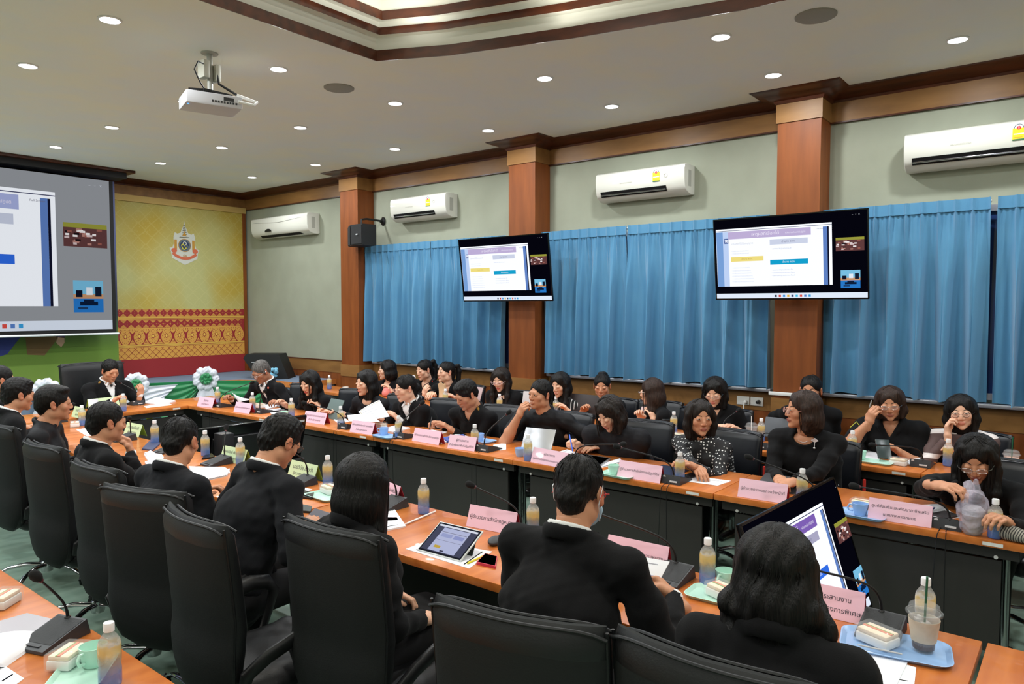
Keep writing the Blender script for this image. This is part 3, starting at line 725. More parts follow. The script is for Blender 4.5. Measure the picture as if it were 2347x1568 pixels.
# tray opening in the ceiling (counter-clockwise)
RT = [(4.4, .2), (4.32, 1.69), (4.23, 2.04), (4.06, 2.75), (3.8, 3.59), (3.56, 4.08)]
RB = [(x, .4-y) for x, y in RT[::-1]]
TRAY = RB+RT[1:]+[(.6-x, y) for x, y in (RT[::-1])]+[(.6-x, y) for x, y in RB[::-1][1:]]
def sweep(mb, poly, prof, m, closed=True):
    n = len(poly); rings = [[(x, y, z) for x, y in offset(poly, o)] for o, z in prof]; V = [p for r in rings for p in r]; F = []
    for j in range(len(prof)-1):
        for i in range(n if closed else n-1):
            k = (i+1) % n; F.append((j*n+i, j*n+k, (j+1)*n+k, (j+1)*n+i))
    return mb.add(V, F, m)
bm = bmesh.new()
def loop(pts):
    vs = [bm.verts.new((x, y, ZC)) for x, y in pts]; return [bm.edges.new((vs[i], vs[(i+1) % len(vs)])) for i in range(len(vs))]
es = loop([(XL, YB), (XW, YB), (XW, YW), (XL, YW)])+loop(TRAY)
bmesh.ops.triangle_fill(bm, use_beauty=True, edges=es)
mc = MB(); mc.add([v.co.copy() for v in bm.verts], [[v.index for v in f.verts] for f in bm.faces] if not bm.verts.index_update() else [], CEIL); bm.free()
mc.add([(XL, YB, ZC+.3), (XW, YB, ZC+.3), (XW, YW, ZC+.3), (XL, YW, ZC+.3)], [(0, 1, 2, 3)], CEIL)
struct('ceiling', mc)
t = MB(); sweep(t, TRAY, [(0, ZC), (0, ZC+.1), (.11, ZC+.1), (.11, ZC+.165), (.2, ZC+.165), (.2, ZC+.29)], WHITEP)
sweep(t, offset(TRAY, .2), [(0, ZC+.29), (1.8, ZC+.29)], WHITEP)
t.add([(x, y, ZC+.285) for x, y in offset(TRAY, .2)], [tuple(range(len(TRAY)))], WHITEP)
struct('ceiling_tray', t)
def mould(name, off, z, w, h):
    m = MB(); pr = [(off-w, z), (off-w, z-h*.35), (off-w*.6, z-h*.5), (off-w*.6, z-h*.8), (off-w*.15, z-h), (off, z-h), (off, z)]
    sweep(m, TRAY, pr, WDK); struct(name, m)
mould('trim_1', .005, ZC+.012, .05, .075); mould('trim_2', .12, ZC+.125, .035, .05); mould('trim_3', .21, ZC+.2, .04, .06)
# walls
struct('wall_right', MB().box((XW, YB, 0), (XW+.15, YW, ZC), PAINT))
struct('wall_far', MB().box((XL, YW, 0), (XW, YW+.15, ZC), PAINT))
struct('wall_left', MB().box((XL-.15, YB, 0), (XL, YW, ZC), PAINT))
struct('wall_near', MB().box((XL, YB-.15, 0), (XW, YB, ZC), PAINT))
PIL = [(7.77, 8.14), (4.79, 5.16), (1.81, 2.17), (-1.18, -.81)]; XP = 6.42
for i, (a, b) in enumerate(PIL):
    m = MB(); m.box((XP, a, 0), (XW-.001, b, ZC-.001), WPIL); struct('wall_pillar_%d' % (i+1), m)
    m = MB(); m.box((XP-.012, a-.012, 3.4), (XW-.002, b+.012, 3.6), WBAND); m.box((XP-.014, a-.014, .86), (XW-.002, b+.014, 1.02), WBAND); struct('trim_%d' % (4+i), m)
# crown moulding running round the pillars, wood band below it
path = [(XW, YB)]
for a, b in PIL[::-1]: path += [(XW, a), (XP, a), (XP, b), (XW, b)]
path += [(XW, YW), (XL, YW), (XL, YB)]
m = MB(); sweep(m, path, [(0, 3.56), (.02, 3.56), (.03, 3.585), (.07, 3.6), (.09, 3.62), (.16, 3.632), (.19, 3.649)], WDK); struct('trim_8', m)
m = MB(); y0 = YB
for a, b in PIL[::-1]+[(YW, YW)]: m.box((XW-.022, y0, 3.4), (XW, a, 3.57), WBAND); m.box((XW-.03, y0, 3.39), (XW, a, 3.402), WDK); y0 = b
m.box((XL, YW-.022, 3.42), (XW-.022, YW, 3.57), WBAND); struct('trim_9', m)
# lower wall: honey band, darker boards
m = MB(); y0 = YB
for a, b in PIL[::-1]+[(YW, YW)]: m.box((XW-.03, y0, .86), (XW, a, 1.03), WBAND); m.box((XW-.024, y0, 0), (XW, a, .86), WPIL); m.box((XW-.036, y0, 1.03), (XW, a, 1.04), WDK); y0 = b
struct('trim_10', m)
m = MB(); y0 = YB
for a, b in PIL[::-1]+[(YW, YW)]: m.box((XW-.035, y0, 0), (XW-.024, a, .1), WDK); y0 = b
struct('baseboard_right', m)
# windows behind the curtains: frame, pale sill
ALU = mat('aluminium_sill', (178, 180, 190), .3, .6); GLS = mat('window_glass_dusk', (40, 60, 110), .1)
for i, (a, b) in enumerate([(5.3, 7.6), (2.35, 4.65), (-.68, 1.7)]):
    w = ob('window_%d' % (i+1), None); w['kind'] = 'structure'
    f = MB()
    for lo, hi in [((6.66, a, 1.1), (6.7, a+.05, 2.6)), ((6.66, b-.05, 1.1), (6.7, b, 2.6)), ((6.66, a, 1.1), (6.7, b, 1.15)), ((6.66, a, 2.55), (6.7, b, 2.6)), ((6.66, (a+b)/2-.03, 1.1), (6.7, (a+b)/2+.03, 2.6))]: f.box(lo, hi, ALU)
    ob('window_frame', f, w); ob('pane', MB().box((6.68, a+.05, 1.15), (6.69, b-.05, 2.55), GLS), w)
    ob('window_sill', MB().box((6.58, a-.1, 1.045), (6.7, b+.1, 1.075), ALU, r=.004), w)
# ------------------------------------------------------------ curtains
CUR = mat('curtain_blue_cotton', (88, 144, 180), .85, sheen=.3, noise=((5, 5, 5), (84, 140, 178), .35, .65), bump=((300, 300, 300), .25, .002), spec=.2)
def curtain(label, y0, y1, seed, npl, zt=2.63, zb=1.08, x0=6.545):
    g = random.Random(seed); ph = [g.uniform(0, 6.28) for _ in range(9)]; nf = npl*.58; n = int((y1-y0)*140); sg = [g.uniform(-.05, .05) for _ in range(40)]
    def fn(u, v):
        z = zt+(zb-zt)*v; y = y0+(y1-y0)*u
        hp = npl*u*2*PI
        top = .012*max(0, math.cos(hp))**6*1.8+.004*math.sin(hp*3+1)
        w = min(1, max(0, (v-.055)*3)); uu = u+.010*math.sin(u*9+ph[0])*w+.006*math.sin(u*23+ph[1])*w
        body = .072*math.sin(nf*uu*2*PI+ph[2])+.026*math.sin(nf*1.9*uu*2*PI+ph[3])+.012*math.sin(nf*.47*uu*2*PI+ph[4]+v*1.2)+.006*math.sin(nf*4.1*uu*2*PI+ph[5])
        body = math.copysign(min(.088, abs(body/.08)**.8*.08), body)
        amp = (.35+.75*v)
        pin = .014*max(0, math.cos(hp))**8*(1-min(1, (v-.05)/.10)) if v > .05 else 0
        x = x0-(top*(1-w)+(body*amp+.0)*w)-pin; sh = .035*math.sin(nf*uu*2*PI+ph[2]+1.4)*w*v
        zz = z+(0 if v < .97 else 0.008*math.sin(u*17+ph[6]))+(.006*math.cos(hp)**2 if v < .01 else 0)
        return (x, min(y1, max(y0, y+sh)), zz)
    m = MB(); m.sheet(n, 30, fn, CUR, .002)
    t = ob('curtain', None); ob('cloth', m, t); h = MB()
    h.sheet(n, 2, lambda u, v: (x0-.012-.020*max(0, math.cos(npl*u*2*PI))**4, y0+(y1-y0)*u, zt+.012-.09*v), CUR, .0015); ob('heading_tape', h, t)
    r = MB(); r.tube([(x0+.03, y0, zt-.012), (x0+.03, y1, zt-.012)], .012, mat('rail_white', (215, 215, 212), .4), n=8); ob('curtain_rail', r, t)
    tag(t, label, 'curtain')
curtain('blue pleated curtain nearest the stage, beside the black loudspeaker', 6.5, 7.96, 1, 13)
curtain('blue pleated curtain hanging left behind the smaller wall television', 5.28, 6.484, 2, 11)
curtain('blue pleated curtain right of the smaller wall television', 3.708, 4.86, 3, 10)
curtain('blue pleated curtain on the left side of the larger wall television', 2.26, 3.692, 4, 12)
curtain('blue pleated curtain on the right side of the larger wall television', .61, 1.86, 5, 11)
curtain('blue pleated curtain at the right edge of the view, below the air conditioner', -.72, .565, 6, 11)
# ------------------------------------------------------------ ceiling lights, speakers, lamps
LED = emat('downlight_led', (250, 250, 255), 14); RIM = mat('rim_white', (225, 225, 222), .4); GRIL = mat('grille_grey_mesh', (150, 150, 142), .7, bump=((500, 500, 500), .5, .002))
d = MB().lathe([(.062, -.004), (.056, -.006), (.0, -.006)], LED, 28, cap=False); r_ = MB().lathe([(.072, 0), (.072, -.005), (.06, -.009), (.0585, -.0)], RIM, 28, cap=False)
kind('down', 'downlight', 'ceiling light', [('rim', r_), ('diffuser', d)])
LX = {2.1: 'fourth', 3.33: 'third', 4.53: 'second', 5.82: 'first'}
spots = [(x, y) for x in (2.1, 3.33, 4.53, 5.82) for y in (9.33, 7.87, 6.37, 4.95)]+[(4.79, 3.48), (4.81, 2.02), (5.83, 3.48), (5.85, 2.02), (5.87, .77)]
ordn = {9.33: 'nearest the screen wall', 7.87: 'second away from the screen wall', 6.37: 'third away from the screen wall', 4.95: 'fourth away from the screen wall', 3.48: 'fifth away from the screen wall', 2.02: 'sixth away from the screen wall', .77: 'seventh away from the screen wall, upper right'}
def lamp(x, y, e=14):
    l = bpy.data.lights.new('downlight_lamp', 'AREA'); l.shape = 'DISK'; l.size = .12; l.energy = e; l.color = (.95, .98, 1); o = bpy.data.objects.new('downlight_lamp', l); COL.objects.link(o); o.location = (x, y, ZC-.012)
ELAMP = 16
for x, y in spots:
    row = {2.1: 'row farthest from the curtains', 3.33: 'third row from the curtains', 4.53: 'second row from the curtains', 4.79: 'row beside the ceiling tray', 4.81: 'row beside the ceiling tray', 5.82: 'row nearest the curtains'}.get(x, 'row nearest the curtains')
    put('down', 'round recessed white downlight, %s, %s' % (row, ordn[y]), (x, y, ZC), 0, 'ceiling downlights'); lamp(x, y, ELAMP)
for x, y in [(a, b) for a in (.85, -.4, -1.65, -2.9) for b in (9.33, 7.87, 6.37, 4.95)]+[(5.85, -.7), (5.85, -2.2), (5.0, -.7), (5.0, -2.2), (-4.0, 3.4), (-4.0, 1.5), (-4.0, 0), (3.3, -4.2), (1.2, -4.2), (-.8, -4.2)]:
    lamp(x, y, ELAMP)
for x, y, lb in [(4.84, 1.41, 'round grey ceiling speaker grille at the upper right'), (3.93, 4.98, 'round grey ceiling speaker grille beside the projector')]:
    m = MB().lathe([(.125, 0), (.125, -.006), (.115, -.012), (.0, -.014)], GRIL, 32, cap=False); tag(ob('ceiling_speaker', m, None, (x, y, ZC)), lb, 'speaker')
# light hidden in the ceiling tray
for x0, y0, x1, y1 in [(2.3, 3.6, 2.6, .3), (3.85, 1.2, .3, 3.2), (.3, 0, 3, 3), (-2, 1.5, .3, 3)]:
    l = bpy.data.lights.new('tray_lamp', 'AREA'); l.shape = 'RECTANGLE'; l.size = x1; l.size_y = y1; l.energy = 11; l.color = (1, .98, .9)
    o = bpy.data.objects.new('tray_lamp', l); COL.objects.link(o); o.location = (x0, y0, ZC+.02); o.rotation_euler = (PI, 0, 0)
for x, y in [(.3, 2.6), (.3, -1.5), (2.4, -.5), (2.4, 2.2), (-1.8, .3)]: 
    l = bpy.data.lights.new('tray_lamp', 'AREA'); l.shape = 'DISK'; l.size = .5; l.energy = 32; l.color = (1, .97, .9)
    o = bpy.data.objects.new('tray_lamp', l); COL.objects.link(o); o.location = (x, y, ZC+.26)
S.world = bpy.data.worlds.new('world'); S.world.use_nodes = True; S.world.node_tree.nodes['Background'].inputs[0].default_value = (.5, .5, .5, 1); S.world.node_tree.nodes['Background'].inputs[1].default_value = .1
S.view_settings.view_transform = 'Standard'; S.view_settings.look = 'None'; S.view_settings.gamma = 1; S.view_settings.exposure = 0
# ------------------------------------------------------------ stage, backdrop, pattern wall, emblem
BLUE = mat('stage_carpet_blue_grey', (112, 128, 150), .95, bump=((300, 300, 300), .4, .003))
poly = [(XL, 10.2), (4.5, 10.2), (5.2, 9.95), (5.75, 9.6), (6.0, 9.1), (6.0, 8.62), (XW-.04, 8.62), (XW-.04, YW), (XL, YW)]
m = MB(); m.prism(poly, 0, .71, BLUE); m.prism(poly, .76, .762, BLUE); struct('floor_stage', m)
m = MB(); n_ = len(poly)-2; pp = [Vector(p) for p in poly[:7]]
sw_ = [tuple(p) for p in offset(poly, 0)]; oo = offset(poly, -.02)
ed = poly[:7]+[oo[i] for i in range(6, -1, -1)]
m.prism(ed, .69, .765, WSTG); struct('trim_11', m)
# printed backdrop and pattern panel on the far wall
def damask(name):
    m = mat(name, (178, 160, 84), .75); nt = m.node_tree; b = nt.nodes['Principled BSDF']; N = nt.nodes.new; L = nt.links.new
    tc = N('ShaderNodeTexCoord'); n = N('ShaderNodeTexNoise'); n.inputs['Scale'].default_value = 1.1; n.inputs['Detail'].default_value = 1; L(tc.outputs['Object'], n.inputs[0])
    r = N('ShaderNodeValToRGB'); r.color_ramp.elements[0].position = .38; r.color_ramp.elements[0].color = srgb(182, 158, 66); r.color_ramp.elements[1].position = .62; r.color_ramp.elements[1].color = srgb(182, 180, 120); L(n.outputs[0], r.inputs[0])
    v = N('ShaderNodeTexVoronoi'); v.feature = 'DISTANCE_TO_EDGE'; v.inputs['Scale'].default_value = 7; v.inputs['Randomness'].default_value = .15; mp = N('ShaderNodeMapping'); mp.inputs['Rotation'].default_value = (0, PI/4, 0); L(tc.outputs['Object'], mp.inputs[0]); L(mp.outputs[0], v.inputs['Vector'])
    v2 = N('ShaderNodeTexVoronoi'); v2.inputs['Scale'].default_value = 30; L(mp.outputs[0], v2.inputs['Vector'])
    mm = N('ShaderNodeMath'); mm.operation = 'LESS_THAN'; mm.inputs[1].default_value = .05; L(v.outputs[0], mm.inputs[0])
    m3 = N('ShaderNodeMath'); m3.operation = 'LESS_THAN'; m3.inputs[1].default_value = .25; L(v2.outputs['Distance'], m3.inputs[0])
    m4 = N('ShaderNodeMath'); m4.operation = 'MAXIMUM'; L(mm.outputs[0], m4.inputs[0]); L(m3.outputs[0], m4.inputs[1])
    m5 = N('ShaderNodeMath'); m5.operation = 'MULTIPLY'; m5.inputs[1].default_value = .13; L(m4.outputs[0], m5.inputs[0])
    mx = N('ShaderNodeMix'); mx.data_type = 'RGBA'; mx.inputs['B'].default_value = srgb(216, 208, 148); L(m5.outputs[0], mx.inputs['Factor']); L(r.outputs[0], mx.inputs['A']); L(mx.outputs['Result'], b.inputs['Base Color']); return m
YEL = damask('print_yellow_damask'); RED = mat('print_deep_red', (150, 40, 44), .7); GOLD = mat('print_gold', (214, 158, 72), .6); GOLD2 = mat('print_gold_pale', (226, 186, 82), .6)
pw = ob('wall_print', None); pw['label'] = 'yellow damask wall print with a red and gold border of traditional pattern'; pw['category'] = 'wall panel'
YP = YW-.03; xa, xb = 4.3, 6.62
ob('yellow_field', MB().box((xa, YP, 1.78), (xb, YW, 3.34), YEL), pw)
ob('header_board', MB().box((xa, YP-.03, 3.34), (xb+.05, YW, 3.43), mat('print_header', (196, 164, 96), .6)), pw)
ob('side_batten', MB().box((xb, YP-.02, .765), (xb+.05, YW, 3.34), WPIL), pw)
bd = MB(); bd.box((xa, YP, .765), (xb, YW, 1.78), RED); E_ = YP-.0012
def q(m_, pts, mt, y=E_): m_.add([(x, y, z) for x, z in pts], [tuple(range(len(pts)))[::-1]], mt)
for z0, z1 in ((1.673, 1.78), (1.51, 1.625)):
    nn = 21; p = .106; zm = (z0+z1)/2
    for i in range(-1, nn):
        c = xb-.055-i*p
        for s_ in (z1, z0):
            d_ = -1 if s_ == z1 else 1
            for j in range(3): q(bd, [(c+p/2-.045+j*.014, s_+d_*(.004+j*.014)), (c+p/2+.045-j*.014, s_+d_*(.004+j*.014)), (c+p/2+.036-j*.014, s_+d_*(.014+j*.014)), (c+p/2-.036+j*.014, s_+d_*(.014+j*.014))], GOLD) if c+p/2 < xb-.03 else None
        q(bd, [(c-.006, zm), (c, zm-.006), (c+.006, zm), (c, zm+.006)], GOLD2)
        for ddx, ddz in ((.022, 0), (-.022, 0), (0, .022), (0, -.022)): q(bd, [(c+ddx-.004, zm+ddz), (c+ddx, zm+ddz-.004), (c+ddx+.004, zm+ddz), (c+ddx, zm+ddz+.004)], GOLD)
for z0 in (1.632, 1.222):
    for k in (0, .018, .031): q(bd, [(xa, z0+k), (xb, z0+k), (xb, z0+k+.010), (xa, z0+k+.010)], GOLD2)
p = .2; zc = 1.385
for i in range(12):
    c = xb-.09-i*p
    for sc, mt in ((1, GOLD), (.3, RED), (.2, GOLD2)):
        pts = [(c+sc*.082*math.sin(t)*(1-.35*max(0, math.cos(t)))+0, zc+sc*(.125*math.cos(t))) for t in [j*PI/12 for j in range(24)]]
        if c > xa+.1: q(bd, pts, mt, E_-.0004*(1+(1-sc)*4))
    for rr_, nn_ in ((.48, 8), (.78, 14)):
        for j in range(nn_):
            t_ = j*2*PI/nn_+.2; x_ = c+rr_*.082*math.sin(t_)*(1-.35*max(0, math.cos(t_))); z_ = zc+rr_*.125*math.cos(t_)
            if c > xa+.1: q(bd, [(x_-.005, z_), (x_, z_-.008), (x_+.005, z_), (x_, z_+.008)], RED, E_-.0016)
    for zz, d_ in ((1.508, -1), (1.268, 1)):
        w_, h_ = (.085, .085) if d_ < 0 else (.045, .07)
        if c-p/2 > xa+.1:
            q(bd, [(c-p/2-w_, zz), (c-p/2+w_, zz), (c-p/2+w_*.45, zz+d_*h_*.6), (c-p/2, zz+d_*h_), (c-p/2-w_*.45, zz+d_*h_*.6)], GOLD)
            for j in (-1, 0, 1): q(bd, [(c-p/2+j*w_*.4-.006, zz+d_*.02), (c-p/2+j*w_*.4+.006, zz+d_*.02), (c-p/2+j*w_*.4, zz+d_*.05)], RED, E_-.0006)
q(bd, [(xa, 1.047), (xb, 1.047), (xb, 1.218), (xa, 1.218)], GOLD)
for i in range(24):
    for d_ in (-1, 1):
        x1 = xb-.01-i*.0995; x2 = x1+d_*.171
        if xa < x1 and xa < x2 < xb: q(bd, [(x1-.004, 1.047), (x1+.004, 1.047), (x2+.004, 1.218), (x2-.004, 1.218)], RED, E_-.0006)
    for zz in (1.09, 1.133, 1.176):
        c = xb-.01-.0-i*.0995+(.05 if zz != 1.133 else 0)
        if c < xb-.02:
            for ddx, ddz in ((.009, 0), (-.009, 0), (0, .009), (0, -.009)): q(bd, [(c+ddx-.004, zz+ddz), (c+ddx, zz+ddz-.004), (c+ddx+.004, zz+ddz), (c+ddx, zz+ddz+.004)], RED, E_-.0006)
ob('patterned_border', bd, pw)
# emblem
em = MB(); wh = mat('emblem_white', (204, 206, 196), .7); gy = mat('emblem_slate', (96, 110, 118), .6); rb = mat('emblem_ribbon_red', (206, 104, 72), .6); or_ = mat('emblem_orange', (190, 140, 52), .6); nv = mat('emblem_navy', (44, 56, 92), .6); ye = mat('emblem_yellow', (206, 200, 60), .6); dk = mat('emblem_outline', (92, 92, 70), .6)
EX, EZ = 5.64, 2.76
def eq(pts, mt, l): em.add([(EX+x, YP-.004-l*.0012, EZ+z) for x, z in pts]+[(EX+x, YP-.0005, EZ+z) for x, z in pts], [tuple(range(len(pts)))[::-1]]+[(i, (i+1) % len(pts), len(pts)+(i+1) % len(pts), len(pts)+i) for i in range(len(pts))], mt)
circ = lambda r, cx=0, cz=0, n=28, sx=1: [(cx+r*sx*math.cos(2*PI*i/n), cz+r*math.sin(2*PI*i/n)) for i in range(n)]
eq([(0, .38), (.012, .3), (.04, .24), (.06, .19), (.11, .17), (.15, .19), (.17, .12), (.165, .02), (.19, -.05), (.235, -.06), (.21, -.12), (.2, -.2), (.1, -.25), (0, -.3), (-.1, -.25), (-.2, -.2), (-.21, -.12), (-.235, -.05), (-.19, -.04), (-.165, .02), (-.17, .12), (-.15, .19), (-.11, .17), (-.06, .19), (-.04, .24), (-.012, .3)], wh, 0)
for x in (-1, 1): eq([(x*.14-.02, -.07), (x*.14+.02, -.07), (x*.14+.02, .08), (x*.14-.02, .08)], or_, 1); eq([(x*.14-.035, .085), (x*.14+.035, .085), (x*.14+.0, .14)], wh, 2)
for i in range(7): w_ = .05-.006*i; eq([(-w_, .14+i*.026), (w_, .14+i*.026), (w_*.8, .15+i*.026), (-w_*.8, .15+i*.026)], dk, 1)
eq([(-.035, .14), (.035, .14), (.012, .19), (0, .22), (-.012, .19)], or_, 2); eq([(-.085, .118), (.085, .118), (.07, .128), (-.07, .128)], dk, 2)
eq(circ(.1), or_, 2); eq(circ(.093), gy, 3); eq(circ(.07), nv, 4)
arc = lambda cx, cz, r, a0, a1, w, n=14: [(cx+(r+w)*math.cos(a0+(a1-a0)*i/n), cz+(r+w)*math.sin(a0+(a1-a0)*i/n)) for i in range(n+1)]+[(cx+(r-w)*math.cos(a1+(a0-a1)*i/n), cz+(r-w)*math.sin(a1+(a0-a1)*i/n)) for i in range(n+1)]
def band(a, mt, l):
    n = len(a)//2
    for i in range(n-1): eq([a[i], a[i+1], a[2*n-2-i], a[2*n-1-i]], mt, l)
band(arc(0, .028, .025, -1.5, 3.6, .006), wh, 5); band(arc(-.03, -.005, .02, -.5, 3.8, .008), ye, 5); band(arc(-.01, -.03, .03, 2.9, 6.2, .008), ye, 6); band(arc(.035, -.025, .02, -2, 2.6, .006), gy, 5)
band(arc(0, .06, .26, -2.35, -.8, .02), rb, 4); eq(circ(.035, -.165, -.085, sx=1.2), rb, 5); eq(circ(.035, .165, -.085, sx=1.2), rb, 5)
V, F = text_geo('๘๔', .06); em.add([(EX+v.x, YP-.014, EZ-.155+v.y) for v in V], F, or_)
tag(ob('emblem', em), 'royal emblem with spire, round cipher and red ribbon on the yellow wall print', 'emblem')
# green landscape backdrop left of it
def land():
    m = mat('print_green_meadow', (108, 142, 58), .8); nt = m.node_tree; b = nt.nodes['Principled BSDF']; N = nt.nodes.new; L = nt.links.new
    tc = N('ShaderNodeTexCoord'); sp = N('ShaderNodeSeparateXYZ'); L(tc.outputs['Object'], sp.inputs[0]); r = N('ShaderNodeValToRGB'); mr = N('ShaderNodeMapRange'); mr.inputs['From Min'].default_value = .77; mr.inputs['From Max'].default_value = 3.4
    n = N('ShaderNodeTexNoise'); n.inputs['Scale'].default_value = 6; L(tc.outputs['Object'], n.inputs[0]); ad = N('ShaderNodeMath'); ad.operation = 'MULTIPLY_ADD'; ad.inputs[1].default_value = .12; L(n.outputs[0], ad.inputs[0]); L(sp.outputs['Z'], ad.inputs[2]); L(ad.outputs[0], mr.inputs['Value']); L(mr.outputs[0], r.inputs[0])
    e = r.color_ramp.elements; e[0].position = 0; e[0].color = srgb(128, 156, 66); e[1].position = 1; e[1].color = srgb(110, 120, 170)
    for p_, c_ in ((.2, (104, 138, 54)), (.3, (84, 112, 62)), (.38, (50, 60, 62)), (.52, (70, 72, 100))): x = e.new(p_); x.color = srgb(*c_)
    L(r.outputs[0], b.inputs['Base Color']); return m
gb = ob('backdrop_banner', None); ob('printed_sheet', MB().box((-3, 10.72, .78), (4.55, 10.74, 3.56), land()), gb)
fg = MB(); pu = mat('print_purple_cloth', (84, 60, 96), .8); br_ = mat('print_brown_cloth', (120, 96, 60), .8); bl = mat('print_blue_cloth', (60, 72, 140), .8); sk_ = mat('print_hand', (206, 170, 140), .8)
Q2 = lambda pts, mt: fg.add([(x, 10.718, z) for x, z in pts], [tuple(range(len(pts)))[::-1]], mt)
Q2([(3.0, 1.15), (3.2, 1.22), (3.4, 1.5), (3.35, 1.9), (2.9, 1.9), (2.9, 1.1)], bl); Q2([(3.42, 1.2), (3.62, 1.18), (3.78, 1.4), (3.8, 1.9), (3.38, 1.9)], br_); Q2([(3.76, 1.42), (3.86, 1.4), (3.92, 1.6), (3.9, 1.9), (3.8, 1.9)], pu); Q2([(3.76, 1.34), (3.82, 1.28), (3.86, 1.34), (3.86, 1.41), (3.77, 1.42)], sk_)
ob('printed_figures', fg, gb); tag(gb, 'large green landscape backdrop hanging behind the projection screen', 'backdrop')
# ------------------------------------------------------------ screens
SB = emat('screen_black', (6, 6, 14), 1)
def slide(m, W, H, y, big=False, proj=False, tilt=False):
    "what is on the screens; x right 0..W, z up 0..H, facing -y"
    k = .7 if proj else 1
    L_ = [0]
    def R(x0, z0, x1, z1, c, s=1.):
        L_[0] += 1; yy = y-.0004*L_[0]; m.add([(x0*W, yy, z0*H), (x1*W, yy, z0*H), (x1*W, yy, z1*H), (x0*W, yy, z1*H)], [(0, 1, 2, 3)], emat('scr_%s_%d_%d_%d_%d' % (('p' if proj else 't',)+tuple(c)+(int(s*10),)), c, s*k))
    def T(s_, x, z, size, c, st=1, al='CENTER'):
        L_[0] += 1; V, F = text_geo(s_, size*H, al); m.add([(x*W+v.x, y-.0004*L_[0]-.0002, z*H+v.y) for v in V], F, emat('scr_%s_%d_%d_%d_%d' % (('p' if proj else 't',)+tuple(c)+(int(st*10),)), c, st*k))
    bg = (168, 172, 178) if proj else (5, 5, 14)
    R(0, 0, 1, 1, bg, .8 if proj else 1)
    R(0, .0, 1, .062, (225, 235, 250), 1.0)
    R(.01, .155, .79, .885, (244, 248, 255), 1.1 if not proj else 1.15)
    R(.012, .858, .79, .864, (60, 64, 100)); R(.012, .155, .06, .85, (120, 160, 215)); R(.06, .155, .1, .85, (190, 210, 245)); R(.735, .155, .762, .84, (96, 130, 196)); R(.762, .155, .772, .84, (16, 18, 40))
    R(.07, .7, .1, .765, (70, 92, 150)); T('π', .085, .735, .07, (230, 235, 250))
    hd = (190, 175, 214) if not tilt else (126, 96, 180)
    if proj: hd = (170, 180, 226)
    R(.1, .755, .66, .845, hd); T('เหตุผลที่เลือกได้', .36, .8, .055, (240, 235, 250)); T('หลักเกณฑ์และวิธีปฏิบัติ', .56, .795, .026, (235, 230, 248))
    R(.39, .66, .64, .725, (205, 212, 232) if not tilt else (170, 168, 196)); T('อำนาจ สภก.', .515, .692, .035, (120, 120, 150)); T('ประเภทที่ได้รับอนุญาต', .2, .692, .032, (190, 190, 200))
    R(.115, .47, .345, .53, (240, 222, 130)); T('อำนาจ สปก.', .23, .5, .03, (190, 160, 90)); R(.39, .415, .64, .475, (20, 160, 205) if not tilt and not proj else (50, 110, 230)); T('อำนาจ คปก.', .515, .445, .032, (225, 240, 250))
    for i, zz in enumerate((.6, .57, .39, .355, .32, .285, .25, .215)): T('• การพิจารณาคำขอรับสิทธิเข้าทำประโยชน์'[:26+i], .12, zz, .02, (196, 200, 214), 1, 'LEFT')
    for i, zz in enumerate((.61, .35, .315, .28)): T('• เอกสารหลักฐานประกอบ ตั้งแต่ 1 ปี'[:24+2*i], .4, zz, .022, (170, 176, 200), 1, 'LEFT')
    T('Full Screen', .725, .82, .02, (110, 110, 130))
    # camera thumbnails
    x0, x1, z0, z1 = (.815, .985, .545, .70); R(x0, z0, x1, z1, (96, 60, 60)); R(x0, z1-.03, x1, z1, (150, 150, 60)); g = random.Random(3)
    for i in range(26): a, b = x0+g.random()*.15, z0+.01+g.random()*.1; R(a, b, a+.014+.01*g.random(), b+.014, g.choice([(210, 190, 190), (150, 90, 80), (30, 20, 24), (180, 130, 120), (240, 235, 235)]))
    x0, x1, z0, z1 = (.845, .962, .115, .325); R(x0, z0+.1, x1, z1, (120, 190, 225)); R(x0, z0, x1, z0+.1, (40, 120, 200)); R(x0, z0+.09, x1, z0+.12, (200, 150, 110))
    for a, b, c, d_, cc in [(.855, .215, .88, .26, (15, 20, 40)), (.93, .22, .955, .285, (20, 30, 50)), (.895, .23, .92, .28, (225, 235, 245)), (.87, .16, .94, .185, (12, 30, 60)), (.885, .185, .925, .2, (14, 30, 60)), (.862, .135, .9, .15, (30, 60, 100))]: R(a, b, c, d_, cc)
    for i in range(9): R(.42+i*.028, .018, .435+i*.028, .045, [(50, 60, 80), (210, 70, 60), (70, 150, 220), (230, 180, 60), (60, 70, 110), (70, 190, 230), (220, 80, 70), (90, 130, 200), (60, 160, 220)][i])
    T('– ▫ ×', .94, .955, .03, (200, 205, 215))
BEZ = mat('bezel_black_gloss', (10, 10, 12), .15); PLB = mat('plastic_black', (20, 20, 22), .45); MGR = mat('metal_grey', (120, 120, 122), .35, .8)
def tv_parts(W, H, tilt=False, thick=.05):
    f = MB(); f.box((0, 0, 0), (W, thick*.4, H), BEZ, r=.004); f.box((W*.12, thick*.4, H*.12), (W*.88, thick, H*.85), PLB, r=.008)
    f.box((0, -.004, 0), (W, .002, .012), BEZ); f.box((0, -.004, H-.01), (W, .002, H), BEZ); f.box((0, -.004, 0), (.008, .002, H), BEZ); f.box((W-.008, -.004, 0), (W, .002, H), BEZ)
    s = MB(); slide(s, W-.02, H-.024, -.001, tilt=tilt); s.v = [(x+.01, y, z+.013) for x, y, z in s.v]
    return f, s
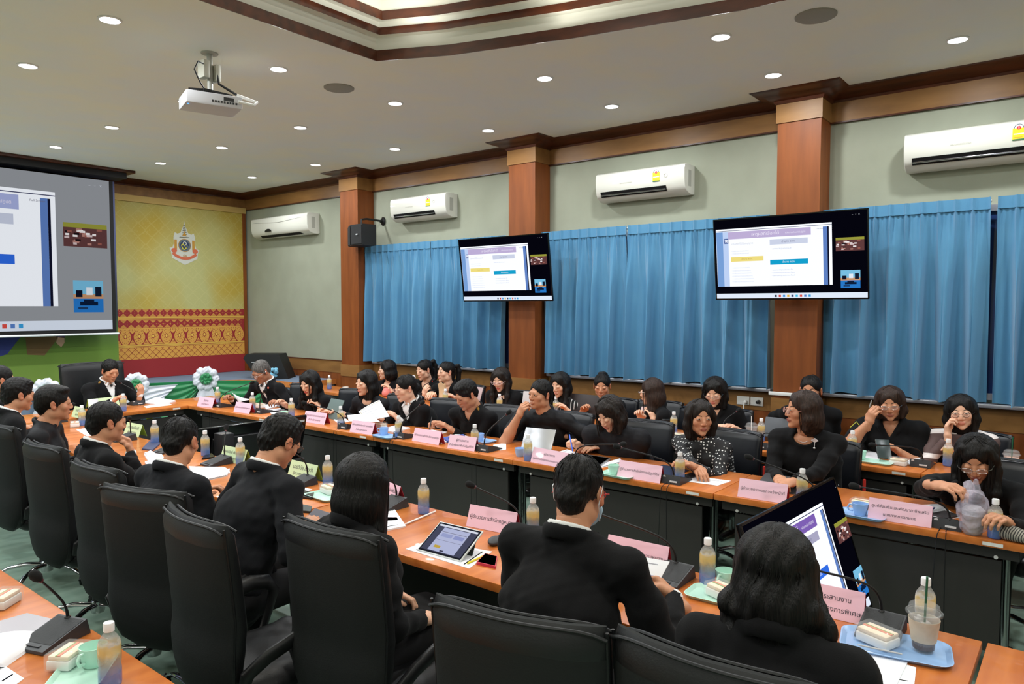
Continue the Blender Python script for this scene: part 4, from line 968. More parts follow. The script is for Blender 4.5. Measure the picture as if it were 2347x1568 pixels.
for y0, lb, pil in [(5.68, 'smaller-looking wall television showing a slide, on the middle pillar', PIL[1]), (2.63, 'larger-looking wall television showing a slide, on the right pillar', PIL[2])]:
    W, H = 1.26, .71; f, s = tv_parts(W, H)
    t = ob('wall_television', None, None, (6.24, y0, 1.88), -PI/2); ob('housing', f, t); ob('display', s, t)['label'] = 'lit display with a slide and two video tiles'
    b = MB(); yc = y0-(pil[0]+pil[1])/2; b.box((yc-.12, .05, .25), (yc+.12, .07, .5), MGR); b.box((yc-.03, .07, .33), (yc+.03, .17, .42), MGR); b.box((yc-.1, .17, .28), (yc+.1, .181, .48), MGR); ob('bracket', b, t)
    V, F = text_geo('TV', .001)
    t.rotation_euler = (.13, 0, -PI/2); tag(t, lb, 'television')
# projection screen
ps = ob('projection_screen', None, None, (1.15, 10.3, 1.47)); W, H = 3.2, 2.08
m = MB(); m.box((0, 0, 0), (W, .003, H-.055), mat('screen_cloth_black', (12, 12, 13), .8)); ob('black_border', m, ps)
s = MB(); slide(s, W-.1, H-.11, -.003, proj=True); s.v = [(x+.05, y, z+.05) for x, y, z in s.v]; ob('projected_picture', s, ps)['label'] = 'pale projected slide'
m = MB(); m.tube([(-.03, 0, -.012), (W+.03, 0, -.012)], .014, mat('rail_white_metal', (215, 220, 222), .3), 10); ob('bottom_bar', m, ps)
tag(ps, 'large projection screen showing a slide, left of the yellow wall print', 'projection screen')
m = MB(); m.box((.9, 10.22, 3.54), (4.5, 10.5, 3.615), mat('box_black', (16, 14, 14), .7)); m.box((.8, 10.14, 3.615), (4.58, 10.6, 3.648), WDK); tag(ob('screen_housing', m), 'dark housing box above the projection screen under the ceiling', 'screen housing')
# ============================================================ FURNITURE
TZ = .75
PANEL = mat('panel_black_laminate', (40, 38, 37), .5, noise=((2, 2, 2), (46, 44, 42), .3, .7)); CHR = mat('chrome', (200, 200, 205), .12, 1); STL = mat('steel_tube', (160, 162, 165), .25, 1)
def table_kind(key, L, D=.6):
    top = MB(); top.box((0, 0, .715), (L-.004, D, .75), WTAB, r=.003)
    pn = MB(); pn.box((.1, .07, .2), (L-.1, .088, .64), PANEL); pn.box((.03, .05, .655), (L-.03, .075, .714), PANEL)
    for x in (.12, L-.12): pn.lathe([(.009, 0), (.009, .004), (0, .005)], mat('cap_white', (210, 210, 208), .5), 10, Matrix.Translation((x, .05, .66)) @ Matrix.Rotation(PI/2, 4, 'X'))
    parts = [('tabletop', top), ('modesty_panel', pn)]
    for x in (.09, L-.09):
        lg = MB(); lg.tube([(x, .2, .05), (x, .2, .71)], .014, STL, 10); lg.tube([(x, .25, .05), (x, .25, .71)], .014, STL, 10); lg.box((x-.02, .12, .68), (x+.02, D-.1, .714), PLB)
        lg.tube([(x, .02, .03), (x, D-.02, .03)], .02, PLB, 8); lg.box((x-.012, .02, 0), (x+.012, .05, .02), PLB); lg.box((x-.012, D-.05, 0), (x+.012, D-.02, .02), PLB); parts.append(('leg', lg))
    st = MB(); st.box((L-.17, -.0012, .722), (L-.09, .001, .738), mat('sticker_white', (220, 220, 215), .5)); parts.append(('asset_sticker', st))
    kind(key, 'folding_table', 'table', parts)
table_kind('tab', 1.47); table_kind('tab2', 1.47, .45); table_kind('tabh', 1.82)
# row by the windows, front edge at X 3.94; local x runs toward -Y (left to right in the photo), front faces the well
RY = [8.22, 6.06, 4.59, 3.12, 1.65, .18]
put('tab', 'orange front row table under the two pink cards beside the stage', (3.94, 7.56, 0), -PI/2)
for y, lb in [(6.07, 'orange front row table facing the well, with the raised grey tablet cover on it'), (4.60, 'orange front row table facing the well, with the woman holding up a document'), (3.13, 'orange front row table facing the well, where the man rests his hand on his mouth'), (1.66, 'orange front row table facing the well, in front of the woman in the dark dress'), (.19, 'orange folding table at the right edge of the front row, ending out of view')]:
    put('tab', lb, (3.94, y, 0), -PI/2)
corner = MB(); corner.box((3.94, 7.56, .715), (4.54, 8.22, .75), WTAB, r=.003); corner.box((3.98, 8.1, 0), (4.5, 8.13, .7), PANEL); tag(ob('corner_table', corner), 'square orange corner table where head table and front row meet', 'table')
# head table: front faces the camera side (-Y)
put('tabh', 'orange head table under the stage where the chairman sits', (2.12, 7.62, 0), 0)
put('tab', 'orange head table continuing left of the chairman', (.64, 7.62, 0), 0)
# near row: front at X 2.72 faces the well (+X); local x runs toward +Y
for y, lb in [(.24, 'orange folding table in the near row, where the man in the face mask sits'), (1.72, 'orange folding table in the near row, with the tablet on a stand'), (3.2, 'orange folding table in the near row, with the green cards'), (4.68, 'orange folding table in the near row, at the man resting his chin on his fist'), (6.14, 'orange folding table in the near row, next to the head table'), (-1.24, 'orange folding table at the lower right corner, nearest the camera')]:
    put('tab', lb, (2.72, y, 0), PI/2)
# second row near the windows, very slightly turned
a2 = math.atan(.062)
for i, (y, lb) in enumerate([(8.17, 'orange table in the second row beside the stage corner'), (6.7, 'orange table in the second row under the first curtain, far from the camera'), (5.23, 'orange table in the second row behind the man writing'), (3.76, 'orange table in the second row with the dark laptop'), (2.29, 'orange table in the second row with the iced drink'), (.82, 'orange table in the second row where the woman adjusts her glasses'), (-.65, 'orange table at the right end of the second row')]):
    put('tab2', lb, (5.2+.062*y, y, 0), -PI/2-a2)
# row in the lower left corner
for y, lb in [(2.6, 'orange table in the lower left corner with the open folder and sandwich boxes'), (4.08, 'orange table cut off at the left edge, behind the one in the lower left corner')]: put('tab', lb, (.98, y-.02, 0), PI/2)
put('tab', 'orange table at the bottom left, nearest the camera with the mint tray', (.98, 1.1, 0), PI/2)
# ------------------------------------------------------------ swivel chairs
LEA = mat('leather_black', (18, 19, 21), .5, spec=.5, bump=((170, 170, 170), .25, .002)); LEB = mat('leather_back_panel', (33, 35, 35), .75, spec=.25, bump=((220, 220, 220), .3, .002)); LEN = mat('leather_navy_black', (20, 22, 28), .35, spec=.5)
def chair_kind(key, name, w=.47, top=1.05, low=.40, big=False, leather=None, seams=True):
    L1 = leather or LEA; bk = MB(); pip = MB()
    yb = lambda z: -.235-.055*((z-low)/(top-low))**1.6-.03*math.sin(min(1, (z-low)/.3)*PI)*(.6)
    hw = lambda z: (w/2)*(.80+.20*min(1, (z-low)/.22)**.6)*(1+.02*(z-low))
    nr = 18; npt = 28; V = []; rows = []
    for j in range(nr+1):
        t = j/nr; z = low+(top-low)*t; e = min(1, min(t/.09, (1-t)/.035)); e = math.sqrt(max(.04, 1-(1-e)**2)); th = (.036+.012*math.sin(t*PI))*(1.4 if big else 1)
        if seams and not big: th *= 1-.18*max(0, 1-abs(t-.30)/.02)-.18*max(0, 1-abs(t-.40)/.02)
        W_ = hw(z)*(.55+.45*min(1, t/.16)**.5 if t < .16 else 1)
        for i in range(npt):
            a = 2*PI*i/npt; c, s = math.cos(a), math.sin(a)
            x = math.copysign(abs(c)**(.35 if not big else .5), c)*W_*(.96+.04*e); y = math.copysign(abs(s)**.6, s)*th*e
            y += .045*(x/(w/2))**2   # wings curl forward
            V.append((x, yb(z)+y, z))
    F = [(j*npt+i, j*npt+(i+1) % npt, (j+1)*npt+(i+1) % npt, (j+1)*npt+i) for j in range(nr) for i in range(npt)]+[tuple(range(npt))[::-1], tuple(range(nr*npt, (nr+1)*npt))]
    # back half uses the matte panel leather
    Ff = [f for f in F if len(f) == 4 and (math.sin(2*PI*((f[0] % npt)+.5)/npt) > -.25 or f[0]//npt >= nr-2)]; Fb = [f for f in F if f not in Ff]
    bk.add(V, Ff, L1); o = len(bk.v)-len(V); k = bk.mi(LEB if not big else L1); bk.f += [tuple(i+o for i in f) for f in Fb]; bk.m += [k]*len(Fb)
    for sgn in (1, -1):
        ring = [(x, yb(top-.01)+sgn*.026*(1.4 if big else 1)+.045*(x/(w/2))**2, top-.004-.02*abs(x/(w/2))**6) for x in [hw(top)*(i/8-1) for i in range(17)]]
        pip.tube(ring, .0045, L1, 6)
    for x in (-1, 1): pip.tube([(x*hw(low+(top-low)*t)*.99, yb(low+(top-low)*t)+.028, low+(top-low)*t) for t in [.1, .3, .5, .7, .9, .985]], .0045, L1, 6)
    st = MB(); sv = SDF((-.32, -.3, .36), (.32, .34, .56), .014, k=.03)
    for x in (-1, 1): sv.cap((x*.15, -.16, .445), (x*.17, .2, .445), .05, .052)
    sv.cap((-.16, -.05, .452), (.16, -.05, .452), .05); sv.cap((-.17, .2, .452), (.17, .2, .452), .05); sv.ell((0, 0, .45), (.235, .27, .06)); sv.half((0, 0, .40), (0, 0, 1))
    seat = np_mesh('seat', [sv.mesh(1)+(0,)], [L1])
    parts = [('backrest', bk, [('piping', pip)]), ('seat', seat)]
    for x in (-1, 1):
        am = MB(); am.tube([(x*.235, -.2, .50), (x*.262, -.2, .555), (x*.272, -.13, .60), (x*.278, -.02, .635), (x*.28, .1, .652), (x*.278, .17, .64), (x*.272, .2, .60), (x*.265, .17, .52), (x*.255, .13, .44), (x*.2, .1, .41)], [.022, .03, .032, .032, .033, .031, .026, .02, .018, .018], PLB, 12, flat=.62); parts.append(('armrest', am))
    cl = MB(); cl.tube([(0, 0, .09), (0, 0, .27)], .026, PLB, 16); cl.tube([(0, 0, .25), (0, 0, .41)], .016, CHR, 12); cl.box((-.1, -.13, .385), (.1, .12, .41), PLB, r=.008); parts.append(('gas_column', cl))
    bs = MB(); bs.lathe([(.034, .06), (.038, .075), (.034, .125), (.028, .13)], CHR, 18)
    for i in range(5):
        a = 2*PI*i/5+.3; d = Vector((math.cos(a), math.sin(a), 0)); bs.tube([d*.02+Vector((0, 0, .105)), d*.12+Vector((0, 0, .115)), d*.22+Vector((0, 0, .1)), d*.285+Vector((0, 0, .068)), d*.3+Vector((0, 0, .06))], [.02, .019, .016, .013, .011], CHR, 10, flat=.7)
    parts.append(('star_base', bs))
    for i in range(5):
        a = 2*PI*i/5+.3; d = Vector((math.cos(a), math.sin(a), 0)); T = Matrix.Translation(d*.31) @ Matrix.Rotation(a+.7+i, 4, 'Z'); cs = MB()
        for x in (-.014, .014): cs.lathe([(.0, -.008), (.02, -.008), (.025, -.005), (.025, .005), (.02, .008), (0, .008)], PLB, 14, T @ Matrix.Translation((x, 0, .0255)) @ Matrix.Rotation(PI/2, 4, 'Y'))
        cs.tube([(-.012, -.022, .035), (-.01, 0, .055), (-.0, .02, .04)], .014, PLB, 8, T); parts.append(('caster', cs))
    kind(key, name, 'chair', parts)
chair_kind('chair', 'swivel_chair', top=1.08); chair_kind('chairn', 'swivel_chair', w=.46, top=.93, leather=LEN); chair_kind('boss', 'executive_chair', w=.68, top=1.2, low=.42, big=True); chair_kind('chairr', 'swivel_chair', w=.46, top=.90, low=.44, leather=LEN, seams=False)
# near row: rectangle of back top from pixels -> position and yaw
def near_chair(pl, pr, label, z=1.075):
    a = at(*pl, z=z); b = at(*pr, z=z); r = (b-a).normalized(); f = Vector((-r.y, r.x, 0)); c = (a+b)/2+f*.285
    return put('chair', label, (c.x, c.y, 0), math.atan2(r.y, r.x))
near_chair((50, 1010), (122, 1030), 'black swivel chair behind the man with combed back hair at the far left')
near_chair((160, 1055), (248, 1081), 'black swivel chair of the man resting chin on fist')
near_chair((222, 1112), (408, 1136), 'black swivel chair with a wide dark back, behind the man with thinning crown')
near_chair((368, 1158), (492, 1214), 'black swivel chair turned sideways, behind the man with glasses looking down')
near_chair((637, 1184), (856, 1240), 'black swivel chair behind the long haired woman, armrest raised in front')
near_chair((1005, 1380), (1350, 1450), 'black swivel chair at the bottom centre, behind the man with the face mask')
near_chair((1460, 1467), (1795, 1572), 'black swivel chair at the bottom right, behind the woman with wavy hair')
near_chair((-60, 965), (30, 985), 'black swivel chair cut off at the left edge of the photo')
# ============================================================ PEOPLE
W_ = lambda x, y, z=None, X=None: tuple(at(x, y, z=z, X=X))
EX_ = -PI/2   # faces the windows (+X)
EN_ = PI/2    # faces the well (-X)
def arm(px, z=.79, X=None, **k): return dict(w=W_(*px, z=None if X else z, X=X), world=True, **k)
# --- near row, backs to the camera
person('a1', 'man in black suit at the very left edge of the photo, only dark hair showing', (2, 872), X=2, yaw=EX_-.1, off=(0, 0.12), head=(0.1, 0.05, 0), hair=('short', 'black', 0), q=0, top='suit', legs=True)
person('a2', 'man in black suit with combed up hair and white collar, second from the left edge', (43, 905), X=1.9, yaw=EX_-.1, off=(0, 0.14), head=(0.1, 0.12, 0), hair=('tall', 'black', 0), q=1, skin=1)
person('a3', 'smiling man in black jacket with a gold anniversary print on the upper back', (125, 925), X=1.85, yaw=EX_-.55, off=(0, 0.1), head=(0.25, 0.02, 0), hair=('sweep', 'black', 0), q=1, cut='shirtcollar', top='shirtblack', build=1.08)
person('a4', 'man in black suit resting his chin on his closed fist', (246, 968), X=1.82, yaw=EX_-.1, off=(0, 0.12), head=(0.05, 0.08, 0), hair=('short', 'black', 0), q=1, arms={1: dict(w=W_(300, 1038, X=2.0), world=True, curl=1.0, dir=(-.3, -.05, .9), nz=(.3, 1, .2), hint=(.5, .2, -1)), -1: dict(w=(-.1, .36, .8))}, build=1.05)
person('a5', 'man in dark suit with thinning crown, seen from behind in front of the open booklet', (415, 1012), X=1.8, yaw=EX_+.1, off=(0, 0.12), head=(0.45, 0.25, 0), hair=('crew', 'black', 0), q=2, top='suit2', build=1.08)
person('a6', 'man in black suit and glasses with short hair, head bowed over the table', (643, 1012), X=1.98, yaw=EX_-.05, off=(0, 0.26), head=(0.1, 0.5, 0), hair=('tall', 'black', 0), q=2, top='suit2', glasses=('round', 'black'), build=1.08)
person('a7', 'woman in black jacket with long straight black hair, seen from behind', (838, 1112), X=1.78, yaw=EX_-.12, off=(0, 0.06), head=(0.3, 0.12, 0), hair=('straightback', 'black', .25), q=2, top='suit', cut='open', female=True, skirt=True, arms={1: dict(w=(.17, .2, .64), curl=1.), -1: dict(w=(-.1, .2, .66))}, skin=0)
person('a8', 'man in black suit with face mask and red framed glasses, holding a printed page', (1328, 1128), X=1.97, yaw=EX_+.06, off=(0, 0.2), head=(0.12, 0.25, 0), hair=('crew', 'black', 0), q=2, glasses=('rect', 'red'), build=1.1, arms={1: dict(w=W_(1545, 1370, X=2.2), world=True, curl=.75, dir=(-.75, .35, .35), nz=(.3, .5, .8)), -1: dict(w=(-.12, .42, .82))})
person('a9', 'woman with long wavy black hair and black top at the bottom right, nearest the camera', (1778, 1312), X=1.86, yaw=EX_+.1, off=(0, 0.12), head=(0.2, 0.2, 0), hair=('wavy', 'black', .22), q=2, cut='open', female=True, build=1.1)
# --- head table
person('b1', 'man in black suit and tie chairing from the large executive chair', (253, 850), Y=8.32, yaw=PI+.12, off=(0, .1), head=(-0.02, 0.3, 0), hair=('short', 'black', 0), q=1, eyes=.1, build=1.12, skin=1, arms={1: dict(w=(.12, .36, .83), curl=.8), -1: dict(w=(-.17, .36, .86), curl=1., dir=(0, .2, .9), nz=(0, 1, 0))})
tie('b1')
# --- front row facing the well
person('c1', 'grey haired man in black suit, tie and glasses reading a sheet beside the stage', (598, 852), X=4.42, yaw=EN_+.15, off=(0, 0.38), head=(-0.1, 0.5, 0), hair=('short', 'grey', 0), q=1, skin=2, glasses=('rect', 'silver'), eyes=.1, arms={1: arm((530, 915), .83, curl=.5), -1: arm((640, 925), .82, curl=.6)})
tie('c1')
person('c2', 'woman in black with long black hair looking down, behind the raised grey tablet', (709, 878), X=4.46, yaw=EN_+.05, off=(0, 0.34), head=(0.1, 0.4, 0), hair=('parted', 'black', .2), q=1, female=True, cut='open', skin=0, eyes=.1, lips=.9, arms={1: arm((655, 930), .8, curl=.4), -1: arm((735, 935), .8, curl=.5)})
person('c3', 'woman in black blouse with collarbone length hair writing, third in the front row', (838, 878), X=4.5, yaw=EN_+.1, off=(0, 0.3), head=(-0.15, 0.1, 0), hair=('half', 'black', .13), q=1, female=True, cut='dress', top='grey', skin=0, eyes=.15, lips=.6, arms={1: arm((755, 945), .8, curl=.65), -1: arm((790, 950), .79, curl=.3)})
person('c4', 'woman in glasses, white shirt and black jacket with tied hair holding up a document', (929, 890), X=4.5, yaw=EN_+.0, off=(0, 0.3), head=(-0.35, 0.2, 0), hair=('tied', 'black', 0), q=1, female=True, cut='suit', skin=0, eyes=.3, lips=.5, glasses=('round', 'gold'), arms={1: arm((870, 965), .8, curl=.3), -1: arm((915, 963), .8, curl=.4)})
person('c5', 'man in black jacket with gold pin bending over his notes and writing', (1068, 905), X=4.48, yaw=EN_+.1, off=(0, 0.32), head=(-0.35, 0.45, 0), hair=('tall', 'black', 0), q=1, cut='vneck', top='suit', skin=1, eyes=.1, arms={1: arm((1008, 975), .8, curl=.85), -1: arm((1035, 985), .79, curl=.25)})
person('c6', 'man in short sleeved black shirt resting his hand over his mouth', (1238, 905), X=4.6, yaw=EN_+.1, off=(0, 0.22), head=(-0.3, -0.05, 0), hair=('short', 'black', 0), q=2, cut='shirtcollar', top='shirtblack', skin=1, eyes=.45, build=1.12, arms={1: dict(w=W_(1190, 952, X=4.42), world=True, curl=.9, dir=(-.45, .0, .8), nz=(.3, .9, .2), sleeve='short', hint=(.4, .5, -1)), -1: arm((1300, 1000), .8, curl=.5)})
person('c7', 'woman in short sleeved black blouse with a hair clip writing with a blue pen', (1397, 948), X=4.42, yaw=EN_+.1, off=(0, 0.4), head=(-0.3, 0.6, 0), hair=('half', 'dark', .12), q=2, female=True, cut='crew', top='grey', skin=0, eyes=.05, lips=.6, build=1.15, arms={1: arm((1322, 1020), .81, curl=.85, sleeve='short'), -1: arm((1385, 1024), .80, curl=.25, sleeve='short', dir=(.6, .5, 0))})
person('c8', 'woman in black and white polka dot blouse with a white flower, turning to her neighbour', (1605, 958), X=4.6, yaw=EN_-.05, off=(0, 0.22), head=(0.75, 0.02, 0), hair=('bob', 'dark', .12), q=2, female=True, cut='crew', top='dots', skin=1, eyes=.9, lips=.8, arms={1: arm((1600, 1078), .8, curl=.4), -1: arm((1590, 1070), .82, curl=.4)})
person('c9', 'woman in plain black dress with chin length brown hair and brooch, facing left', (1838, 940), X=4.66, yaw=EN_-.05, off=(0, 0.18), head=(-0.85, 0, 0), hair=('bob', 'brown', .1), q=2, female=True, cut='dress', top='suit', skin=1, eyes=.5, lips=.9, glasses=('round', 'gold'), build=1.1, arms={1: arm((1785, 1098), .8, curl=.45), -1: arm((1815, 1105), .81, curl=.45)})
person('c10', 'woman with long black hair and glasses unwrapping a drink at the right edge', (2238, 1052), X=4.4, yaw=EN_-.1, off=(0, 0.42), head=(0.12, 0.5, 0.05), hair=('long', 'black', .22), q=2, female=True, cut='vneck', top='suit', skin=1, eyes=.1, lips=1., glasses=('rect', 'silver'), build=1.15, arms={1: dict(w=W_(2148, 1113, X=4.02), world=True, curl=.5, dir=(-.8, .4, .1), nz=(0, .3, 1), hint=(.9, -.3, -.4)), -1: arm((2305, 1195), .83, curl=.6)})
# --- second row by the windows
person('d1', 'woman with a rounded black bob and black lace top, by the window near the loudspeaker', (886, 848), X=5.95, yaw=EN_+.2, off=(0, .2), head=(-0.85, 0.05, 0), hair=('bob', 'black', .08), q=0, female=True, cut='open', skin=0, lips=.6)
person('d2', 'woman in black jacket with a white badge, holding the lit red microphone', (972, 848), X=6.08, yaw=EN_+.3, off=(0, .1), head=(-0.5, 0.2, 0), hair=('pony', 'black', .12), q=0, female=True, cut='open', skin=0, lips=.6, eyes=.2, arms={1: dict(w=W_(972, 905, X=5.85), world=True, curl=.9, dir=(-.4, .1, .9), nz=(.2, 1, 0)), -1: arm((968, 922), .82)})
person('d3', 'woman in black with a high ponytail speaking to her neighbour', (1022, 853), X=5.88, yaw=EN_+.2, off=(0, .26), head=(-0.5, -0.05, 0), hair=('pony', 'black', .1), q=0, female=True, cut='open', skin=0, lips=.5)
person('d4', 'woman with a fringe, pale pink glasses and black short sleeved top', (1147, 870), X=5.85, yaw=EN_+.1, off=(0, .2), head=(0.1, 0.35, 0), hair=('long', 'dark', .22), q=0, female=True, cut='crew', top='suit', skin=0, lips=.8, glasses=('rect', 'pink'), eyes=.2, arms={1: arm((1145, 925), .8, sleeve='short'), -1: arm((1165, 922), .8, sleeve='short')})
person('d5', 'woman with long hair and black and white striped top, behind the dark laptop', (1283, 882), X=5.9, yaw=EN_+.1, off=(0, .2), head=(-0.1, 0.25, 0), hair=('parted', 'black', .24), q=0, female=True, cut='crew', top='stripe', skin=0, lips=.5, eyes=.2)
person('d6', 'woman with her hair in a bun, half hidden behind the woman writing', (1380, 885), X=6, yaw=EN_+.1, off=(0, .2), head=(0.3, 0.2, 0), hair=('bun', 'black', 0), q=0, female=True, cut='crew', top='suit', skin=1, lips=.5, eyes=.2)
person('d7', 'woman in black jacket with long straight brown hair turned away, holding a phone', (1492, 898), X=5.82, yaw=EN_-.75, off=(0, 0.15), head=(-0.7, 0.1, 0), hair=('straightback', 'brown', .26), q=1, female=True, cut='open', skin=0, lips=.4, glasses=('rect', 'silver'), arms={1: arm((1470, 960), .84), -1: arm((1500, 965), .82)})
person('d8', 'woman in black short sleeved blouse, centre parting and glasses, reading in the second row', (1638, 898), X=5.88, yaw=EN_+.15, off=(0, .2), head=(0, 0.4, 0), hair=('half', 'black', .12), q=1, female=True, cut='vneck', top='suit', skin=0, eyes=.1, lips=.7, glasses=('rect', 'silver'), arms={1: arm((1635, 985), .8, sleeve='short'), -1: arm((1690, 985), .8, sleeve='short', curl=.4)})
person('d9', 'woman with sleek tied back hair, mostly hidden behind the woman with the brooch', (1858, 895), X=5.95, yaw=EN_+.25, off=(0, .2), head=(-0.2, 0.1, 0), hair=('tied', 'black', 0), q=0, female=True, cut='vneck', top='suit', skin=1, build=1.05, arms={1: arm((1790, 985), .82), -1: arm((1840, 990), .8)})
person('d10', 'smiling woman in black blouse lifting her glasses with one hand', (2040, 925), X=5.82, yaw=EN_+.05, off=(0, .2), head=(0.1, 0.2, 0.08), hair=('bob', 'brown', .08), q=1, female=True, cut='vneck', top='suit', skin=1, lips=.8, eyes=.35, glasses=('rect', 'silver'), build=1.1, arms={1: dict(w=W_(1992, 968, X=5.66), world=True, curl=.75, dir=(-.3, .1, .9), nz=(.4, .8, 0), sleeve='short', hint=(.7, .4, -1)), -1: arm((2060, 1035), .8, sleeve='short', curl=.55)})
person('d11', 'woman in brown and white patterned blouse and round glasses leaning her cheek on her hand', (2203, 945), X=5.85, yaw=EN_-.1, off=(0, .2), head=(0.2, 0.05, 0.1), hair=('bob', 'black', .12), q=1, female=True, cut='crew', top='brown', skin=0, lips=.5, eyes=.8, glasses=('round', 'black'), arms={1: dict(w=W_(2172, 1002, X=5.74), world=True, curl=.7, dir=(.1, -.1, .95), nz=(.9, .2, .1), hint=(.3, .6, -1)), -1: arm((2210, 1050), .8)})
# ============================================================ THINGS ON THE TABLES
def snap(p, m=.045):
    "keep a point on the table top it stands on"
    best = None
    for k, (x0, x1, y0, y1) in enumerate([(2.12, 2.72, -1.2, 7.62), (3.94, 4.54, -1.3, 8.22), (.64, 3.94, 7.62, 8.22), (.38, .98, 1.1, 5.5), (5.2, 5.65, -2, 8.17)]):
        dx = .062*p.y if k == 4 else 0; mm = m if k != 3 else min(m, .01)
        q = Vector((min(x1+dx-mm, max(x0+dx+mm, p.x)), min(y1-mm, max(y0+mm, p.y)), p.z)); d = (q-p).length
        if best is None or d < best[0]: best = (d, q)
    return best[1] if best[0] < .35 else p
def P_(x, y, z=TZ, m=.045): return snap(at(x, y, z=z), m)
# --- bottles
def bottle_mat():
    m = mat('bottle_printed_sleeve', (225, 225, 225), .08, spec=.7, coat=.4); nt = m.node_tree; b = nt.nodes['Principled BSDF']; N = nt.nodes.new; L = nt.links.new
    tc = N('ShaderNodeTexCoord'); sp = N('ShaderNodeSeparateXYZ'); L(tc.outputs['Object'], sp.inputs[0]); n = N('ShaderNodeTexNoise'); n.inputs['Scale'].default_value = 45; L(tc.outputs['Object'], n.inputs[0])
    ad = N('ShaderNodeMath'); ad.operation = 'MULTIPLY_ADD'; ad.inputs[1].default_value = .03; L(n.outputs[0], ad.inputs[0]); L(sp.outputs['Z'], ad.inputs[2])
    mr = N('ShaderNodeMapRange'); mr.inputs['From Max'].default_value = .19; L(ad.outputs[0], mr.inputs['Value'])
    r = N('ShaderNodeValToRGB'); L(mr.outputs[0], r.inputs[0]); e = r.color_ramp.elements; e[0].color = srgb(70, 110, 190); e[1].position = 1; e[1].color = srgb(215, 215, 215)
    for p, c in ((.3, (96, 134, 200)), (.4, (150, 160, 175)), (.52, (196, 180, 140)), (.62, (226, 198, 122)), (.72, (222, 196, 128)), (.76, (215, 215, 212))): q = e.new(p); q.color = srgb(*c)
    L(r.outputs[0], b.inputs['Base Color'])
    r2 = N('ShaderNodeValToRGB'); L(mr.outputs[0], r2.inputs[0]); e = r2.color_ramp.elements; e[0].color = (.75,)*3+(1,); e[1].position = .8; e[1].color = (.28,)*3+(1,); q = e.new(.38); q.color = (.5,)*3+(1,); q = e.new(.5); q.color = (.4,)*3+(1,); q = e.new(.6); q.color = (.8,)*3+(1,); q = e.new(.74); q.color = (.75,)*3+(1,)
    L(r2.outputs[0], b.inputs['Alpha']); return m
BM_ = bottle_mat(); CAPM = mat('cap_white_plastic', (238, 238, 240), .35); 
bt = MB().lathe([(.0, .002), (.024, .0), (.029, .004), (.0305, .012), (.0305, .05), (.0285, .062), (.0305, .075), (.0305, .118), (.028, .132), (.02, .146), (.0135, .154), (.0125, .162)], BM_, 24, cap=False)
cp = MB().lathe([(.0135, .158), (.0148, .159), (.0148, .180), (.0135, .183), (0, .183)], CAPM, 20, cap=False)
wt = MB().lathe([(0, .006), (.026, .006), (.027, .06), (.0265, .07), (.0275, .112), (0, .112)], mat('water_in_bottle', (205, 212, 220), .05, alpha=.25, spec=.6), 20, cap=False)
kind('bottle', 'water_bottle', 'bottle', [('bottle_body', bt), ('cap', cp), ('water', wt)])
for x, y, lb, k in [(283, 943, 'water bottle with white cap in front of the chairman', 0), (200, 974, 'water bottle half hidden between the two men at the left', 0), (371, 1014, 'water bottle behind the green card, right of the fist of the man', 0), (487, 1042, 'water bottle beside the green card of two lines, in the near row', 0), (597, 1056, 'water bottle partly hidden by the bowed man in glasses', 0), (767, 1110, 'water bottle left of the long haired woman seen from behind', 0), (971, 1177, 'water bottle beside the white pencil', 1), (1256, 1215, 'water bottle left of the man in the face mask', 0), (1621, 1341, 'water bottle beside the mint cup, near the tilted display', 1), (2128, 1432, 'water bottle standing behind the iced coffee with a green straw', 1), (253, 1572, 'water bottle in the lower left corner beside the mint tray', 1),
  (499, 925, 'water bottle behind the pink card nearest the stage', 0), (579, 940, 'water bottle beside the second pink card from the stage', 0), (668, 956, 'water bottle in front of the woman with the raised grey tablet', 0), (781, 978, 'water bottle beside the writing woman, third in the front row', 0), (914, 1004, 'water bottle in front of the woman in the white shirt', 0), (1088, 1028, 'water bottle beside the blue pencil case of the writing man', 0), (1207, 1057, 'water bottle in front of the silver tablet in the front row', 1), (1558, 1104, 'water bottle in front of the polka dot blouse', 1), (1838, 1150, 'water bottle in front of the woman with the brooch', 0), (2277, 1239, 'deep blue water bottle at the right end of the front row', 1)]:
    p = P_(x, y); put('bottle', lb, (p.x, p.y, TZ), random.random()*6, 'water bottles')
for x, y, lb in [(755, 892, 'water bottle on the second row, left of the loudspeaker side curtain'), (1021, 930, 'water bottle in the second row beside the paper bag'), (1145, 944, 'water bottle in the second row in front of the woman with a fringe'), (1290, 948, 'water bottle beside the dark laptop in the second row'), (1544, 993, 'water bottle with a light cap beside the black tumbler'), (1747, 1010, 'water bottle beside the iced drink in the second row'), (1953, 1045, 'water bottle left of the mint cup in the second row'), (2172, 1068, 'water bottle in the second row left of the woman unwrapping a drink')]:
    p = P_(x, y); put('bottle', lb, (p.x, p.y, TZ), random.random()*6, 'water bottles')
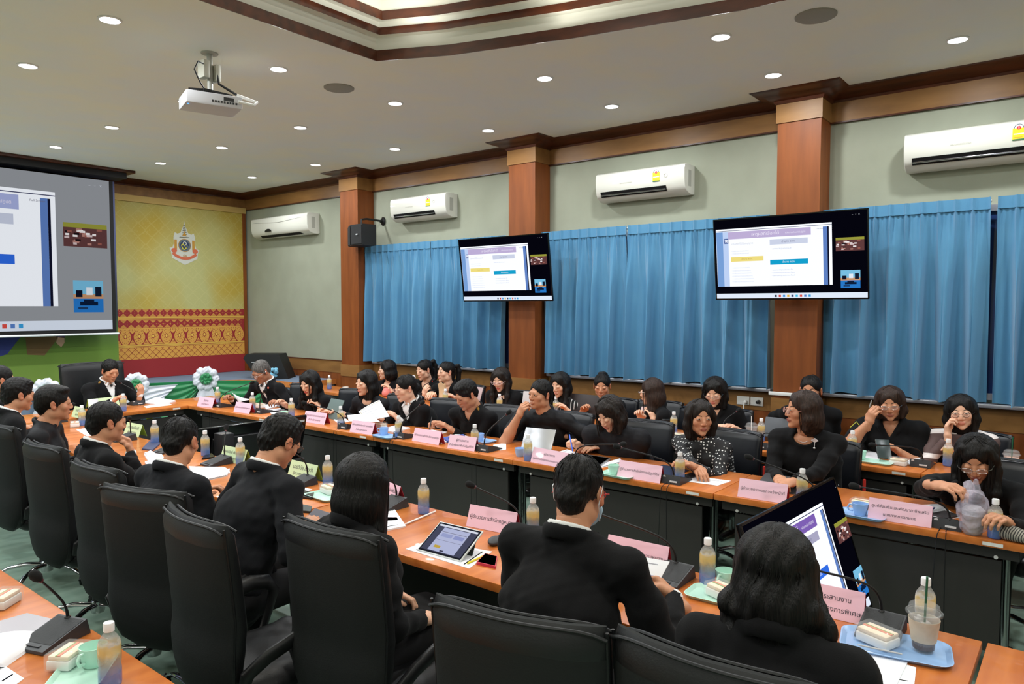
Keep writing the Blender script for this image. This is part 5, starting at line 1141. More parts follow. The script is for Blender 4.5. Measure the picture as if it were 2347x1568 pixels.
# --- name cards
PINK = mat('card_pink', (240, 196, 214), .5, coat=.3); GRN = mat('card_green', (206, 226, 180), .5, coat=.3); CRED = mat('card_red_inside', (186, 44, 62), .5); CYG = mat('card_yellow_green_inside', (150, 176, 60), .5); INK = mat('ink_dark_grey', (70, 64, 76), .6); ACR = mat('acrylic_clear', (225, 230, 235), .05, alpha=.3)
def card(bl, br, lines, green, label, H=.1, size=None, sp=None):
    a = at(*bl, z=TZ); b = at(*br, z=TZ); sh = (snap(a, .02)-a); a = a+sh; b = b+sh; L = max(.2, (b-a).length); d = (b-a).normalized(); rz = math.atan2(d.y, d.x); dp = .036
    t = ob('name_card', None, None, (a.x, a.y, TZ), rz); m = MB(); mt = GRN if green else PINK; sl = math.atan2(dp, H)
    m.add([(0, 0, .001), (L, 0, .001), (L, dp, H), (0, dp, H), (0, .0015, .001), (L, .0015, .001), (L, dp+.0015, H), (0, dp+.0015, H)], [(0, 1, 2, 3), (7, 6, 5, 4), (0, 4, 5, 1), (1, 5, 6, 2), (2, 6, 7, 3), (3, 7, 4, 0)], mt); ob('front_face', m, t)
    m = MB(); m.add([(0, 2*dp, .001), (L, 2*dp, .001), (L, dp+.002, H), (0, dp+.002, H), (0, 2*dp-.0015, .001), (L, 2*dp-.0015, .001), (L, dp+.0006, H), (0, dp+.0006, H)], [(3, 2, 1, 0), (4, 5, 6, 7), (1, 5, 4, 0), (2, 6, 5, 1), (0, 4, 7, 3)], CYG if green else CRED); ob('back_face', m, t)
    m = MB(); n = len(lines); T = Matrix.Rotation(-sl, 4, 'X') @ Matrix.Rotation(PI/2, 4, 'X')
    G_ = [text_geo(s, 1.) for s in lines]; fit = .9*L/max(max(v.x for v in V)-min(v.x for v in V) for V, F in G_)
    for i, s in enumerate(lines):
        sz = (size or [.034, .024])[min(i, 1)] if n > 1 else .034
        V, F = G_[i]; sz = min(sz, fit*1.15 if size is None and i == 0 and n > 1 and len(lines[0]) < len(lines[1]) else fit)
        zz = H*(.5 if n == 1 else (.66, .3)[i]); m.add([(L/2+v.x*sz, -.0012+zz*dp/H+v.y*sz*math.sin(sl), zz+v.y*sz*math.cos(sl)) for v in V], F, INK)
    ob('lettering', m, t); tag(t, label, 'name card', 'pink and green name cards')
card((451, 931), (486, 935), ['ผู้แทน', 'สำนักวิชาการ'], 0, 'small pink name card nearest the stage corner of the tables')
card((535, 944), (571, 949), ['ผู้อำนวยการสำนักกฎหมาย'], 0, 'pink name card in front of the grey haired man')
card((694, 967), (743, 974), ['ผู้อำนวยการกองประสานงาน', 'สำนักบริหารกลาง'], 0, 'pink two line name card in front of the raised grey tablet')
card((801, 990), (852, 998), ['ผู้อำนวยการกลุ่มบริหารงานพัสดุ', 'สำนักบริหารกลาง'], 0, 'pink name card before the woman holding the document')
card((944, 1010), (1005, 1021), ['ผู้อำนวยการสำนักบริหารกองทุน'], 0, 'pink one line name card in front of the writing man')
card((1018, 1029), (1080, 1037), ['ผู้อำนวยการ', 'สำนักพัฒนาพื้นที่ปฏิรูปที่ดิน'], 0, 'pink name card below the bottle of the writing man')
card((1209, 1061), (1288, 1077), ['ผู้อำนวยการ', 'ศูนย์เทคโนโลยีสารสนเทศและการสื่อสาร'], 0, 'pink name card beside the silver tablet')
card((1403, 1096), (1502, 1113), ['ผู้อำนวยการสำนักจัดการปฏิรูปที่ดิน'], 0, 'pink one line name card in front of the polka dot blouse')
card((1683, 1142), (1795, 1160), ['ผู้อำนวยการกองการเจ้าหน้าที่'], 0, 'pink name card in front of the woman with the brooch, cut by the display')
card((1980, 1196), (2128, 1220), ['ศูนย์ส่งเสริมและพัฒนาอาชีพเสริม', 'นอกภาคการเกษตร'], 0, 'large pink name card at the right end of the front row', size=[.034, .034])
card((311, 992), (346, 999), ['นายสมเกียรติ', 'ผู้ตรวจราชการ'], 1, 'green name card beyond the fist of the resting man')
card((503, 1055), (557, 1067), ['นายอุดวิทย์ พิมพ์ทองงาม', 'ผู้ตรวจราชการกรม'], 1, 'green name card left of the bowed man in glasses')
card((658, 1092), (718, 1107), ['นายวินัย เมฆดำ', 'ผู้ตรวจราชการกรม'], 1, 'green name card right of the bowed man in glasses')
card((852, 1137), (905, 1160), ['ผู้อำนวยการสำนักพัฒนา', 'และเทคโนโลยี'], 0, 'pink name card beside the long haired woman seen from behind', size=[.034, .034])
card((1068, 1206), (1177, 1228), ['ผู้อำนวยการสำนักกฎหมาย'], 0, 'pink name card behind the tablet on a stand')
card((1385, 1283), (1525, 1316), ['ผู้อำนวยการสำนักจัดการแผนงาน'], 0, 'pink name card behind the printed page of the masked man')
card((1835, 1402), (1975, 1434), ['ผู้ประสานงาน', 'หน่วยโครงการพิเศษ'], 0, 'pink name card beside the wavy haired woman', size=[.036, .036])
card((205, 938), (275, 930), ['ประธานการประชุม'], 1, 'long pale green name card in front of the chairman')
card((163, 955), (184, 960), ['นายวิชัย', 'ผู้ตรวจ'], 1, 'small green name card beside the smiling man')
# --- microphones
GRYP = mat('mic_base_grey', (52, 54, 58), .5); FOAM = mat('mic_foam_black', (16, 16, 17), .95, bump=((600, 600, 600), .6, .002)); MSH = mat('mic_panel_mesh', (34, 36, 38), .6, bump=((400, 400, 400), .8, .002)); STK = mat('sticker_pale', (210, 214, 218), .5)
mb_ = MB(); w = .062
mb_.add([(-w, 0, .006), (w, 0, .006), (w, .012, .052), (-w, .012, .052), (-w, .17, .012), (w, .17, .012), (-w, .17, .002), (w, .17, .002), (-w, 0, .0), (w, 0, .0)], [(0, 1, 2, 3), (8, 9, 1, 0), (5, 4, 3, 2), (4, 5, 7, 6), (0, 3, 4, 6, 8), (1, 9, 7, 5, 2), (6, 7, 9, 8)], GRYP)
mp_ = MB(); mp_.add([(-w+.006, .02, .0512), (w-.006, .02, .0512), (w-.006, .14, .0204), (-w+.006, .14, .0204)], [(0, 1, 2, 3)], MSH); mp_.box((-.03, .147, .0165), (.03, .158, .0185), PLB)
ml_ = MB(); ml_.lathe([(.0, 0), (.009, 0), (.009, .0012), (0, .0014)], STK, 16, Matrix.Translation((-.044, .0095, .04)) @ Matrix.Rotation(PI/2+.2, 4, 'X'), cap=False); ml_.box((-.005, -.001, .013), (.042, .004, .022), STK)
MIC = [mb_.data('base'), mp_.data('speaker_panel'), ml_.data('stickers')]
def mic(b, head, rot, label, red=False, cable=True, lift=.11):
    t = ob('desk_microphone', None, None, (b.x, b.y, TZ), rot); bs = ob('base', MIC[0], t); ob('speaker_panel', MIC[1], bs); ob('stickers', MIC[2], bs)
    R = Matrix.Rotation(-rot, 3, 'Z'); h = R @ (head-Vector((b.x, b.y, TZ))); p0 = Vector((.012, .02, .045)); n = MB(); pts = []
    p1 = p0+Vector((0, .0, lift)); p2 = p0.lerp(h, .3)+Vector((0, 0, lift*.55))
    for i in range(15): u = i/14; pts.append(p0*(1-u)**3+p1*3*u*(1-u)**2+p2*3*u*u*(1-u)+h*u**3)
    n.tube(pts, [.005]*3+[.0042]*9+[.0038]*3, PLB, 8); n.lathe([(.011, -.004), (.010, .006), (.006, .01)], PLB, 12, Matrix.Translation(p0)); ob('gooseneck', n, t)
    d = (pts[-1]-pts[-2]).normalized(); m = MB(); q = d.to_track_quat('Z', 'Y').to_matrix().to_4x4(); m.lathe([(.006, -.012), (.011, -.006), (.0155, .006), (.0165, .02), (.0135, .032), (.006, .038), (0, .039)], FOAM, 16, Matrix.Translation(h) @ q)
    hd = ob('foam_windscreen', m, t)
    if red is not None:
        m = MB(); m.lathe([(.0075, -.016), (.0085, -.012), (.0075, -.006)], emat('mic_ring_lit', (255, 40, 40), 2.5) if red else mat('mic_ring', (90, 40, 46), .4), 14, Matrix.Translation(h) @ q); ob('indicator_ring', m, t)
    if cable:
        m = MB(); 
        for k in (-1, 1): m.tube([(k*.012-.01, .002, .006), (k*.014-.01, -.03, .004), (k*.018-.01, -.062, -.01), (k*.02-.012, -.068, -.06), (k*.024-.016, -.062, -.22-.1*(k > 0)), (k*.03-.02, -.058, -.42-.12*(k > 0))], .0022, PLB, 6)
        ob('cable', m, t)
    return tag(t, label, 'microphone', 'desk microphones')
FR = -PI/2; NR = PI/2
def m1(bx, hx, z, rot, lb, **k): mic(P_(*bx), at(*hx, z=z), rot, lb, **k)
m1((497, 934), (575, 878), 1.0, FR, 'desk microphone at the corner of the tables beside the stage')
m1((590, 948), (606, 898), .98, FR, 'desk microphone in front of the tie of the grey haired man')
m1((783, 984), (701, 924), .98, FR, 'desk microphone pointing left over the raised grey tablet')
m1((912, 1006), (965, 926), 1.03, FR, 'desk microphone in front of the ribbon of the woman in the white shirt')
m1((1103, 1036), (1163, 948), 1.03, FR, 'desk microphone left of the silver tablet')
m1((1310, 1066), (1424, 1018), .94, FR, 'desk microphone in front of the woman writing with a blue pen, pointing right')
m1((1525, 1115), (1419, 1025), .98, FR, 'desk microphone in front of the polka dot blouse, pointing left')
m1((1856, 1172), (1722, 1050), 1.0, FR, 'desk microphone in front of the woman with the brooch, base hidden by the display', cable=False)
m1((2165, 1220), (1964, 1115), .95, FR, 'grey desk microphone at the right end of the front row')
mic(P_(318, 929), at(275, 877, z=1.0), 0, 'desk microphone in front of the chairman')
def m2(c, hx, z, lb, **k):   # near row: footprint centre given
    p = P_(*c); p.x = 2.66 if c[0] > 250 else p.x; mic(p, at(*hx, z=z), NR, lb, **k)
m2((185, 962), (166, 927), .93, 'desk microphone beside the face of the smiling man', cable=False)
m2((352, 1000), (297, 959), .95, 'desk microphone beyond the green card of the resting man', cable=False)
m2((466, 1024), (420, 960), .97, 'desk microphone behind the man with thinning crown', cable=False)
m2((610, 1044), (518, 984), .97, 'desk microphone pointing left of the bowed man in glasses', cable=False)
m2((745, 1100), (655, 1028), .98, 'desk microphone beside the green card right of the bowed man', cable=False)
m2((927, 1155), (845, 1078), .98, 'desk microphone beside the bottle with the white pencil', cable=False)
m2((1225, 1220), (1084, 1114), .98, 'desk microphone left of the masked man, its head over the black panel', cable=False)
m2((1570, 1310), (1368, 1176), 1.0, 'desk microphone right of the printed page of the masked man', cable=False)
m2((2040, 1420), (1840, 1300), 1.0, 'desk microphone between sandwich plate and tilted display', cable=False)
mic(at(152, 1452, z=TZ)+Vector((.03, 0, 0)), at(88, 1326, z=.97), NR+.35, 'desk microphone with a red ring in the lower left corner', red=False, cable=False, lift=.06)
mic(P_(962, 912), at(993, 872, z=.97), FR, 'desk microphone with a bright red lit ring in the second row', red=True, cable=False)
mic(P_(1650, 1003), at(1690, 942, z=.96), FR, 'thin desk microphone with a red tip in the second row', cable=False)
mic(P_(1738, 1030), at(1790, 1000, z=.86), FR, 'black desk microphone beside the iced drink in the second row', cable=False)
mic(P_(2108, 1072), at(2003, 1020, z=.92), FR, 'desk microphone with blue screen in the second row before the phone', cable=False)
# --- cups, trays, sandwich boxes
def cupk(key, col):
    m = mat('melamine_'+key, col, .3, coat=.3); b = MB().lathe([(.0, .003), (.024, .003), (.027, 0), (.029, .004), (.036, .035), (.039, .06), (.0375, .0605), (.034, .035), (.026, .01), (0, .008)], m, 24, cap=False)
    h = MB().tube([(.037, 0, .05), (.052, 0, .052), (.06, 0, .038), (.054, 0, .022), (.035, 0, .02)], .0045, m, 8); kind('cup_'+key, 'cup', 'cup', [('bowl', b), ('handle', h)])
    t = MB(); a, c = .12, .075
    def rr(w_, h_, r, n=6): 
        o = []
        for cx, cy, a0 in ((w_-r, h_-r, 0), (-w_+r, h_-r, PI/2), (-w_+r, -h_+r, PI), (w_-r, -h_+r, 1.5*PI)):
            for i in range(n+1): t_ = a0+PI/2*i/n; o.append((cx+r*math.cos(t_), cy+r*math.sin(t_)))
        return o
    rings = [(rr(a-.012, c-.012, .03), 0), (rr(a, c, .035), .014), (rr(a-.003, c-.003, .034), .0145), (rr(a-.014, c-.014, .03), .004)]; n = len(rings[0][0]); V = [(x, y, z) for r_, z in rings for x, y in r_]
    F = [(j*n+i, j*n+(i+1) % n, (j+1)*n+(i+1) % n, (j+1)*n+i) for j in range(3) for i in range(n)]+[tuple(range(n))[::-1], tuple(range(3*n, 4*n))]; t.add(V, F, m)
    kind('tray_'+key, 'serving_tray', 'tray', [('tray', t)])
cupk('mint', (186, 226, 210)); cupk('blue', (150, 186, 232)); cupk('white', (232, 230, 222))
CLR = mat('clear_plastic', (235, 238, 240), .06, alpha=.13, spec=.8); BRD = mat('sandwich_bread', (232, 214, 190), .9, noise=((30, 30, 30), (240, 228, 210), .3, .7)); HAM = mat('sandwich_ham', (214, 130, 104), .7); LET = mat('sandwich_lettuce', (120, 160, 80), .7); WBX = mat('wrap_white', (236, 236, 234), .6)
b = MB(); b.box((-.05, -.035, .002), (.05, .035, .03), WBX, r=.004); b.box((-.047, -.032, .03), (.047, .032, .044), BRD, r=.004); b.box((-.045, -.006, .03), (.045, .004, .0455), HAM); b.box((-.045, .004, .03), (.045, .009, .0452), LET)
c_ = MB(); c_.box((-.055, -.04, 0), (.055, .04, .052), CLR, r=.006); kind('sandwich', 'sandwich_box', 'sandwich box', [('sandwich', b), ('clear_box', c_)])
def item(k, px, rot, lb, grp=None, z=TZ, dz=0): p = P_(*px); return put(k, lb, (p.x, p.y, z+dz), rot, grp)
def ab(k, a, b, lb, sc=1., dz=0):
    a = P_(*a, m=.0); b = P_(*b, m=.0); d = b-a; c = (a+b)/2; o = put(k, lb, (c.x, c.y, TZ+dz), math.atan2(d.y, d.x)); o.scale = (sc, sc, 1); return o
item('tray_mint', (190, 1545), .9, 'mint green tray with a sandwich box in the lower left corner')
item('cup_mint', (215, 1528), 3.6, 'mint cup on the mint tray in the lower left corner', dz=.005); item('sandwich', (158, 1525), .6, 'sandwich box on the mint tray in the lower left corner', 'sandwich boxes', dz=.005)
item('sandwich', (8, 1388), .7, 'sandwich box cut off at the left edge of the photo', 'sandwich boxes')
item('tray_mint', (745, 1140), 1.5, 'mint tray beside the long haired woman seen from behind'); item('sandwich', (755, 1132), 1.4, 'sandwich box on the mint tray in the middle of the near row', 'sandwich boxes', dz=.005)
ab('tray_blue', (1950, 1468), (2157, 1508), 'pale blue tray under the iced coffee at the lower right', 1.3); item('tray_blue', (1965, 1192), 1.5, 'pale blue tray under the blue cup at the right end of the front row')
item('cup_blue', (1964, 1189), 2, 'pale blue cup beside the large pink name card', dz=.005); item('sandwich', (1976, 1166), 1.5, 'sandwich box behind the pale blue cup', 'sandwich boxes')
ab('sandwich', (1972, 1462), (2052, 1496), 'long wrapped sandwich on the pale blue tray at the lower right', 1.05, .006)
item('tray_mint', (1650, 1372), 1.6, 'mint tray beside the wavy haired woman'); item('cup_mint', (1663, 1342), 3, 'mint cup beside the wavy haired woman', dz=.0); item('sandwich', (1655, 1372), 1.2, 'wrapped sandwich on the mint tray beside the wavy haired woman', 'sandwich boxes', dz=.005)
item('tray_mint', (1402, 1096), 1.5, 'mint tray in front of the tablet of the writing woman'); item('cup_mint', (1396, 1093), 1.2, 'mint cup between two pink cards in the front row', dz=.005)
item('tray_blue', (1103, 1012), 1.5, 'pale blue tray right of the writing man'); item('cup_blue', (1099, 1012), 2, 'pale blue cup behind the bottle of the writing man', dz=.005)
item('tray_blue', (885, 1002), 1.5, 'pale blue tray before the woman in the white shirt'); item('cup_blue', (880, 998), 2, 'pale blue cup before the woman in the white shirt', dz=.005); item('sandwich', (872, 982), 1.5, 'sandwich box beside the document pages in the front row', 'sandwich boxes')
item('cup_mint', (652, 957), 1, 'mint cup beside the bottle before the raised grey tablet'); item('sandwich', (597, 935), 1.5, 'sandwich box before the grey haired man', 'sandwich boxes')
item('cup_blue', (1192, 1046), 1, 'pale blue cup half hidden behind the bottle before the silver tablet')
item('tray_mint', (2004, 1061), 1.5, 'mint oval tray in the second row'); item('cup_mint', (1972, 1054), 3.5, 'mint cup in the second row before the lifted elbow', dz=.005); item('sandwich', (2060, 1066), 1.4, 'open sandwich box in the second row near the phone', 'sandwich boxes')
item('cup_white', (310, 982), 1, 'cream paper cup beside the resting man'); item('sandwich', (172, 978), 1.2, 'snack box before the smiling man', 'sandwich boxes'); item('sandwich', (1540, 1010), 1.4, 'snack box beside the black tumbler in the second row', 'sandwich boxes')
item('cup_white', (792, 898), 1, 'white cup on the second row near the first pillar')
# iced coffee with green straw
t = MB().lathe([(0, .004), (.03, .0), (.034, .02), (.044, .115), (.046, .12), (.043, .12), (.031, .02), (0, .008)], CLR, 28, cap=False); cof = MB().lathe([(0, .008), (.0305, .008), (.032, .035), (0, .035)], mat('coffee_dark', (66, 34, 24), .15), 24, cap=False)
slv = MB().lathe([(.0345, .032), (.0435, .1), (.0445, .1), (.0355, .032), (.0345, .032)], mat('paper_sleeve', (206, 192, 172), .85, noise=((20, 20, 20), (186, 172, 152), .4, .7)), 28, cap=False); slv.add([(.03, -.035, .05), (.075, -.05, .045), (.055, -.03, .085), (.03, -.034, .085)], [(0, 1, 2, 3), (3, 2, 1, 0)], mat('paper_sleeve', (214, 204, 190)))
lid = MB().lathe([(.052, .116), (.052, .122), (.046, .124), (.042, .142), (.03, .15), (.0, .152)], CLR, 28, cap=False); stw = MB().tube([(0, 0, .03), (-.012, .0, .235)], .0035, mat('straw_green', (30, 92, 66), .4), 10); ice = MB()
for i in range(7): g = random.Random(i); ice.box((g.uniform(-.02, .01), g.uniform(-.02, .01), .04+i*.008), (g.uniform(.012, .024), g.uniform(.012, .024), .058+i*.008), mat('ice_clear', (225, 220, 215), .1, alpha=.5), r=.003)
kind('iced', 'iced_coffee', 'drink', [('cup', t), ('coffee', cof), ('sleeve', slv), ('dome_lid', lid), ('straw', stw), ('ice', ice)])
item('iced', (2116, 1494), .6, 'iced coffee with paper sleeve and green straw at the lower right', dz=.006)
slv2 = MB().tube([(0, 0, .03), (.004, 0, .2)], .0035, mat('straw_white', (235, 235, 235), .4), 10); cof2 = MB().lathe([(0, .008), (.0305, .008), (.037, .06), (0, .06)], mat('coffee_milk', (92, 62, 54), .2), 24, cap=False)
kind('iced2', 'iced_coffee', 'drink', [('cup', t), ('coffee', cof2), ('dome_lid', lid), ('straw', slv2)])
item('iced2', (1722, 1012), .6, 'iced brown drink with a white straw in the second row'); tea = MB().lathe([(0, .008), (.0305, .008), (.041, .098), (0, .098)], mat('drink_pink_milk', (226, 178, 160), .3), 24, cap=False)
kind('iced3', 'iced_drink', 'drink', [('cup', t), ('drink', tea), ('dome_lid', lid), ('straw', stw)]); item('iced3', (2318, 1082), .4, 'pale pink iced drink at the far right of the second row')
# big bagged cup in front of the woman at the right
bag = SDF((-.12, -.1, 0), (.12, .1, .3), .006, k=.02); bag.line([(0, 0, .05), (0, 0, .12), (0, 0, .16)], [.055, .062, .05]); bag.line([(-.02, 0, .15), (-.06, .01, .2), (-.085, .03, .27)], [.03, .02, .012]); bag.line([(.03, 0, .15), (.06, 0, .19), (.085, -.01, .215)], [.03, .022, .02]); bag.wob(.006, 70, 3); bag.half((0, 0, .003), (0, 0, 1))
bagm = np_mesh('bag', [bag.mesh(0)+(0,)], [mat('bag_film', (215, 208, 226), .12, alpha=.34, spec=.8, bump=((60, 60, 60), .8, .01))]); cup3 = MB().lathe([(0, .006), (.038, .004), (.042, .02), (.05, .12), (.05, .125)], CLR, 28, cap=False); cf3 = MB().lathe([(0, .01), (.0385, .01), (.046, .095), (0, .095)], mat('iced_tea_brown', (150, 118, 96), .2, noise=((25, 25, 25), (110, 72, 56), .4, .7)), 24, cap=False)
ic3 = MB().lathe([(0, .095), (.046, .095), (.048, .118), (.03, .135), (0, .14)], mat('crushed_ice', (214, 210, 220), .3, alpha=.7, bump=((90, 90, 90), 1, .01)), 24, cap=False)
kind('bagcup', 'bagged_iced_drink', 'drink', [('cup', cup3), ('drink', cf3), ('crushed_ice', ic3), ('plastic_bag', bagm)]); item('bagcup', (2228, 1228), .5, 'large iced drink in a crumpled clear plastic bag being opened')
# tumbler, bag, basket, purse
tm = MB().lathe([(0, 0), (.032, 0), (.034, .01), (.036, .07)], mat('tumbler_clear', (205, 208, 208), .15, alpha=.6), 24, cap=False); tm2 = MB().lathe([(.037, .068), (.038, .1), (.034, .104), (0, .104)], PLB, 24, cap=False); tm3 = MB().tube([(.037, 0, .09), (.062, 0, .085), (.066, 0, .05), (.05, 0, .025), (.035, 0, .022)], .005, PLB, 8)
kind('tumbler', 'tumbler', 'tumbler', [('body', tm), ('lid', tm2), ('handle', tm3)]); item('tumbler', (1526, 988), -.5, 'clear tumbler with a black lid and handle in the second row')
pb = MB(); pb.sheet(6, 8, lambda u, v: ((u-.5)*.15, .02*math.sin(v*3), .24*v-.06*abs(u-.5)*v), mat('paper_bag_tan', (222, 190, 150), .85), .002); pb.sheet(6, 8, lambda u, v: ((u-.5)*.14, .05-.03*v, .2*v+.03*u*v), mat('paper_bag_tan', (222, 190, 150), .85), .002); pb.box((-.07, .0, 0), (.07, .05, .01), mat('paper_bag_tan', (222, 190, 150), .85)); p = P_(1010, 925); tag(ob('paper_bag', pb, None, (p.x, p.y, TZ), FR-.3), 'open tan paper bag on the second row table', 'paper bag')
pl = SDF((-.1, -.08, 0), (.1, .08, .16), .007, k=.03); pl.ell((0, 0, .06), (.075, .05, .062)); pl.ell((-.05, 0, .035), (.035, .045, .035)); pl.half((0, 0, .001), (0, 0, 1)); p = P_(888, 908); tb = ob('soft_toy_bag', np_mesh('soft_toy_bag', [pl.mesh(1)+(0,)], [mat('plush_coral', (226, 130, 122), .9, noise=((40, 40, 40), (238, 224, 218), .62, .7))]), None, (p.x, p.y, TZ), .4); tag(tb, 'coral coloured pouch on the second row table, behind the woman in glasses', 'pouch')
bk = MB().lathe([(.03, 0), (.045, .09), (.047, .09), (.033, 0)], mat('basket_straw', (206, 186, 96), .8, bump=((120, 120, 200), 1, .004)), 20, cap=True); hb = MB().tube([(-.045, 0, .09), (-.04, 0, .17), (0, 0, .215), (.04, 0, .17), (.045, 0, .09)], .004, mat('basket_handle', (196, 196, 70), .6), 8); fl = MB()
for i in range(8): g = random.Random(i+20); fl.ball((g.uniform(-.025, .025), g.uniform(-.025, .025), .09+g.uniform(0, .015)), .012, [mat('candy_white', (235, 232, 225), .4), mat('candy_orange', (226, 150, 90), .4)][i % 2], 8)
kind('basket', 'gift_basket', 'basket', [('basket', bk), ('handle', hb), ('sweets', fl)]); p = P_(1966, 1030); put('basket', 'tiny straw basket with a hoop handle behind the bottle in the second row', (p.x+.1, p.y, TZ), FR)
pu = SDF((-.12, -.07, 0), (.12, .07, .09), .005, k=.02); pu.ell((0, 0, .028), (.095, .05, .03)); pu.ell((-.03, 0, .035), (.06, .045, .03)); pu.half((0, 0, .001), (0, 0, 1))
pm = stripe_mat('purse_pattern', (150, 146, 134), (52, 50, 48), 30, .55, 'X'); pz = MB(); pz.ball((-.075, -.035, .03), .007, mat('pearl', (230, 224, 205), .2), 10); pz.tube([(.08, -.01, .03), (.11, -.03, .012), (.16, -.03, .004)], .003, PLB, 6)
kind('purse', 'patterned_pouch', 'pouch', [('pouch', np_mesh('pouch', [pu.mesh(1)+(0,)], [pm])), ('strap', pz)]); item('purse', (2325, 1240), -1.9, 'black and white patterned pouch at the right edge of the front row')
# ============================================================ PAPERS, TABLETS, LAPTOPS
PAP = mat('paper_white', (236, 238, 244), .7); PGR = mat('paper_print_grey', (170, 172, 182), .8); PBL = mat('paper_print_blue', (96, 140, 220), .7); POR = mat('paper_print_orange', (244, 196, 140), .7); COV = mat('booklet_cover', (226, 230, 236), .4)
def paper(name, px, th, label, cat='papers', text=0, m=PAP, z=TZ, lift=None, img=None):
    "flat sheet or pad whose four corners lie on the table"
    P4 = [at(x, y, z=z+th) for x, y in px]; c = sum(P4, Vector())/4; sh_ = snap(c, .06)-c; P4 = [p+sh_ for p in P4]; c = c+sh_; mb = MB(); q = [p-c for p in P4]
    area = sum(q[i].x*q[(i+1) % 4].y-q[(i+1) % 4].x*q[i].y for i in range(4))
    if area < 0: q = [q[0], q[3], q[2], q[1]]
    mb.add([(p.x, p.y, 0) for p in q]+[(p.x, p.y, -th) for p in q], [(0, 1, 2, 3), (7, 6, 5, 4), (0, 4, 5, 1), (1, 5, 6, 2), (2, 6, 7, 3), (3, 7, 4, 0)], m)
    o = P4
    L = lambda u, v: (lambda a, b: a.lerp(b, v))((o[0]-c).lerp(o[1]-c, u), (o[3]-c).lerp(o[2]-c, u))
    for i in range(text):
        v = .12+.76*i/max(1, text-1) if text > 1 else .3; u1 = random.uniform(.6, .9); a = [L(.1, v), L(u1, v), L(u1, v+.018), L(.1, v+.018)]; mb.add([(p.x, p.y, .0006) for p in a], [(0, 1, 2, 3), (3, 2, 1, 0)], PGR)
    for u0, v0, u1, v1, mt in (img or []): a = [L(u0, v0), L(u1, v0), L(u1, v1), L(u0, v1)]; mb.add([(p.x, p.y, .0008) for p in a], [(0, 1, 2, 3), (3, 2, 1, 0)], mt)
    return tag(ob(name, mb, None, c), label, cat)
paper('paper_sheet', [(1950, 1485), (2100, 1530), (2092, 1600), (1960, 1600)], .002, 'white sheets at the lower right corner beside the pale blue tray', text=3)
paper('notepad', [(1945, 1480), (2080, 1518), (2040, 1600), (1950, 1600)], .005, 'blank notepad under the arm of the wavy haired woman', 'notepad')
paper('paper_sheet', [(930, 1258), (985, 1238), (1128, 1264), (1075, 1303)], .002, 'white sheets lying under the tablet on a stand', text=2)
paper('paper_sheet', [(878, 1160), (905, 1168), (930, 1205), (880, 1215)], .008, 'stack of handouts right of the long haired woman', text=3, img=[(.2, .5, .8, .65, POR)])
paper('paper_sheet', [(1590, 1100), (1673, 1104), (1646, 1112), (1575, 1098)], .001, 'white sheet beside the bottle before the polka dot blouse', text=2)
paper('paper_sheet', [(1582, 1090), (1675, 1102), (1645, 1113), (1570, 1103)], .001, 'white handout between polka dot blouse and pink card', text=1, z=TZ+.001)
paper('paper_sheet', [(1258, 1042), (1300, 1030), (1345, 1045), (1310, 1054)], .002, 'paper the woman with the blue pen is writing on', text=2, img=[(.1, .6, .4, .8, PBL)])
paper('paper_sheet', [(1355, 1070), (1422, 1050), (1425, 1060), (1380, 1072)], .002, 'paper under the tablet of the woman with the blue pen', img=[(0, .8, 1, .9, PBL)])
paper('paper_sheet', [(1130, 1020), (1160, 1015), (1160, 1030), (1145, 1032)], .003, 'papers beside the silver tablet in the front row', text=2)
paper('paper_sheet', [(945, 993), (990, 985), (1025, 990), (1000, 1000)], .002, 'paper the man with the gold pin is writing on', text=2)
paper('booklet', [(1000, 1008), (1048, 994), (1085, 1003), (1010, 1015)], .008, 'booklet beside the blue pencil case', 'booklet', m=COV)
paper('paper_sheet', [(870, 985), (905, 975), (940, 980), (905, 990)], .01, 'thick stack of papers before the woman in the white shirt', text=2)
paper('paper_sheet', [(765, 962), (790, 957), (800, 966), (775, 970)], .004, 'notebook under the hand of the third woman in the front row', 'notebook')
paper('paper_sheet', [(610, 940), (650, 934), (660, 943), (625, 950)], .003, 'handouts left of the mint cup in the front row', text=2, img=[(.2, .5, .7, .7, PBL)])
paper('booklet', [(602, 929), (625, 924), (636, 930), (612, 937)], .012, 'open booklet before the grey haired man', 'booklet')
paper('paper_sheet', [(330, 922), (360, 910), (405, 918), (375, 927)], .012, 'open booklet right of the chairman', 'booklet', text=1)
paper('paper_sheet', [(330, 931), (385, 924), (395, 928), (335, 935)], .002, 'sheets on the head table beside the microphone')
paper('paper_sheet', [(180, 930), (215, 925), (240, 932), (200, 940)], .003, 'papers left of the chairman on the head table', text=2)
paper('paper_sheet', [(175, 985), (215, 978), (235, 992), (200, 1000)], .003, 'papers beyond the smiling man', text=2)
paper('tablet_case', [(325, 1028), (345, 1008), (368, 1015), (350, 1031)], .01, 'dark blue folded case beside the fist of the resting man', 'case', m=mat('case_navy', (52, 60, 92), .6))
paper('paper_sheet', [(330, 1040), (345, 1032), (375, 1050), (345, 1065)], .01, 'pad of papers behind the resting man', text=2)
paper('paper_sheet', [(700, 1118), (716, 1122), (702, 1126), (690, 1122)], .002, 'scrap of paper beside the green card')
paper('paper_sheet', [(1470, 962), (1500, 958), (1535, 968), (1500, 972)], .003, 'papers in the second row before the turned away woman')
paper('paper_sheet', [(1605, 992), (1660, 985), (1695, 995), (1640, 1002)], .006, 'papers in the second row before the woman in glasses', img=[(.2, .3, .8, .8, mat('paper_print_lilac', (150, 140, 200), .7))])
paper('paper_sheet', [(1140, 938), (1175, 932), (1190, 938), (1160, 946)], .003, 'papers in the second row before the woman with a fringe')
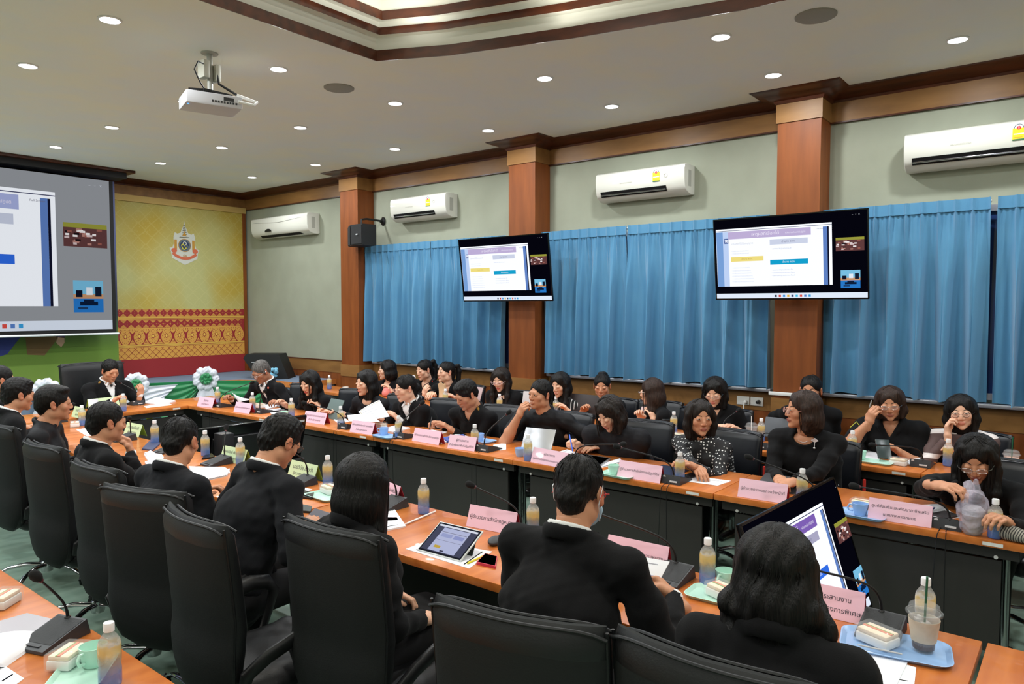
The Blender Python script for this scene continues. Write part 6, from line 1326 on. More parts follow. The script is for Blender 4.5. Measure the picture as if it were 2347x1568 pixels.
paper('paper_sheet', [(1985, 1035), (2010, 1020), (2025, 1048), (1995, 1050)], .002, 'white sheet under the dark phone in the second row')
paper('paper_sheet', [(2075, 1055), (2105, 1042), (2145, 1045), (2120, 1062)], .002, 'papers right of the open sandwich box in the second row', text=2)
paper('paper_sheet', [(1755, 1020), (1790, 1012), (1792, 1030), (1762, 1036)], .004, 'pink and white papers beside the iced drink', img=[(.1, .1, .8, .3, mat('paper_pink', (226, 150, 190), .7))])
paper('paper_sheet', [(2062, 1160), (2150, 1155), (2200, 1185), (2150, 1195)], .003, 'white papers before the woman unwrapping a drink', text=2)
paper('smartphone', [(2133, 1176), (2165, 1170), (2200, 1180), (2170, 1188)], .009, 'dark oval phone case on the white papers at the right', 'phone', m=mat('case_charcoal', (58, 54, 56), .5), z=TZ+.003)
paper('smartphone', [(1545, 1094), (1590, 1082), (1600, 1088), (1560, 1102)], .009, 'black phone beside the bottle before the polka dot blouse', 'phone', m=mat('phone_black', (24, 24, 28), .2))
paper('folder', [(1480, 1080), (1520, 1065), (1580, 1078), (1545, 1092)], .004, 'dark clear folder before the polka dot blouse', 'folder', m=mat('folder_dark', (44, 42, 62), .2))
paper('smartphone', [(690, 1122), (720, 1128), (715, 1142), (685, 1138)], .01, 'black phone left of the mint tray in the near row', 'phone', m=mat('phone_black', (24, 24, 28), .2))
paper('smartphone', [(690, 1155), (715, 1160), (712, 1172), (688, 1170)], .012, 'dark green case right of the bowed man', 'phone', m=mat('case_green', (42, 50, 48), .5))
paper('tablet', [(692, 1195), (722, 1165), (770, 1180), (745, 1215)], .008, 'dark tablet left of the long haired woman', 'tablet', m=mat('tablet_grey_screen', (88, 86, 100), .15))
paper('smartphone', [(1092, 1288), (1112, 1268), (1140, 1275), (1136, 1298)], .012, 'phone in a red and pink case beside the masked man', 'phone', m=mat('phone_red_edge', (206, 60, 84), .3), img=[(.04, .04, .96, .96, mat('phone_black', (24, 24, 28), .2))])
paper('wallet', [(1028, 1002), (1060, 997), (1064, 1003), (1040, 1008)], .012, 'dark red phone wallet on the blue pencil case', 'wallet', m=mat('wallet_red', (96, 40, 44), .5), z=TZ+.02)
paper('pencil_case', [(1015, 1002), (1062, 995), (1070, 1003), (1025, 1010)], .02, 'blue pencil case before the writing man', 'pencil case', m=mat('case_blue', (62, 84, 160), .7))
paper('tissue_pack', [(1025, 925), (1050, 922), (1058, 930), (1032, 934)], .04, 'blue and white tissue box in the second row', 'tissue box', m=mat('tissue_blue', (160, 190, 226), .5))
paper('smartphone', [(485, 1040), (500, 1036), (508, 1044), (478, 1048)], .012, 'black pad beside the green card in the near row', 'phone', m=mat('phone_black', (24, 24, 28), .2))
paper('bread_bag', [(1420, 1068), (1452, 1066), (1460, 1074), (1428, 1076)], .02, 'flat bag of bread behind the mint cup', 'snack', m=BRD); paper('bread_bag', [(1218, 1040), (1236, 1038), (1244, 1046), (1224, 1048)], .015, 'small snack bag behind the bottle of the silver tablet', 'snack', m=BRD)
# folder and booklet in the lower left corner
paper('folder', [(-60, 1440), (62, 1405), (168, 1430), (60, 1475)], .006, 'translucent grey folder in the lower left corner', 'folder', m=mat('folder_grey', (176, 172, 180), .25), text=0)
mb = MB(); a = at(-60, 1505, z=TZ); 
def bkf(u, v): p = at(-70, 1490, z=TZ).lerp(at(108, 1462, z=TZ), u).lerp(at(-90, 1580, z=TZ).lerp(at(10, 1530, z=TZ), u), v); return (p.x, p.y, TZ+.008+.03*math.sin(PI*min(1, u*1.02))**.6*(1-.3*v))
for k_ in range(4): mb.sheet(14, 4, lambda u, v, k_=k_: (bkf(u, v)[0]+.002*k_, bkf(u, v)[1], bkf(u, v)[2]-.004*k_), PAP, .0012)
tag(ob('booklet', mb), 'open booklet with curled white pages in the lower left corner', 'booklet')
paper('paper_sheet', [(-40, 1540), (5, 1522), (55, 1555), (-20, 1610)], .002, 'loose printed sheet in the lower left corner', text=2, img=[(.5, .6, .9, .64, PBL)])
# open booklets of the near row: two page blocks
def booklet(pl, pr, label, hl=.03):
    "pl, pr: quads of left and right page blocks"
    mb = MB()
    for q, s in ((pl, 1), (pr, 0)):
        P4 = [at(x, y, z=TZ) for x, y in q]
        def f(u, v, P4=P4, s=s):
            p = P4[0].lerp(P4[1], u).lerp(P4[3].lerp(P4[2], u), v); hh = hl*(math.sin(PI*min(1, .1+.9*v))**.7 if s else .45*(1-.5*v)); return (p.x, p.y, TZ+.004+hh)
        for k_ in range(3): mb.sheet(6, 10, lambda u, v, k_=k_: (f(u, v)[0], f(u, v)[1], max(TZ+.002, f(u, v)[2]-.004*k_)), PAP, -.0012)
        p4 = [(p.x, p.y) for p in P4]; mb.prism(p4, TZ, TZ+.003, COV)
    tag(ob('booklet', mb), label, 'booklet')
booklet([(432, 1075), (500, 1080), (528, 1085), (440, 1095)], [(437, 1097), (527, 1080), (520, 1092), (450, 1108)], 'open booklet right of the man with thinning crown')
booklet([(330, 1040), (368, 1045), (378, 1058), (340, 1055)], [(332, 1062), (375, 1055), (372, 1066), (338, 1070)], 'open booklet beyond the resting man', hl=.02)
# --- held documents
def held(name, quad, Xs, label, cat='document', lines=6, extra=None, mt=PAP, th=.002):
    "sheet given by four pixels, each on its own depth plane"
    P4 = [at(x, y, X=X) for (x, y), X in zip(quad, Xs)]; c = sum(P4, Vector())/4; q = [p-c for p in P4]
    S_ = lambda u, v, bow=.012: (lambda p: p+Vector((-1, 0, .3))*bow*math.sin(PI*u))(q[0].lerp(q[1], u).lerp(q[3].lerp(q[2], u), v))
    mb = MB(); mb.sheet(8, 4, lambda u, v: S_(u, v), mt, th); nn = (q[1]-q[0]).cross(q[3]-q[0]).normalized()
    sg = -1 if nn.dot(Vector((0, 0, CH))-c) < 0 else 1
    for i in range(lines): v = .12+.76*i/max(1, lines-1); u1 = random.uniform(.6, .88); mb.sheet(4, 1, lambda u, w_: S_(.12+(u1-.12)*u, v+.02*w_)+nn*sg*(.0012 if sg > 0 else th+.001), PGR, .0002)
    for u0, v0, u1, v1, m_ in (extra or []): mb.sheet(4, 1, lambda u, w_: S_(u0+(u1-u0)*u, v0+(v1-v0)*w_)+nn*sg*(.0012 if sg > 0 else th+.001), m_, .0002)
    return tag(ob(name, mb, None, c), label, cat)
held('document', [(822, 944), (870, 917), (893, 955), (840, 968)], [4.2, 4.25, 4.15, 4.08], 'white document with a gold frame held up by the woman in the white shirt', lines=6, extra=[(.05, .05, .95, .07, mat('gold_line', (150, 140, 90), .6)), (.05, .05, .07, .7, mat('gold_line', (150, 140, 90), .6))])
held('document', [(796, 952), (850, 950), (872, 968), (800, 966)], [4.1, 4.1, 4.02, 4.03], 'curled white pages lying before the held up document', lines=0)
held('document', [(532, 900), (552, 912), (577, 916), (548, 923)], [4.3, 4.25, 4.15, 4.2], 'curled sheet in the hand of the grey haired man', lines=2)
held('document', [(1430, 1268), (1535, 1288), (1490, 1372), (1450, 1370)], [2.3, 2.32, 2.2, 2.2], 'printed page with blue and orange rows held by the masked man', lines=3, extra=[(.05, .42, .95, .5, PBL), (.05, .56, .95, .66, POR), (.05, .7, .95, .74, POR), (.05, .8, .95, .84, POR)])
# --- tablets and laptops
SLV = mat('aluminium_silver', (170, 172, 176), .3, .7); DKS = mat('screen_glass_dark', (40, 42, 50), .08)
def slab(name, c, w, h, rot, tilt, label, mt, cat='tablet', scr=None, th=.008, back=None, logo=None):
    t = ob(name, None, None, c, (tilt, 0, rot)); m = MB(); m.box((-w/2, 0, 0), (w/2, th, h), mt, r=.003); ob('body', m, t)
    if scr: m = MB(); scr(m, w, h); ob('screen', m, t)
    if back: m = MB(); back(m, w, h, th); ob('stand', m, t)
    if logo: m = MB(); m.tube([(.02*math.cos(i*PI/8), th+.0008, h/2+.02*math.sin(i*PI/8)) for i in range(16)], .0012, logo, 5, closed=True); ob('logo', m, t)
    return tag(t, label, cat)
def standback(m, w, h, th): m.add([(-w/2+.01, th, h*.75), (w/2-.01, th, h*.75), (w/2-.01, th+.09, .0), (-w/2+.01, th+.09, 0), (-w/2+.01, th+.003, h*.75), (w/2-.01, th+.003, h*.75), (w/2-.01, th+.095, 0), (-w/2+.01, th+.095, 0)], [(0, 1, 2, 3), (7, 6, 5, 4), (0, 4, 5, 1), (1, 5, 6, 2), (2, 6, 7, 3), (3, 7, 4, 0)], mat('tablet_cover_dark', (40, 50, 50), .7))
def tabscr(m, w, h):
    m.box((-w/2+.006, -.0008, .006), (w/2-.006, .0, h-.006), emat('tab_bezel', (30, 32, 40), 1)); E = lambda a, b, c, d_, col, l: m.add([(-w/2+a*w, -.001-.0003*l, b*h), (-w/2+c*w, -.001-.0003*l, b*h), (-w/2+c*w, -.001-.0003*l, d_*h), (-w/2+a*w, -.001-.0003*l, d_*h)], [(0, 1, 2, 3)], emat('tab_%d_%d_%d' % col, col, 1))
    E(.05, .08, .95, .92, (70, 72, 92), 0); E(.2, .1, .8, .84, (176, 182, 214), 1); E(.06, .86, .94, .92, (214, 218, 232), 1); E(.28, .2, .42, .28, (190, 160, 70), 2); E(.25, .55, .5, .66, (150, 158, 200), 2); E(.54, .55, .76, .66, (140, 148, 196), 2); E(.22, .44, .78, .45, (120, 120, 140), 2); E(.22, .7, .78, .715, (120, 120, 140), 2); E(.46, .12, .54, .16, (60, 60, 80), 2)
p = P_(1003, 1292); p2 = P_(948, 1258); q_ = P_(1066, 1286); r_a = (P_(1060, 1292)-P_(950, 1262)); slab('tablet', (P_(950, 1262)+P_(1060, 1292))/2+Vector((0, 0, .006)), .25, .18, math.atan2(r_a.y, r_a.x), -1.05, 'tablet in a clear case propped on a stand showing a slide, near row', mat('clear_case_edge', (200, 205, 205), .2), scr=tabscr, back=standback)
def cf(bl, br): a = P_(*bl); b = P_(*br); d = b-a; return (a+b)/2, d.length, math.atan2(d.y, d.x)
c, L_, rz = cf((1182, 1040), (1250, 1048)); slab('tablet', c+Vector((.05, 0, 0)), .25, .2, rz, -.5, 'silver tablet standing open in front of the man in the short sleeved shirt', SLV)
c, L_, rz = cf((706, 962), (757, 970)); slab('tablet', c+Vector((.16, .05, 0)), .25, .2, rz-.15, -.45, 'grey green tablet cover raised before the woman with long black hair', mat('cover_grey_green', (92, 110, 108), .7))
c, L_, rz = cf((1290, 955), (1352, 962)); slab('laptop', c+Vector((.1, 0, 0)), .36, .22, rz, -.2, 'dark laptop with a round logo, open on the second row table', mat('laptop_brown_black', (48, 40, 40), .5), 'laptop', logo=mat('logo_grey', (150, 140, 130), .4), th=.008)
c, L_, rz = cf((1183, 947), (1225, 950)); slab('laptop', c+Vector((.15, 0, 0)), .3, .21, rz, -.3, 'pale silver laptop behind the man with his hand on his mouth', mat('laptop_silver_back', (184, 176, 176), .35), 'laptop')
c, L_, rz = cf((1035, 925), (1075, 930)); slab('laptop', c+Vector((.16, 0, 0)), .28, .19, rz, -.35, 'rose coloured laptop behind the writing man', mat('laptop_rose', (176, 150, 150), .4), 'laptop')
c, L_, rz = cf((1450, 975), (1478, 980)); slab('smartphone', c+Vector((.06, 0, .03)), .1, .15, rz+.2, -.5, 'large pinkish phone held by the turned away woman', mat('phone_rose', (200, 170, 168), .3), 'phone')
c, L_, rz = cf((1300, 1066), (1380, 1072)); paper('tablet', [(1325, 1060), (1350, 1042), (1400, 1050), (1375, 1068)], .012, 'tablet lying flat before the woman writing with a blue pen', 'tablet', m=SLV, img=[(.06, .06, .94, .94, mat('tablet_slate_screen', (92, 100, 122), .12))])
c, L_, rz = cf((1725, 1128), (1805, 1142)); slab('tablet', c+Vector((.10, 0, .0)), .27, .19, rz, -1.25, 'black tablet on a low cover before the woman with the brooch', mat('cover_black', (46, 44, 46), .5), scr=None)
c, L_, rz = cf((2008, 1062), (2040, 1066)); slab('smartphone', c+Vector((.06, 0, .03)), .09, .16, rz+.4, -.8, 'dark phone in the hand of the smiling woman in the second row', mat('phone_dark_green', (40, 52, 52), .3), 'phone')
c, L_, rz = cf((1780, 1000), (1815, 1003)); slab('tablet', c+Vector((.12, 0, .02)), .25, .17, rz, -.5, 'dark tablet held by the half hidden woman behind the brooch', mat('cover_slate', (64, 68, 74), .4))
# pens
def pen(a, b, col, label, name='pen', r=.0045):
    m = MB(); d = (b-a); m.tube([a-a, (d)*.08, d*.92, d], [r*.3, r, r, r*.8], mat(name+'_%d_%d_%d' % col, col, .35), 10); return tag(ob(name, m, None, a), label, name)
pen(P_(928, 1202, TZ+.006), P_(998, 1172, TZ+.006), (236, 232, 228), 'white pencil lying beside the water bottle in the near row', 'pencil')
pen(at(1313, 1036, X=4.2), at(1305, 996, X=4.28), (50, 100, 220), 'blue pen in the hand of the writing woman')
pen(at(984, 988, X=4.2), at(990, 955, X=4.26), (24, 24, 28), 'black pen in the hand of the man with the gold pin')
pen(at(745, 955, X=4.28), at(734, 930, X=4.34), (60, 80, 84), 'dark teal pen in the hand of the third woman in the front row')
pen(P_(2118, 1180, TZ+.01), P_(2142, 1164, TZ+.01), (64, 62, 120), 'violet pen lying on the white papers at the right')
pen(P_(1070, 1292, TZ+.006), P_(1118, 1270, TZ+.006), (220, 206, 40), 'yellow pencil beside the propped tablet', 'pencil')
pen(P_(1965, 1478, TZ+.022), P_(2068, 1500, TZ+.018), (190, 190, 192), 'steel spoon on the pale blue tray at the lower right', 'spoon', .003)
pen(at(1992, 935, X=5.6), at(1998, 918, X=5.6), (160, 160, 160), 'silver pen between the fingers of the woman lifting her glasses')
m = MB(); m.ball((0, 0, .016), (.05, .032, .018), GRYP, 18); p = P_(1128, 1250); tag(ob('computer_mouse', m, None, (p.x+.02, p.y, TZ), .4), 'grey computer mouse behind the propped tablet', 'mouse')
m = MB(); m.box((-.05, 0, 0), (.05, .003, .1), PAP); m.box((-.05, .05, 0), (.05, .053, .001), PAP); p = P_(207, 935); tag(ob('folded_card', m, None, (p.x, p.y, TZ), .1), 'folded white card standing left of the chairman', 'card')
# ------------------------------------------------------------ displays in the well
W, H = 1.08, .64; f, s = tv_parts(W, H, True); t = ob('display_on_stand', None, None, (2.75, .86, .355), (-.31, 0, -.06)); ob('housing', f, t); ob('display', s, t)['label'] = 'lit slide with two video tiles'
st = MB(); 
for x in (.25, .83): st.tube([(x, .05, .3), (x, .12, .0), (x, .2, -.31)], .02, PLB, 8)
st.tube([(.25, .05, .05), (.83, .05, .05)], .018, PLB, 8); ob('stand', st, t); tag(t, 'tilted display on a floor stand showing the slide, inside the well at the right', 'television')
W, H = .98, .6; f, s = tv_parts(W, H, True); t = ob('display_on_stand', None, None, (3.86, 5.56, .29), (-.28, 0, PI-.04)); ob('housing', f, t); ob('display', s, t)
st = MB(); 
for x in (.2, .78): st.tube([(x, .05, .3), (x, .14, .02), (x, .2, -.25)], .018, PLB, 8)
ob('stand', st, t); st = MB(); st.box((.02, .02, H-.055), (.2, .022, H-.035), STK); st.box((-.0, .055, H*.3), (W, .085, H*.36), MGR); ob('rear_ledge', st, t); tag(t, 'black display on a floor stand seen from behind, inside the well', 'television')
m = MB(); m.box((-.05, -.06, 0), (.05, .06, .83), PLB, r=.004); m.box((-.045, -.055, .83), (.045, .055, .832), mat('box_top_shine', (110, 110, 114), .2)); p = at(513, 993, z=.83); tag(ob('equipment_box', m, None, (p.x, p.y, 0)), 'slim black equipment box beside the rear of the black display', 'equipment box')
# ------------------------------------------------------------ projector on the ceiling
pj = ob('projector', None, None, (2.82, 5.04, ZC)); WP = mat('projector_white', (196, 196, 200), .45); GP = mat('mount_grey', (176, 176, 168), .4)
m = MB(); m.lathe([(.06, 0), (.058, -.008), (.0, -.01)], GP, 20, cap=False); m.tube([(0, 0, 0), (0, 0, -.3)], .02, GP, 12); m.box((-.11, -.11, -.31), (.11, .1, -.292), PLB); m.tube([(-.1, -.1, -.3), (-.19, -.05, -.305)], .008, PLB, 6); ob('ceiling_mount', m, pj)
m = MB(); m.box((-.07, -.045, -.19), (-.022, .045, -.065), mat('junction_box', (206, 204, 190), .5), r=.005); m.box((.022, -.045, -.2), (.06, .04, -.08), mat('junction_box', (206, 204, 190), .5), r=.005); ob('junction_box', m, pj)
R45 = Matrix.Rotation(-.3, 4, 'Z'); m = MB(); m.box((-.19, -.14, -.405), (.19, .14, -.315), WP, R45, r=.012); ob('body', m, pj); m = MB()
for i in range(9): m.box((-.02+i*.02, -.142, -.38), (-.008+i*.02, -.139, -.365), PLB, R45)
m.box((.06, -.142, -.36), (.13, -.138, -.335), PLB, R45); ob('ports', m, pj)
m = MB(); m.lathe([(.0, 0), (.035, 0), (.035, .02), (.03, .02)], PLB, 18, R45 @ Matrix.Translation((-.08, .141, -.36)) @ Matrix.Rotation(-PI/2, 4, 'X')); ob('lens', m, pj)
m = MB(); m.tube([(-.05, -.03, -.1), (-.12, -.06, -.1), (-.16, -.08, -.17), (-.12, -.08, -.25), (-.04, -.03, -.3)], .005, PLB, 7); m.tube([(.03, -.03, -.12), (.04, -.05, -.22), (.14, -.12, -.29), (.22, -.2, -.33)], .009, PLB, 7); m.tube([(.14, -.12, -.29), (.24, -.22, -.34), (.2, -.24, -.37), (.1, -.2, -.36)], .011, mat('cable_wrap_white', (214, 214, 208), .5), 8); ob('cables', m, pj)
m = MB(); m.ball((-.17, -.1, -.408), (.006, .006, .003), emat('led_blue', (60, 120, 255), 4), 8, R45); ob('status_light', m, pj); tag(pj, 'white projector hanging from the ceiling on a short pole with cables', 'projector')
# ------------------------------------------------------------ air conditioners
ACW = mat('aircon_white', (214, 214, 204), .35, coat=.2); ACD = mat('aircon_dark_slot', (26, 26, 28), .5)
def ac(x0, y0, y1, z0, z1, label, style=1):
    L = y0-y1; D = .215; H = z1-z0; t = ob('air_conditioner', None, None, (XW-.002, y0, z0), -PI/2)   # local x runs along -Y, front faces -local y
    pr = [(0, 0), (-.05, -.008), (-.12, .0), (-.175, .03), (-.2, .07), (-.213, .13), (-.215, H-.05), (-.205, H-.015), (-.18, H), (0, H)]; n = len(pr); m = MB()
    V = [(x, y, z) for x in (0, .006, L-.006, L) for y, z in [(a*(1 if 0 < x < L else .96), c_ if 0 < x < L else H/2+(c_-H/2)*.97) for a, c_ in pr]]
    F = [(j*n+i, j*n+(i+1) % n, (j+1)*n+(i+1) % n, (j+1)*n+i) for j in range(3) for i in range(n)]+[tuple(range(n))[::-1], tuple(range(3*n, 4*n))]; m.add(V, F, ACW); ob('casing', m, t)
    m = MB()
    if style: m.add([(.06, -.186, .034), (L-.2*L, -.186, .034), (L-.2*L, -.211, .086), (.06, -.211, .086)], [(0, 1, 2, 3), (3, 2, 1, 0)], ACD); m.tube([(.065, -.203, .052), (L*.8-.005, -.203, .052)], .0065, CHR, 8)
    else: m.add([(.12*L, -.12, -.002), (L*.86, -.12, -.002), (L*.84, -.175, .028), (.14*L, -.175, .028)], [(0, 1, 2, 3), (3, 2, 1, 0)], ACD); m.add([(L*.32+.09*math.cos(i*PI/8)*1.0, -.2155, .075+.045*math.sin(i*PI/8)) for i in range(9)], [tuple(range(9))], ACD); m.tube([(.02, -.213, H-.07), (L*.5, -.218, H-.1), (L-.06, -.213, H-.06)], .0016, GRYP, 6)
    ob('air_outlet', m, t); m = MB()
    for i in range(6): m.box((.05+i*L*.15, -.17, H-.0005), (.04+(i+.85)*L*.15, -.05, H+.001), ACD)
    ob('top_grille', m, t)
    if style:
        m = MB(); x = L*.66; y = -.2165; yel = mat('label_yellow', (244, 206, 30), .5); R_ = lambda a, b, c_, d_, mt, l=0: m.add([(a, y-.0005*l, b), (c_, y-.0005*l, b), (c_, y-.0005*l, d_), (a, y-.0005*l, d_)], [(0, 1, 2, 3)], mt)
        R_(x, H-.145, x+.075, H-.06, yel); R_(x, H-.15, x+.075, H-.14, mat('label_green', (50, 110, 70), .5), 1); R_(x+.006, H-.108, x+.069, H-.1, PAP, 1); R_(x+.006, H-.13, x+.06, H-.128, CRED, 1)
        m.add([(x+.0375+.03*math.cos(i*PI/10), y-.0002, H-.062+.03*math.sin(i*PI/10)) for i in range(11)], [tuple(range(11))], PAP); m.tube([(x+.0375+.028*math.cos(i*PI/10), y-.001, H-.062+.028*math.sin(i*PI/10)) for i in range(11)], .0022, mat('label_arc_slate', (70, 90, 110), .5), 5)
        m.add([(x+.0375+.013*math.cos(i*PI/8), y-.0016, H-.06+.013*math.sin(i*PI/8)) for i in range(16)], [tuple(range(16))], mat('label_red', (205, 40, 40), .5)); V, F = text_geo('5', .022); m.add([(x+.0375+v.x, y-.0024, H-.06+v.y) for v in V], F, PAP)
        V, F = text_geo('AIR CONDITIONER', .016); m.add([(L*.36+v.x, y-.0005, H*.55+v.y) for v in V], F, mat('print_faint_grey', (170, 170, 160), .6)); ob('energy_label', m, t)
        m = MB(); m.tube([(L*.8+.018*math.cos(i*PI/6), y-.0005, H-.1+.018*math.sin(i*PI/6)) for i in range(12)], .0015, GP, 5, closed=True); ob('display_ring', m, t)
    m = MB(); m.box((L-.002, -.14, H*.25), (L+.002, -.08, H*.8), GP); ob('side_label', m, t); return tag(t, label, 'air conditioner')
ac(0, 10.45, 8.98, 2.90, 3.2, 'white air conditioner with a dark arc on its front, beside the yellow wall print', 0)
ac(0, 7.2, 6.2, 2.93, 3.22, 'small looking white air conditioner with yellow label above the black loudspeaker bay')
ac(0, 4.06, 3.06, 2.91, 3.19, 'white air conditioner with yellow label between the two wall televisions')
ac(0, 1.2, .12, 2.9, 3.18, 'large looking white air conditioner with yellow label at the right edge')
# ------------------------------------------------------------ loudspeaker on its bracket
sp_ = ob('loudspeaker', None, None, (6.3, 7.58, 2.62), -PI/2-.3); m = MB(); m.prism([(-.2, .14), (.2, .14), (.24, -.07), (.0, -.13), (-.24, -.07)], 0, .27, mat('speaker_black', (20, 21, 22), .6, bump=((300, 300, 300), .3, .002))); ob('cabinet', m, sp_)
m = MB(); m.prism([(.012, -.131), (.232, -.075), (.232, -.08), (.012, -.136)], .015, .255, mat('grille_black', (30, 31, 33), .8, bump=((500, 500, 500), .9, .003))); m.prism([(-.012, -.131), (-.232, -.075), (-.232, -.08), (-.012, -.136)], .015, .255, mat('grille_black', (30, 31, 33), .8)); ob('grille', m, sp_)
m = MB(); m.box((.12, -.112, .13), (.17, -.106, .145), STK, Matrix.Rotation(.0, 4, 'Z')); ob('badge', m, sp_)
m = MB(); m.tube([(0, .02, .27), (0, .02, .35), (-.02, .1, .365), (-.1, .36, .36)], .014, PLB, 10); ob('bracket_arm', m, sp_); m = MB(); m.lathe([(.06, 0), (.058, .012), (.03, .02), (.018, .05)], PLB, 20, Matrix.Translation((-.115, .385, .36)) @ Matrix.Rotation(PI/2-.0, 4, 'X') @ Matrix.Rotation(.0, 4, 'Y')); ob('wall_plate', m, sp_); tag(sp_, 'black loudspeaker hanging from a wall bracket in front of the first pillar', 'loudspeaker')
# ------------------------------------------------------------ sockets and white ledge on the right pillar
m = MB(); m.box((XW-.042, 2.47, .9), (XW-.031, 2.59, .98), RIM, r=.003); m.box((XW-.042, 2.34, .9), (XW-.031, 2.46, .98), RIM, r=.003); sk = ob('plate', m); t = ob('wall_socket', None); sk.parent = t
m = MB(); m.lathe([(.0, 0), (.018, 0), (.016, .04), (0, .045)], PLB, 12, Matrix.Translation((XW-.045, 2.38, .94)) @ Matrix.Rotation(-PI/2, 4, 'Y')); m.lathe([(.0, 0), (.018, 0), (.016, .03), (0, .035)], RIM, 12, Matrix.Translation((XW-.045, 2.5, .93)) @ Matrix.Rotation(-PI/2, 4, 'Y')); m.tube([(XW-.08, 2.5, .93), (XW-.1, 2.5, .9), (XW-.09, 2.5, .7), (XW-.05, 2.5, .5)], .006, RIM, 8); ob('plugs', m, t); tag(t, 'white double wall socket with plugs left of the right pillar', 'socket')
m = MB(); m.box((XP-.03, 1.78, 1.045), (XP-.0145, 2.2, 1.075), RIM, r=.002); tag(ob('cable_duct', m), 'short white cable duct along the base of the right pillar', 'cable duct')
# ------------------------------------------------------------ bunting, rosettes, flowers on the stage front
GS = mat('satin_green', (20, 128, 72), .35, sheen=.4, spec=.6); WS = mat('satin_white', (222, 224, 236), .45, sheen=.3)
def swag(a, b, z0, dz, label, m_, nf=5):
    a = Vector(a+(0,)); b = Vector(b+(0,)); d = (b-a); nrm = Vector((d.y, -d.x, 0)).normalized()
    def f(u, v): 
        sag = math.sin(PI*u); z = z0-.01-(dz*.25+dz*.75*sag)*v; fold = .016*math.sin(v*nf*2*PI+1.5*math.sin(u*3))*(.3+v*.7); p = a+d*u+nrm*(.03+fold+.02*sag*v); return (p.x, p.y, z+.02*math.sin(v*14+u*4)*v*(.2+sag*.3))
    m = MB(); m.sheet(30, 36, f, m_, .003); tag(ob('swag', m), label, 'bunting')
swag((3.3, 10.2), (4.45, 10.2), .77, .55, 'green satin swag on the stage front behind the chairman', GS)
swag((4.5, 10.18), (5.28, 9.9), .78, .5, 'green satin swag between the two rosettes', GS)
swag((5.36, 9.86), (6.0, 9.1), .78, .5, 'green satin swag right of the large white rosette', GS)
def wdrape(a, b, label):
    a = Vector(a+(0,)); b = Vector(b+(0,)); d = b-a; n_ = Vector((d.y, -d.x, 0)).normalized()
    f = lambda u, v: (lambda p: (p.x, p.y, .74-.42*v*(1-.55*u)+.0*u))(a+d*(u*(1-.35*v))+n_*(.085+.012*math.sin(v*26+u*3)))
    m = MB(); m.sheet(20, 30, f, WS, .003); tag(ob('drape', m), label, 'bunting')
wdrape((4.5, 10.16), (5.0, 9.98), 'white satin drape right of the chairman on the stage front')
def rosette(x, y, z, s, label):
    t = ob('rosette', None, None, (x, y, z), -.45); m = SDF((-.2*s, -.12*s, -.2*s), (.2*s, .08*s, .2*s), .007, k=.012)
    for i in range(9): a = i*2*PI/9; m.ell((.105*s*math.cos(a), -.02*s, .105*s*math.sin(a)), (.052*s, .045*s, .052*s))
    m.wob(.006, 60, 3); ob('white_ruffle', np_mesh('white_ruffle', [m.mesh(1)+(0,)], [WS]), t); g = SDF((-.1*s, -.14*s, -.1*s), (.1*s, 0, .1*s), .006, k=.008); g.ell((0, -.05*s, 0), (.07*s, .04*s, .075*s))
    for i in range(7): a = i*2*PI/7; g.ell((.05*s*math.cos(a), -.07*s, .05*s*math.sin(a)), (.022*s, .03*s, .022*s), k=.006)
    g.wob(.005, 90, 5); ob('green_centre', np_mesh('green_centre', [g.mesh(1)+(0,)], [GS]), t); tl = MB()
    for q in (-1, 1): tl.sheet(8, 12, lambda u, v: (q*.02*s+(u-.5)*.09*s*(1+1.2*v)+q*.09*s*v, -.03*s+.02*math.sin(u*9)*v, -.1*s-.33*s*v), WS, .003)
    ob('tails', tl, t); tag(t, label, 'rosette')
rosette(5.33, 9.8, .80, 1.15, 'large white and green satin rosette on the stage edge'); rosette(4.5, 10.1, .77, 1.05, 'white and green rosette right of the chairman'); rosette(3.42, 10.12, .77, 1.1, 'white and green rosette left of the chairman')
lf = MB(); g = random.Random(8); LG = mat('leaf_green', (60, 96, 44), .6); LY = mat('flower_white_green', (214, 222, 176), .7); FY = mat('flower_yellow', (226, 216, 50), .6)
for i in range(230):
    a = g.uniform(0, 6.28); u = g.random()**.5; x, y, z = .42*u*math.cos(a), .22*u*math.sin(a), g.uniform(0, .3)*(1-u*.5); d = Vector((math.cos(a)*.6, math.sin(a)*.6, g.uniform(.2, 1))).normalized(); s_ = Vector((-math.sin(a), math.cos(a), 0)); l = g.uniform(.04, .09); p = Vector((x, y, z))
    lf.add([p, p+d*l*.5+s_*l*.2, p+d*l, p+d*l*.5-s_*l*.2], [(0, 1, 2, 3), (3, 2, 1, 0)], LG)
fw_ = MB()
for i in range(90): a = g.uniform(0, 6.28); u = g.random()**.5; fw_.ball((.42*u*math.cos(a), .22*u*math.sin(a), .04+g.uniform(0, .32)*(1-u*.5)), g.uniform(.012, .022), LY if g.random() < .75 else FY, 6)
pot = MB().lathe([(.12, 0), (.16, .3), (.15, .32)], mat('planter_dark', (50, 46, 40), .7), 20)
t = ob('flower_arrangement', None, None, (5.2, 9.25, .0)); ob('planter', pot, t); o1 = ob('foliage', lf, t); o1.location = (0, 0, .3); o2 = ob('blossoms', fw_, t); o2.location = (0, 0, .3); tag(t, 'arrangement of green leaves with white and yellow flowers below the stage', 'flowers')
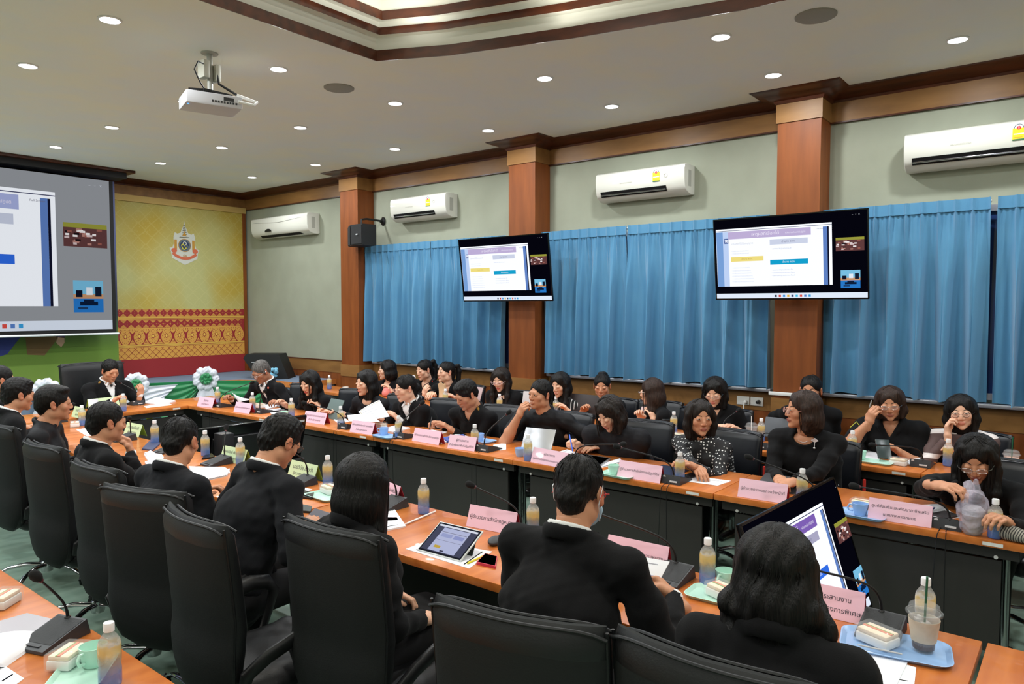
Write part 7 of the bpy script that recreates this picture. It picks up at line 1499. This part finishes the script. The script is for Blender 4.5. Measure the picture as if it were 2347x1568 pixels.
# wedge speaker on the stage with blue bow
p = at(575, 868, z=.764); t = ob('stage_monitor', None, None, (p.x, p.y, .763), -.9); m = MB(); m.prism([(.1, 0), (.56, 0), (.42, .36), (-.06, .36), (-.1, .3)], -.02, .34, mat('speaker_black', (20, 21, 22)), axis='y'); ob('cabinet', m, t); m = MB(); m.box((.02, -.024, .24), (.14, -.02, .25), STK); ob('badge', m, t); tag(t, 'black wedge shaped floor speaker on the stage behind the grey haired man', 'speaker')
m = MB(); g = random.Random(2); BB = mat('ribbon_sky_blue', (130, 196, 226), .5)
for i in range(16): a = g.uniform(0, 6.28); m.ball((.07*math.cos(a), .05*math.sin(a), .05+g.uniform(0, .1)), (.035, .03, .028), BB, 8)
p = at(622, 858, Y=9.2); tag(ob('ribbon_bow', m, None, (p.x, p.y, .77)), 'pale blue ribbon bow beside the floor speaker', 'ribbon')
# yellow blossoms of a floor plant seen in the gap at the corner of the tables
t = ob('potted_flower', None, None, (3.86, 8.36, 0)); m = MB(); m.ball((0, 0, .62), (.035, .03, .035), mat('ball_yellow', (226, 216, 40), .5), 14); ob('blossom', m, t); m = MB(); m.ball((.005, 0, .54), (.035, .03, .035), mat('ball_yellow_green', (190, 214, 60), .5), 14); ob('blossom', m, t)
m = MB(); m.tube([(0, 0, .1), (.004, 0, .3), (0, 0, .6)], .005, LG, 6); ob('stem', m, t); m = MB().lathe([(.05, 0), (.06, .12), (.055, .13)], mat('planter_dark', (50, 46, 40)), 16); ob('pot', m, t); tag(t, 'potted flower with two round yellow blossoms behind the corner table', 'flower')
# ------------------------------------------------------------ chairs of the front and second rows, executive chair
def seatchair(key, kd, label, back=.05, tagc=False):
    loc, yaw = PEOPLE[key][0], PEOPLE[key][1]; f = Vector((-math.sin(yaw), math.cos(yaw), 0)); p = Vector(loc)-f*back; p.x = min(p.x, 6.03) if key in ('d9', 'd4') else min(p.x, 6.12) if key[0] == 'd' else p.x; o = put(kd, label, (p.x, p.y, 0), yaw)
    if tagc: m = MB(); m.box((-.262, -.24, .62), (-.25, -.215, .7), mat('tag_red', (232, 60, 50), .6)); ob('size_label', m, o)['label'] = 'small red label'
    return o
for k, lb, tg in [('c1', 'black chair of the grey haired man beside the stage', 0), ('c2', 'black chair behind the woman with the raised grey tablet', 0), ('c3', 'black chair behind the third woman in the front row', 0), ('c4', 'black chair right behind the woman in the white shirt', 0), ('c5', 'black chair behind the man with the gold pin', 0), ('c6', 'black chair behind the man with his hand on his mouth', 0), ('c7', 'black chair behind the woman writing with a blue pen', 0), ('c8', 'black chair with a red label behind the polka dot blouse', 1), ('c9', 'black chair with a red label behind the woman with the brooch', 1), ('c10', 'black chair of the woman unwrapping a drink at the right edge', 0)]:
    seatchair(k, 'chairn', lb, .02, tg)
for k, lb in [('d1', 'black chair behind the woman with the rounded bob'), ('d2', 'black chair behind the woman with the lit microphone'), ('d3', 'black chair behind the woman with the high ponytail'), ('d4', 'black chair behind the woman with a fringe'), ('d5', 'black chair behind the striped top'), ('d6', 'black chair behind the woman with her hair in a bun'), ('d7', 'black chair right of the turned away woman'), ('d8', 'black chair behind the woman with centre parting'), ('d9', 'black chair behind the half hidden woman by the right pillar'), ('d10', 'black chair behind the woman lifting her glasses'), ('d11', 'black chair behind the woman leaning her cheek on her hand')]:
    seatchair(k, 'chairr', lb, .0)
seatchair('b1', 'boss', 'large black executive chair of the chairman with a high padded back', .02)
o = put('chairr', 'empty black chair between the writing woman and the polka dot blouse, second row', (6.2, 3.25, 0), EN_+.1); o = put('chairr', 'empty black chair at the right end of the second row', (6.25, .02, 0), EN_)
# ------------------------------------------------------------ pins, prints, mask
def disc(r, m_, th=.004): return MB().lathe([(0, 0), (r, 0), (r, th), (0, th*1.3)], m_, 16, Matrix.Rotation(-PI/2, 4, 'X'), cap=False)
GD = mat('pin_gold', (220, 176, 90), .3, .6); SV = mat('pin_silver', (225, 225, 228), .3, .4)
pin('b1', .1, 1.0, disc(.016, GD), 'lapel_pin', 'gold lapel pin'); pin('c1', -.1, .95, disc(.012, mat('pin_red', (190, 90, 70), .5)), 'lapel_pin', 'small red pin')
mb = MB(); mb.lathe([(0, 0), (.014, 0), (.012, .004)], GD, 14, Matrix.Rotation(-PI/2, 4, 'X')); mb.add([(-.006, .004, .008), (.006, .004, .008), (0, .004, .04)], [(0, 1, 2), (2, 1, 0)], GD); pin('c5', -.1, .97, mb, 'lapel_pin', 'gold and white pin')
mb = MB().tube([(-.014, 0, -.035), (0, 0, 0), (.008, 0, .02), (0, 0, .032), (-.008, 0, .02), (0, 0, 0), (.014, 0, -.035)], .0035, SV, 6); pin('c4', -.1, .97, mb, 'ribbon_brooch', 'white ribbon brooch')
mb = MB()
for i in range(7): a = i*.9; mb.ball((.012*math.cos(a), 0, .012*math.sin(a)), (.013, .008, .013), WS, 8)
mb.ball((0, .004, 0), .012, WS, 8); pin('c8', -.03, .95, mb, 'flower_brooch', 'white fabric flower')
mb = MB(); mb.add([(-.022, 0, .008), (0, .004, .022), (.022, 0, .008), (0, .002, -.004)], [(0, 1, 2, 3), (3, 2, 1, 0)], SV); mb.tube([(0, 0, 0), (.002, 0, -.035)], .003, SV, 6); mb.ball((.002, 0, -.04), (.008, .003, .006), SV, 8); mb.tube([(-.02, 0, .006), (0, 0, .02), (.02, 0, .006), (0, 0, -.004)], .003, SV, 6, closed=True); pin('c9', -.09, .99, mb, 'brooch', 'silver key shaped brooch')
mb = disc(.028, PAP); mb.lathe([(0, .005), (.014, .005), (.014, .0055)], mat('badge_dark', (40, 40, 50), .5), 14, Matrix.Rotation(-PI/2, 4, 'X')); pin('d2', .12, .98, mb, 'round_badge', 'white round badge')
for zz in (1.0, .88): mb = MB(); mb.ball((-.008, 0, 0), (.008, .004, .006), SV, 8); mb.ball((.008, 0, 0), (.008, .004, .006), SV, 8); pin('d10', .0, zz, mb, 'bow_button', 'small silver bow button')
# gold print on the back of the smiling man
loc, yaw, Hh, root, s, A, Nb, Ch, toL, R, Pv = PEOPLE['a3']
def backy(x, z): i = int(round((x-s.lo[0])/s.h)); k = int(round((z-s.lo[2])/s.h)); w = np.where(s.D[i, :, k] < 0)[0]; return float(s.lo[1]+w[0]*s.h) if len(w) else -.1
mb = MB(); 
for tx, sz, dz_ in (('50', .075, 0), ('ALRO', .034, -.055)):
    V, F = text_geo(tx, sz); mb.add([(-.1+v.x, backy(-.1+v.x, Nb[2]-.06+dz_+v.y)-.012, Nb[2]-.06+dz_+v.y) for v in V], F, mat('embroidery_gold', (214, 178, 40), .6)) 
ob('embroidered_print', mb, root)['label'] = 'gold 50 print'
# mask of the man in red glasses
loc, yaw, Hh, root, s, A, Nb, Ch, toL, R, Pv = PEOPLE['a8']; mk = SDF((-.09, .0, -.13), (.09, .15, .02), .004, k=.01); mk.ell((0, .045, -.055), (.064, .072, .062)); mk.half((0, .06, 0), (0, 1, .1)); mk.wob(.001, 200, 2, (.1, .1, 1)); V, F = mk.mesh(1); V = V@R.T+Hh
o = ob('face_mask', np_mesh('face_mask', [(V, F, 0)], [mat('mask_light_blue', (176, 206, 226), .8)]), root); o['label'] = 'pale blue face mask'
mb = MB(); TMm = Matrix.Translation(Hh) @ Matrix(R).to_4x4()
for x in (-1, 1): mb.tube([(x*.05, .07, -.03), (x*.07, .03, -.005), (x*.082, -.01, .03), (x*.086, -.026, .01), (x*.078, -.02, -.03), (x*.06, .05, -.085)], .0016, PAP, 6)
mb.v = [tuple(TMm @ Vector(v)) for v in mb.v]; ob('mask_loops', mb, root)
for k, col in (('c10', GD), ('c9', SV)):
    loc, yaw, Hh, root, s, A, Nb, Ch, toL, R, Pv = PEOPLE[k]; mb = MB(); mb.tube([(Nb[0]+.05*math.sin(t), Nb[1]+.02+.045*math.cos(t), Nb[2]-.0-.05*math.cos(t)-.01) for t in [i*.3 for i in range(-6, 7)]], .0014, col, 6); ob('necklace', mb, root)
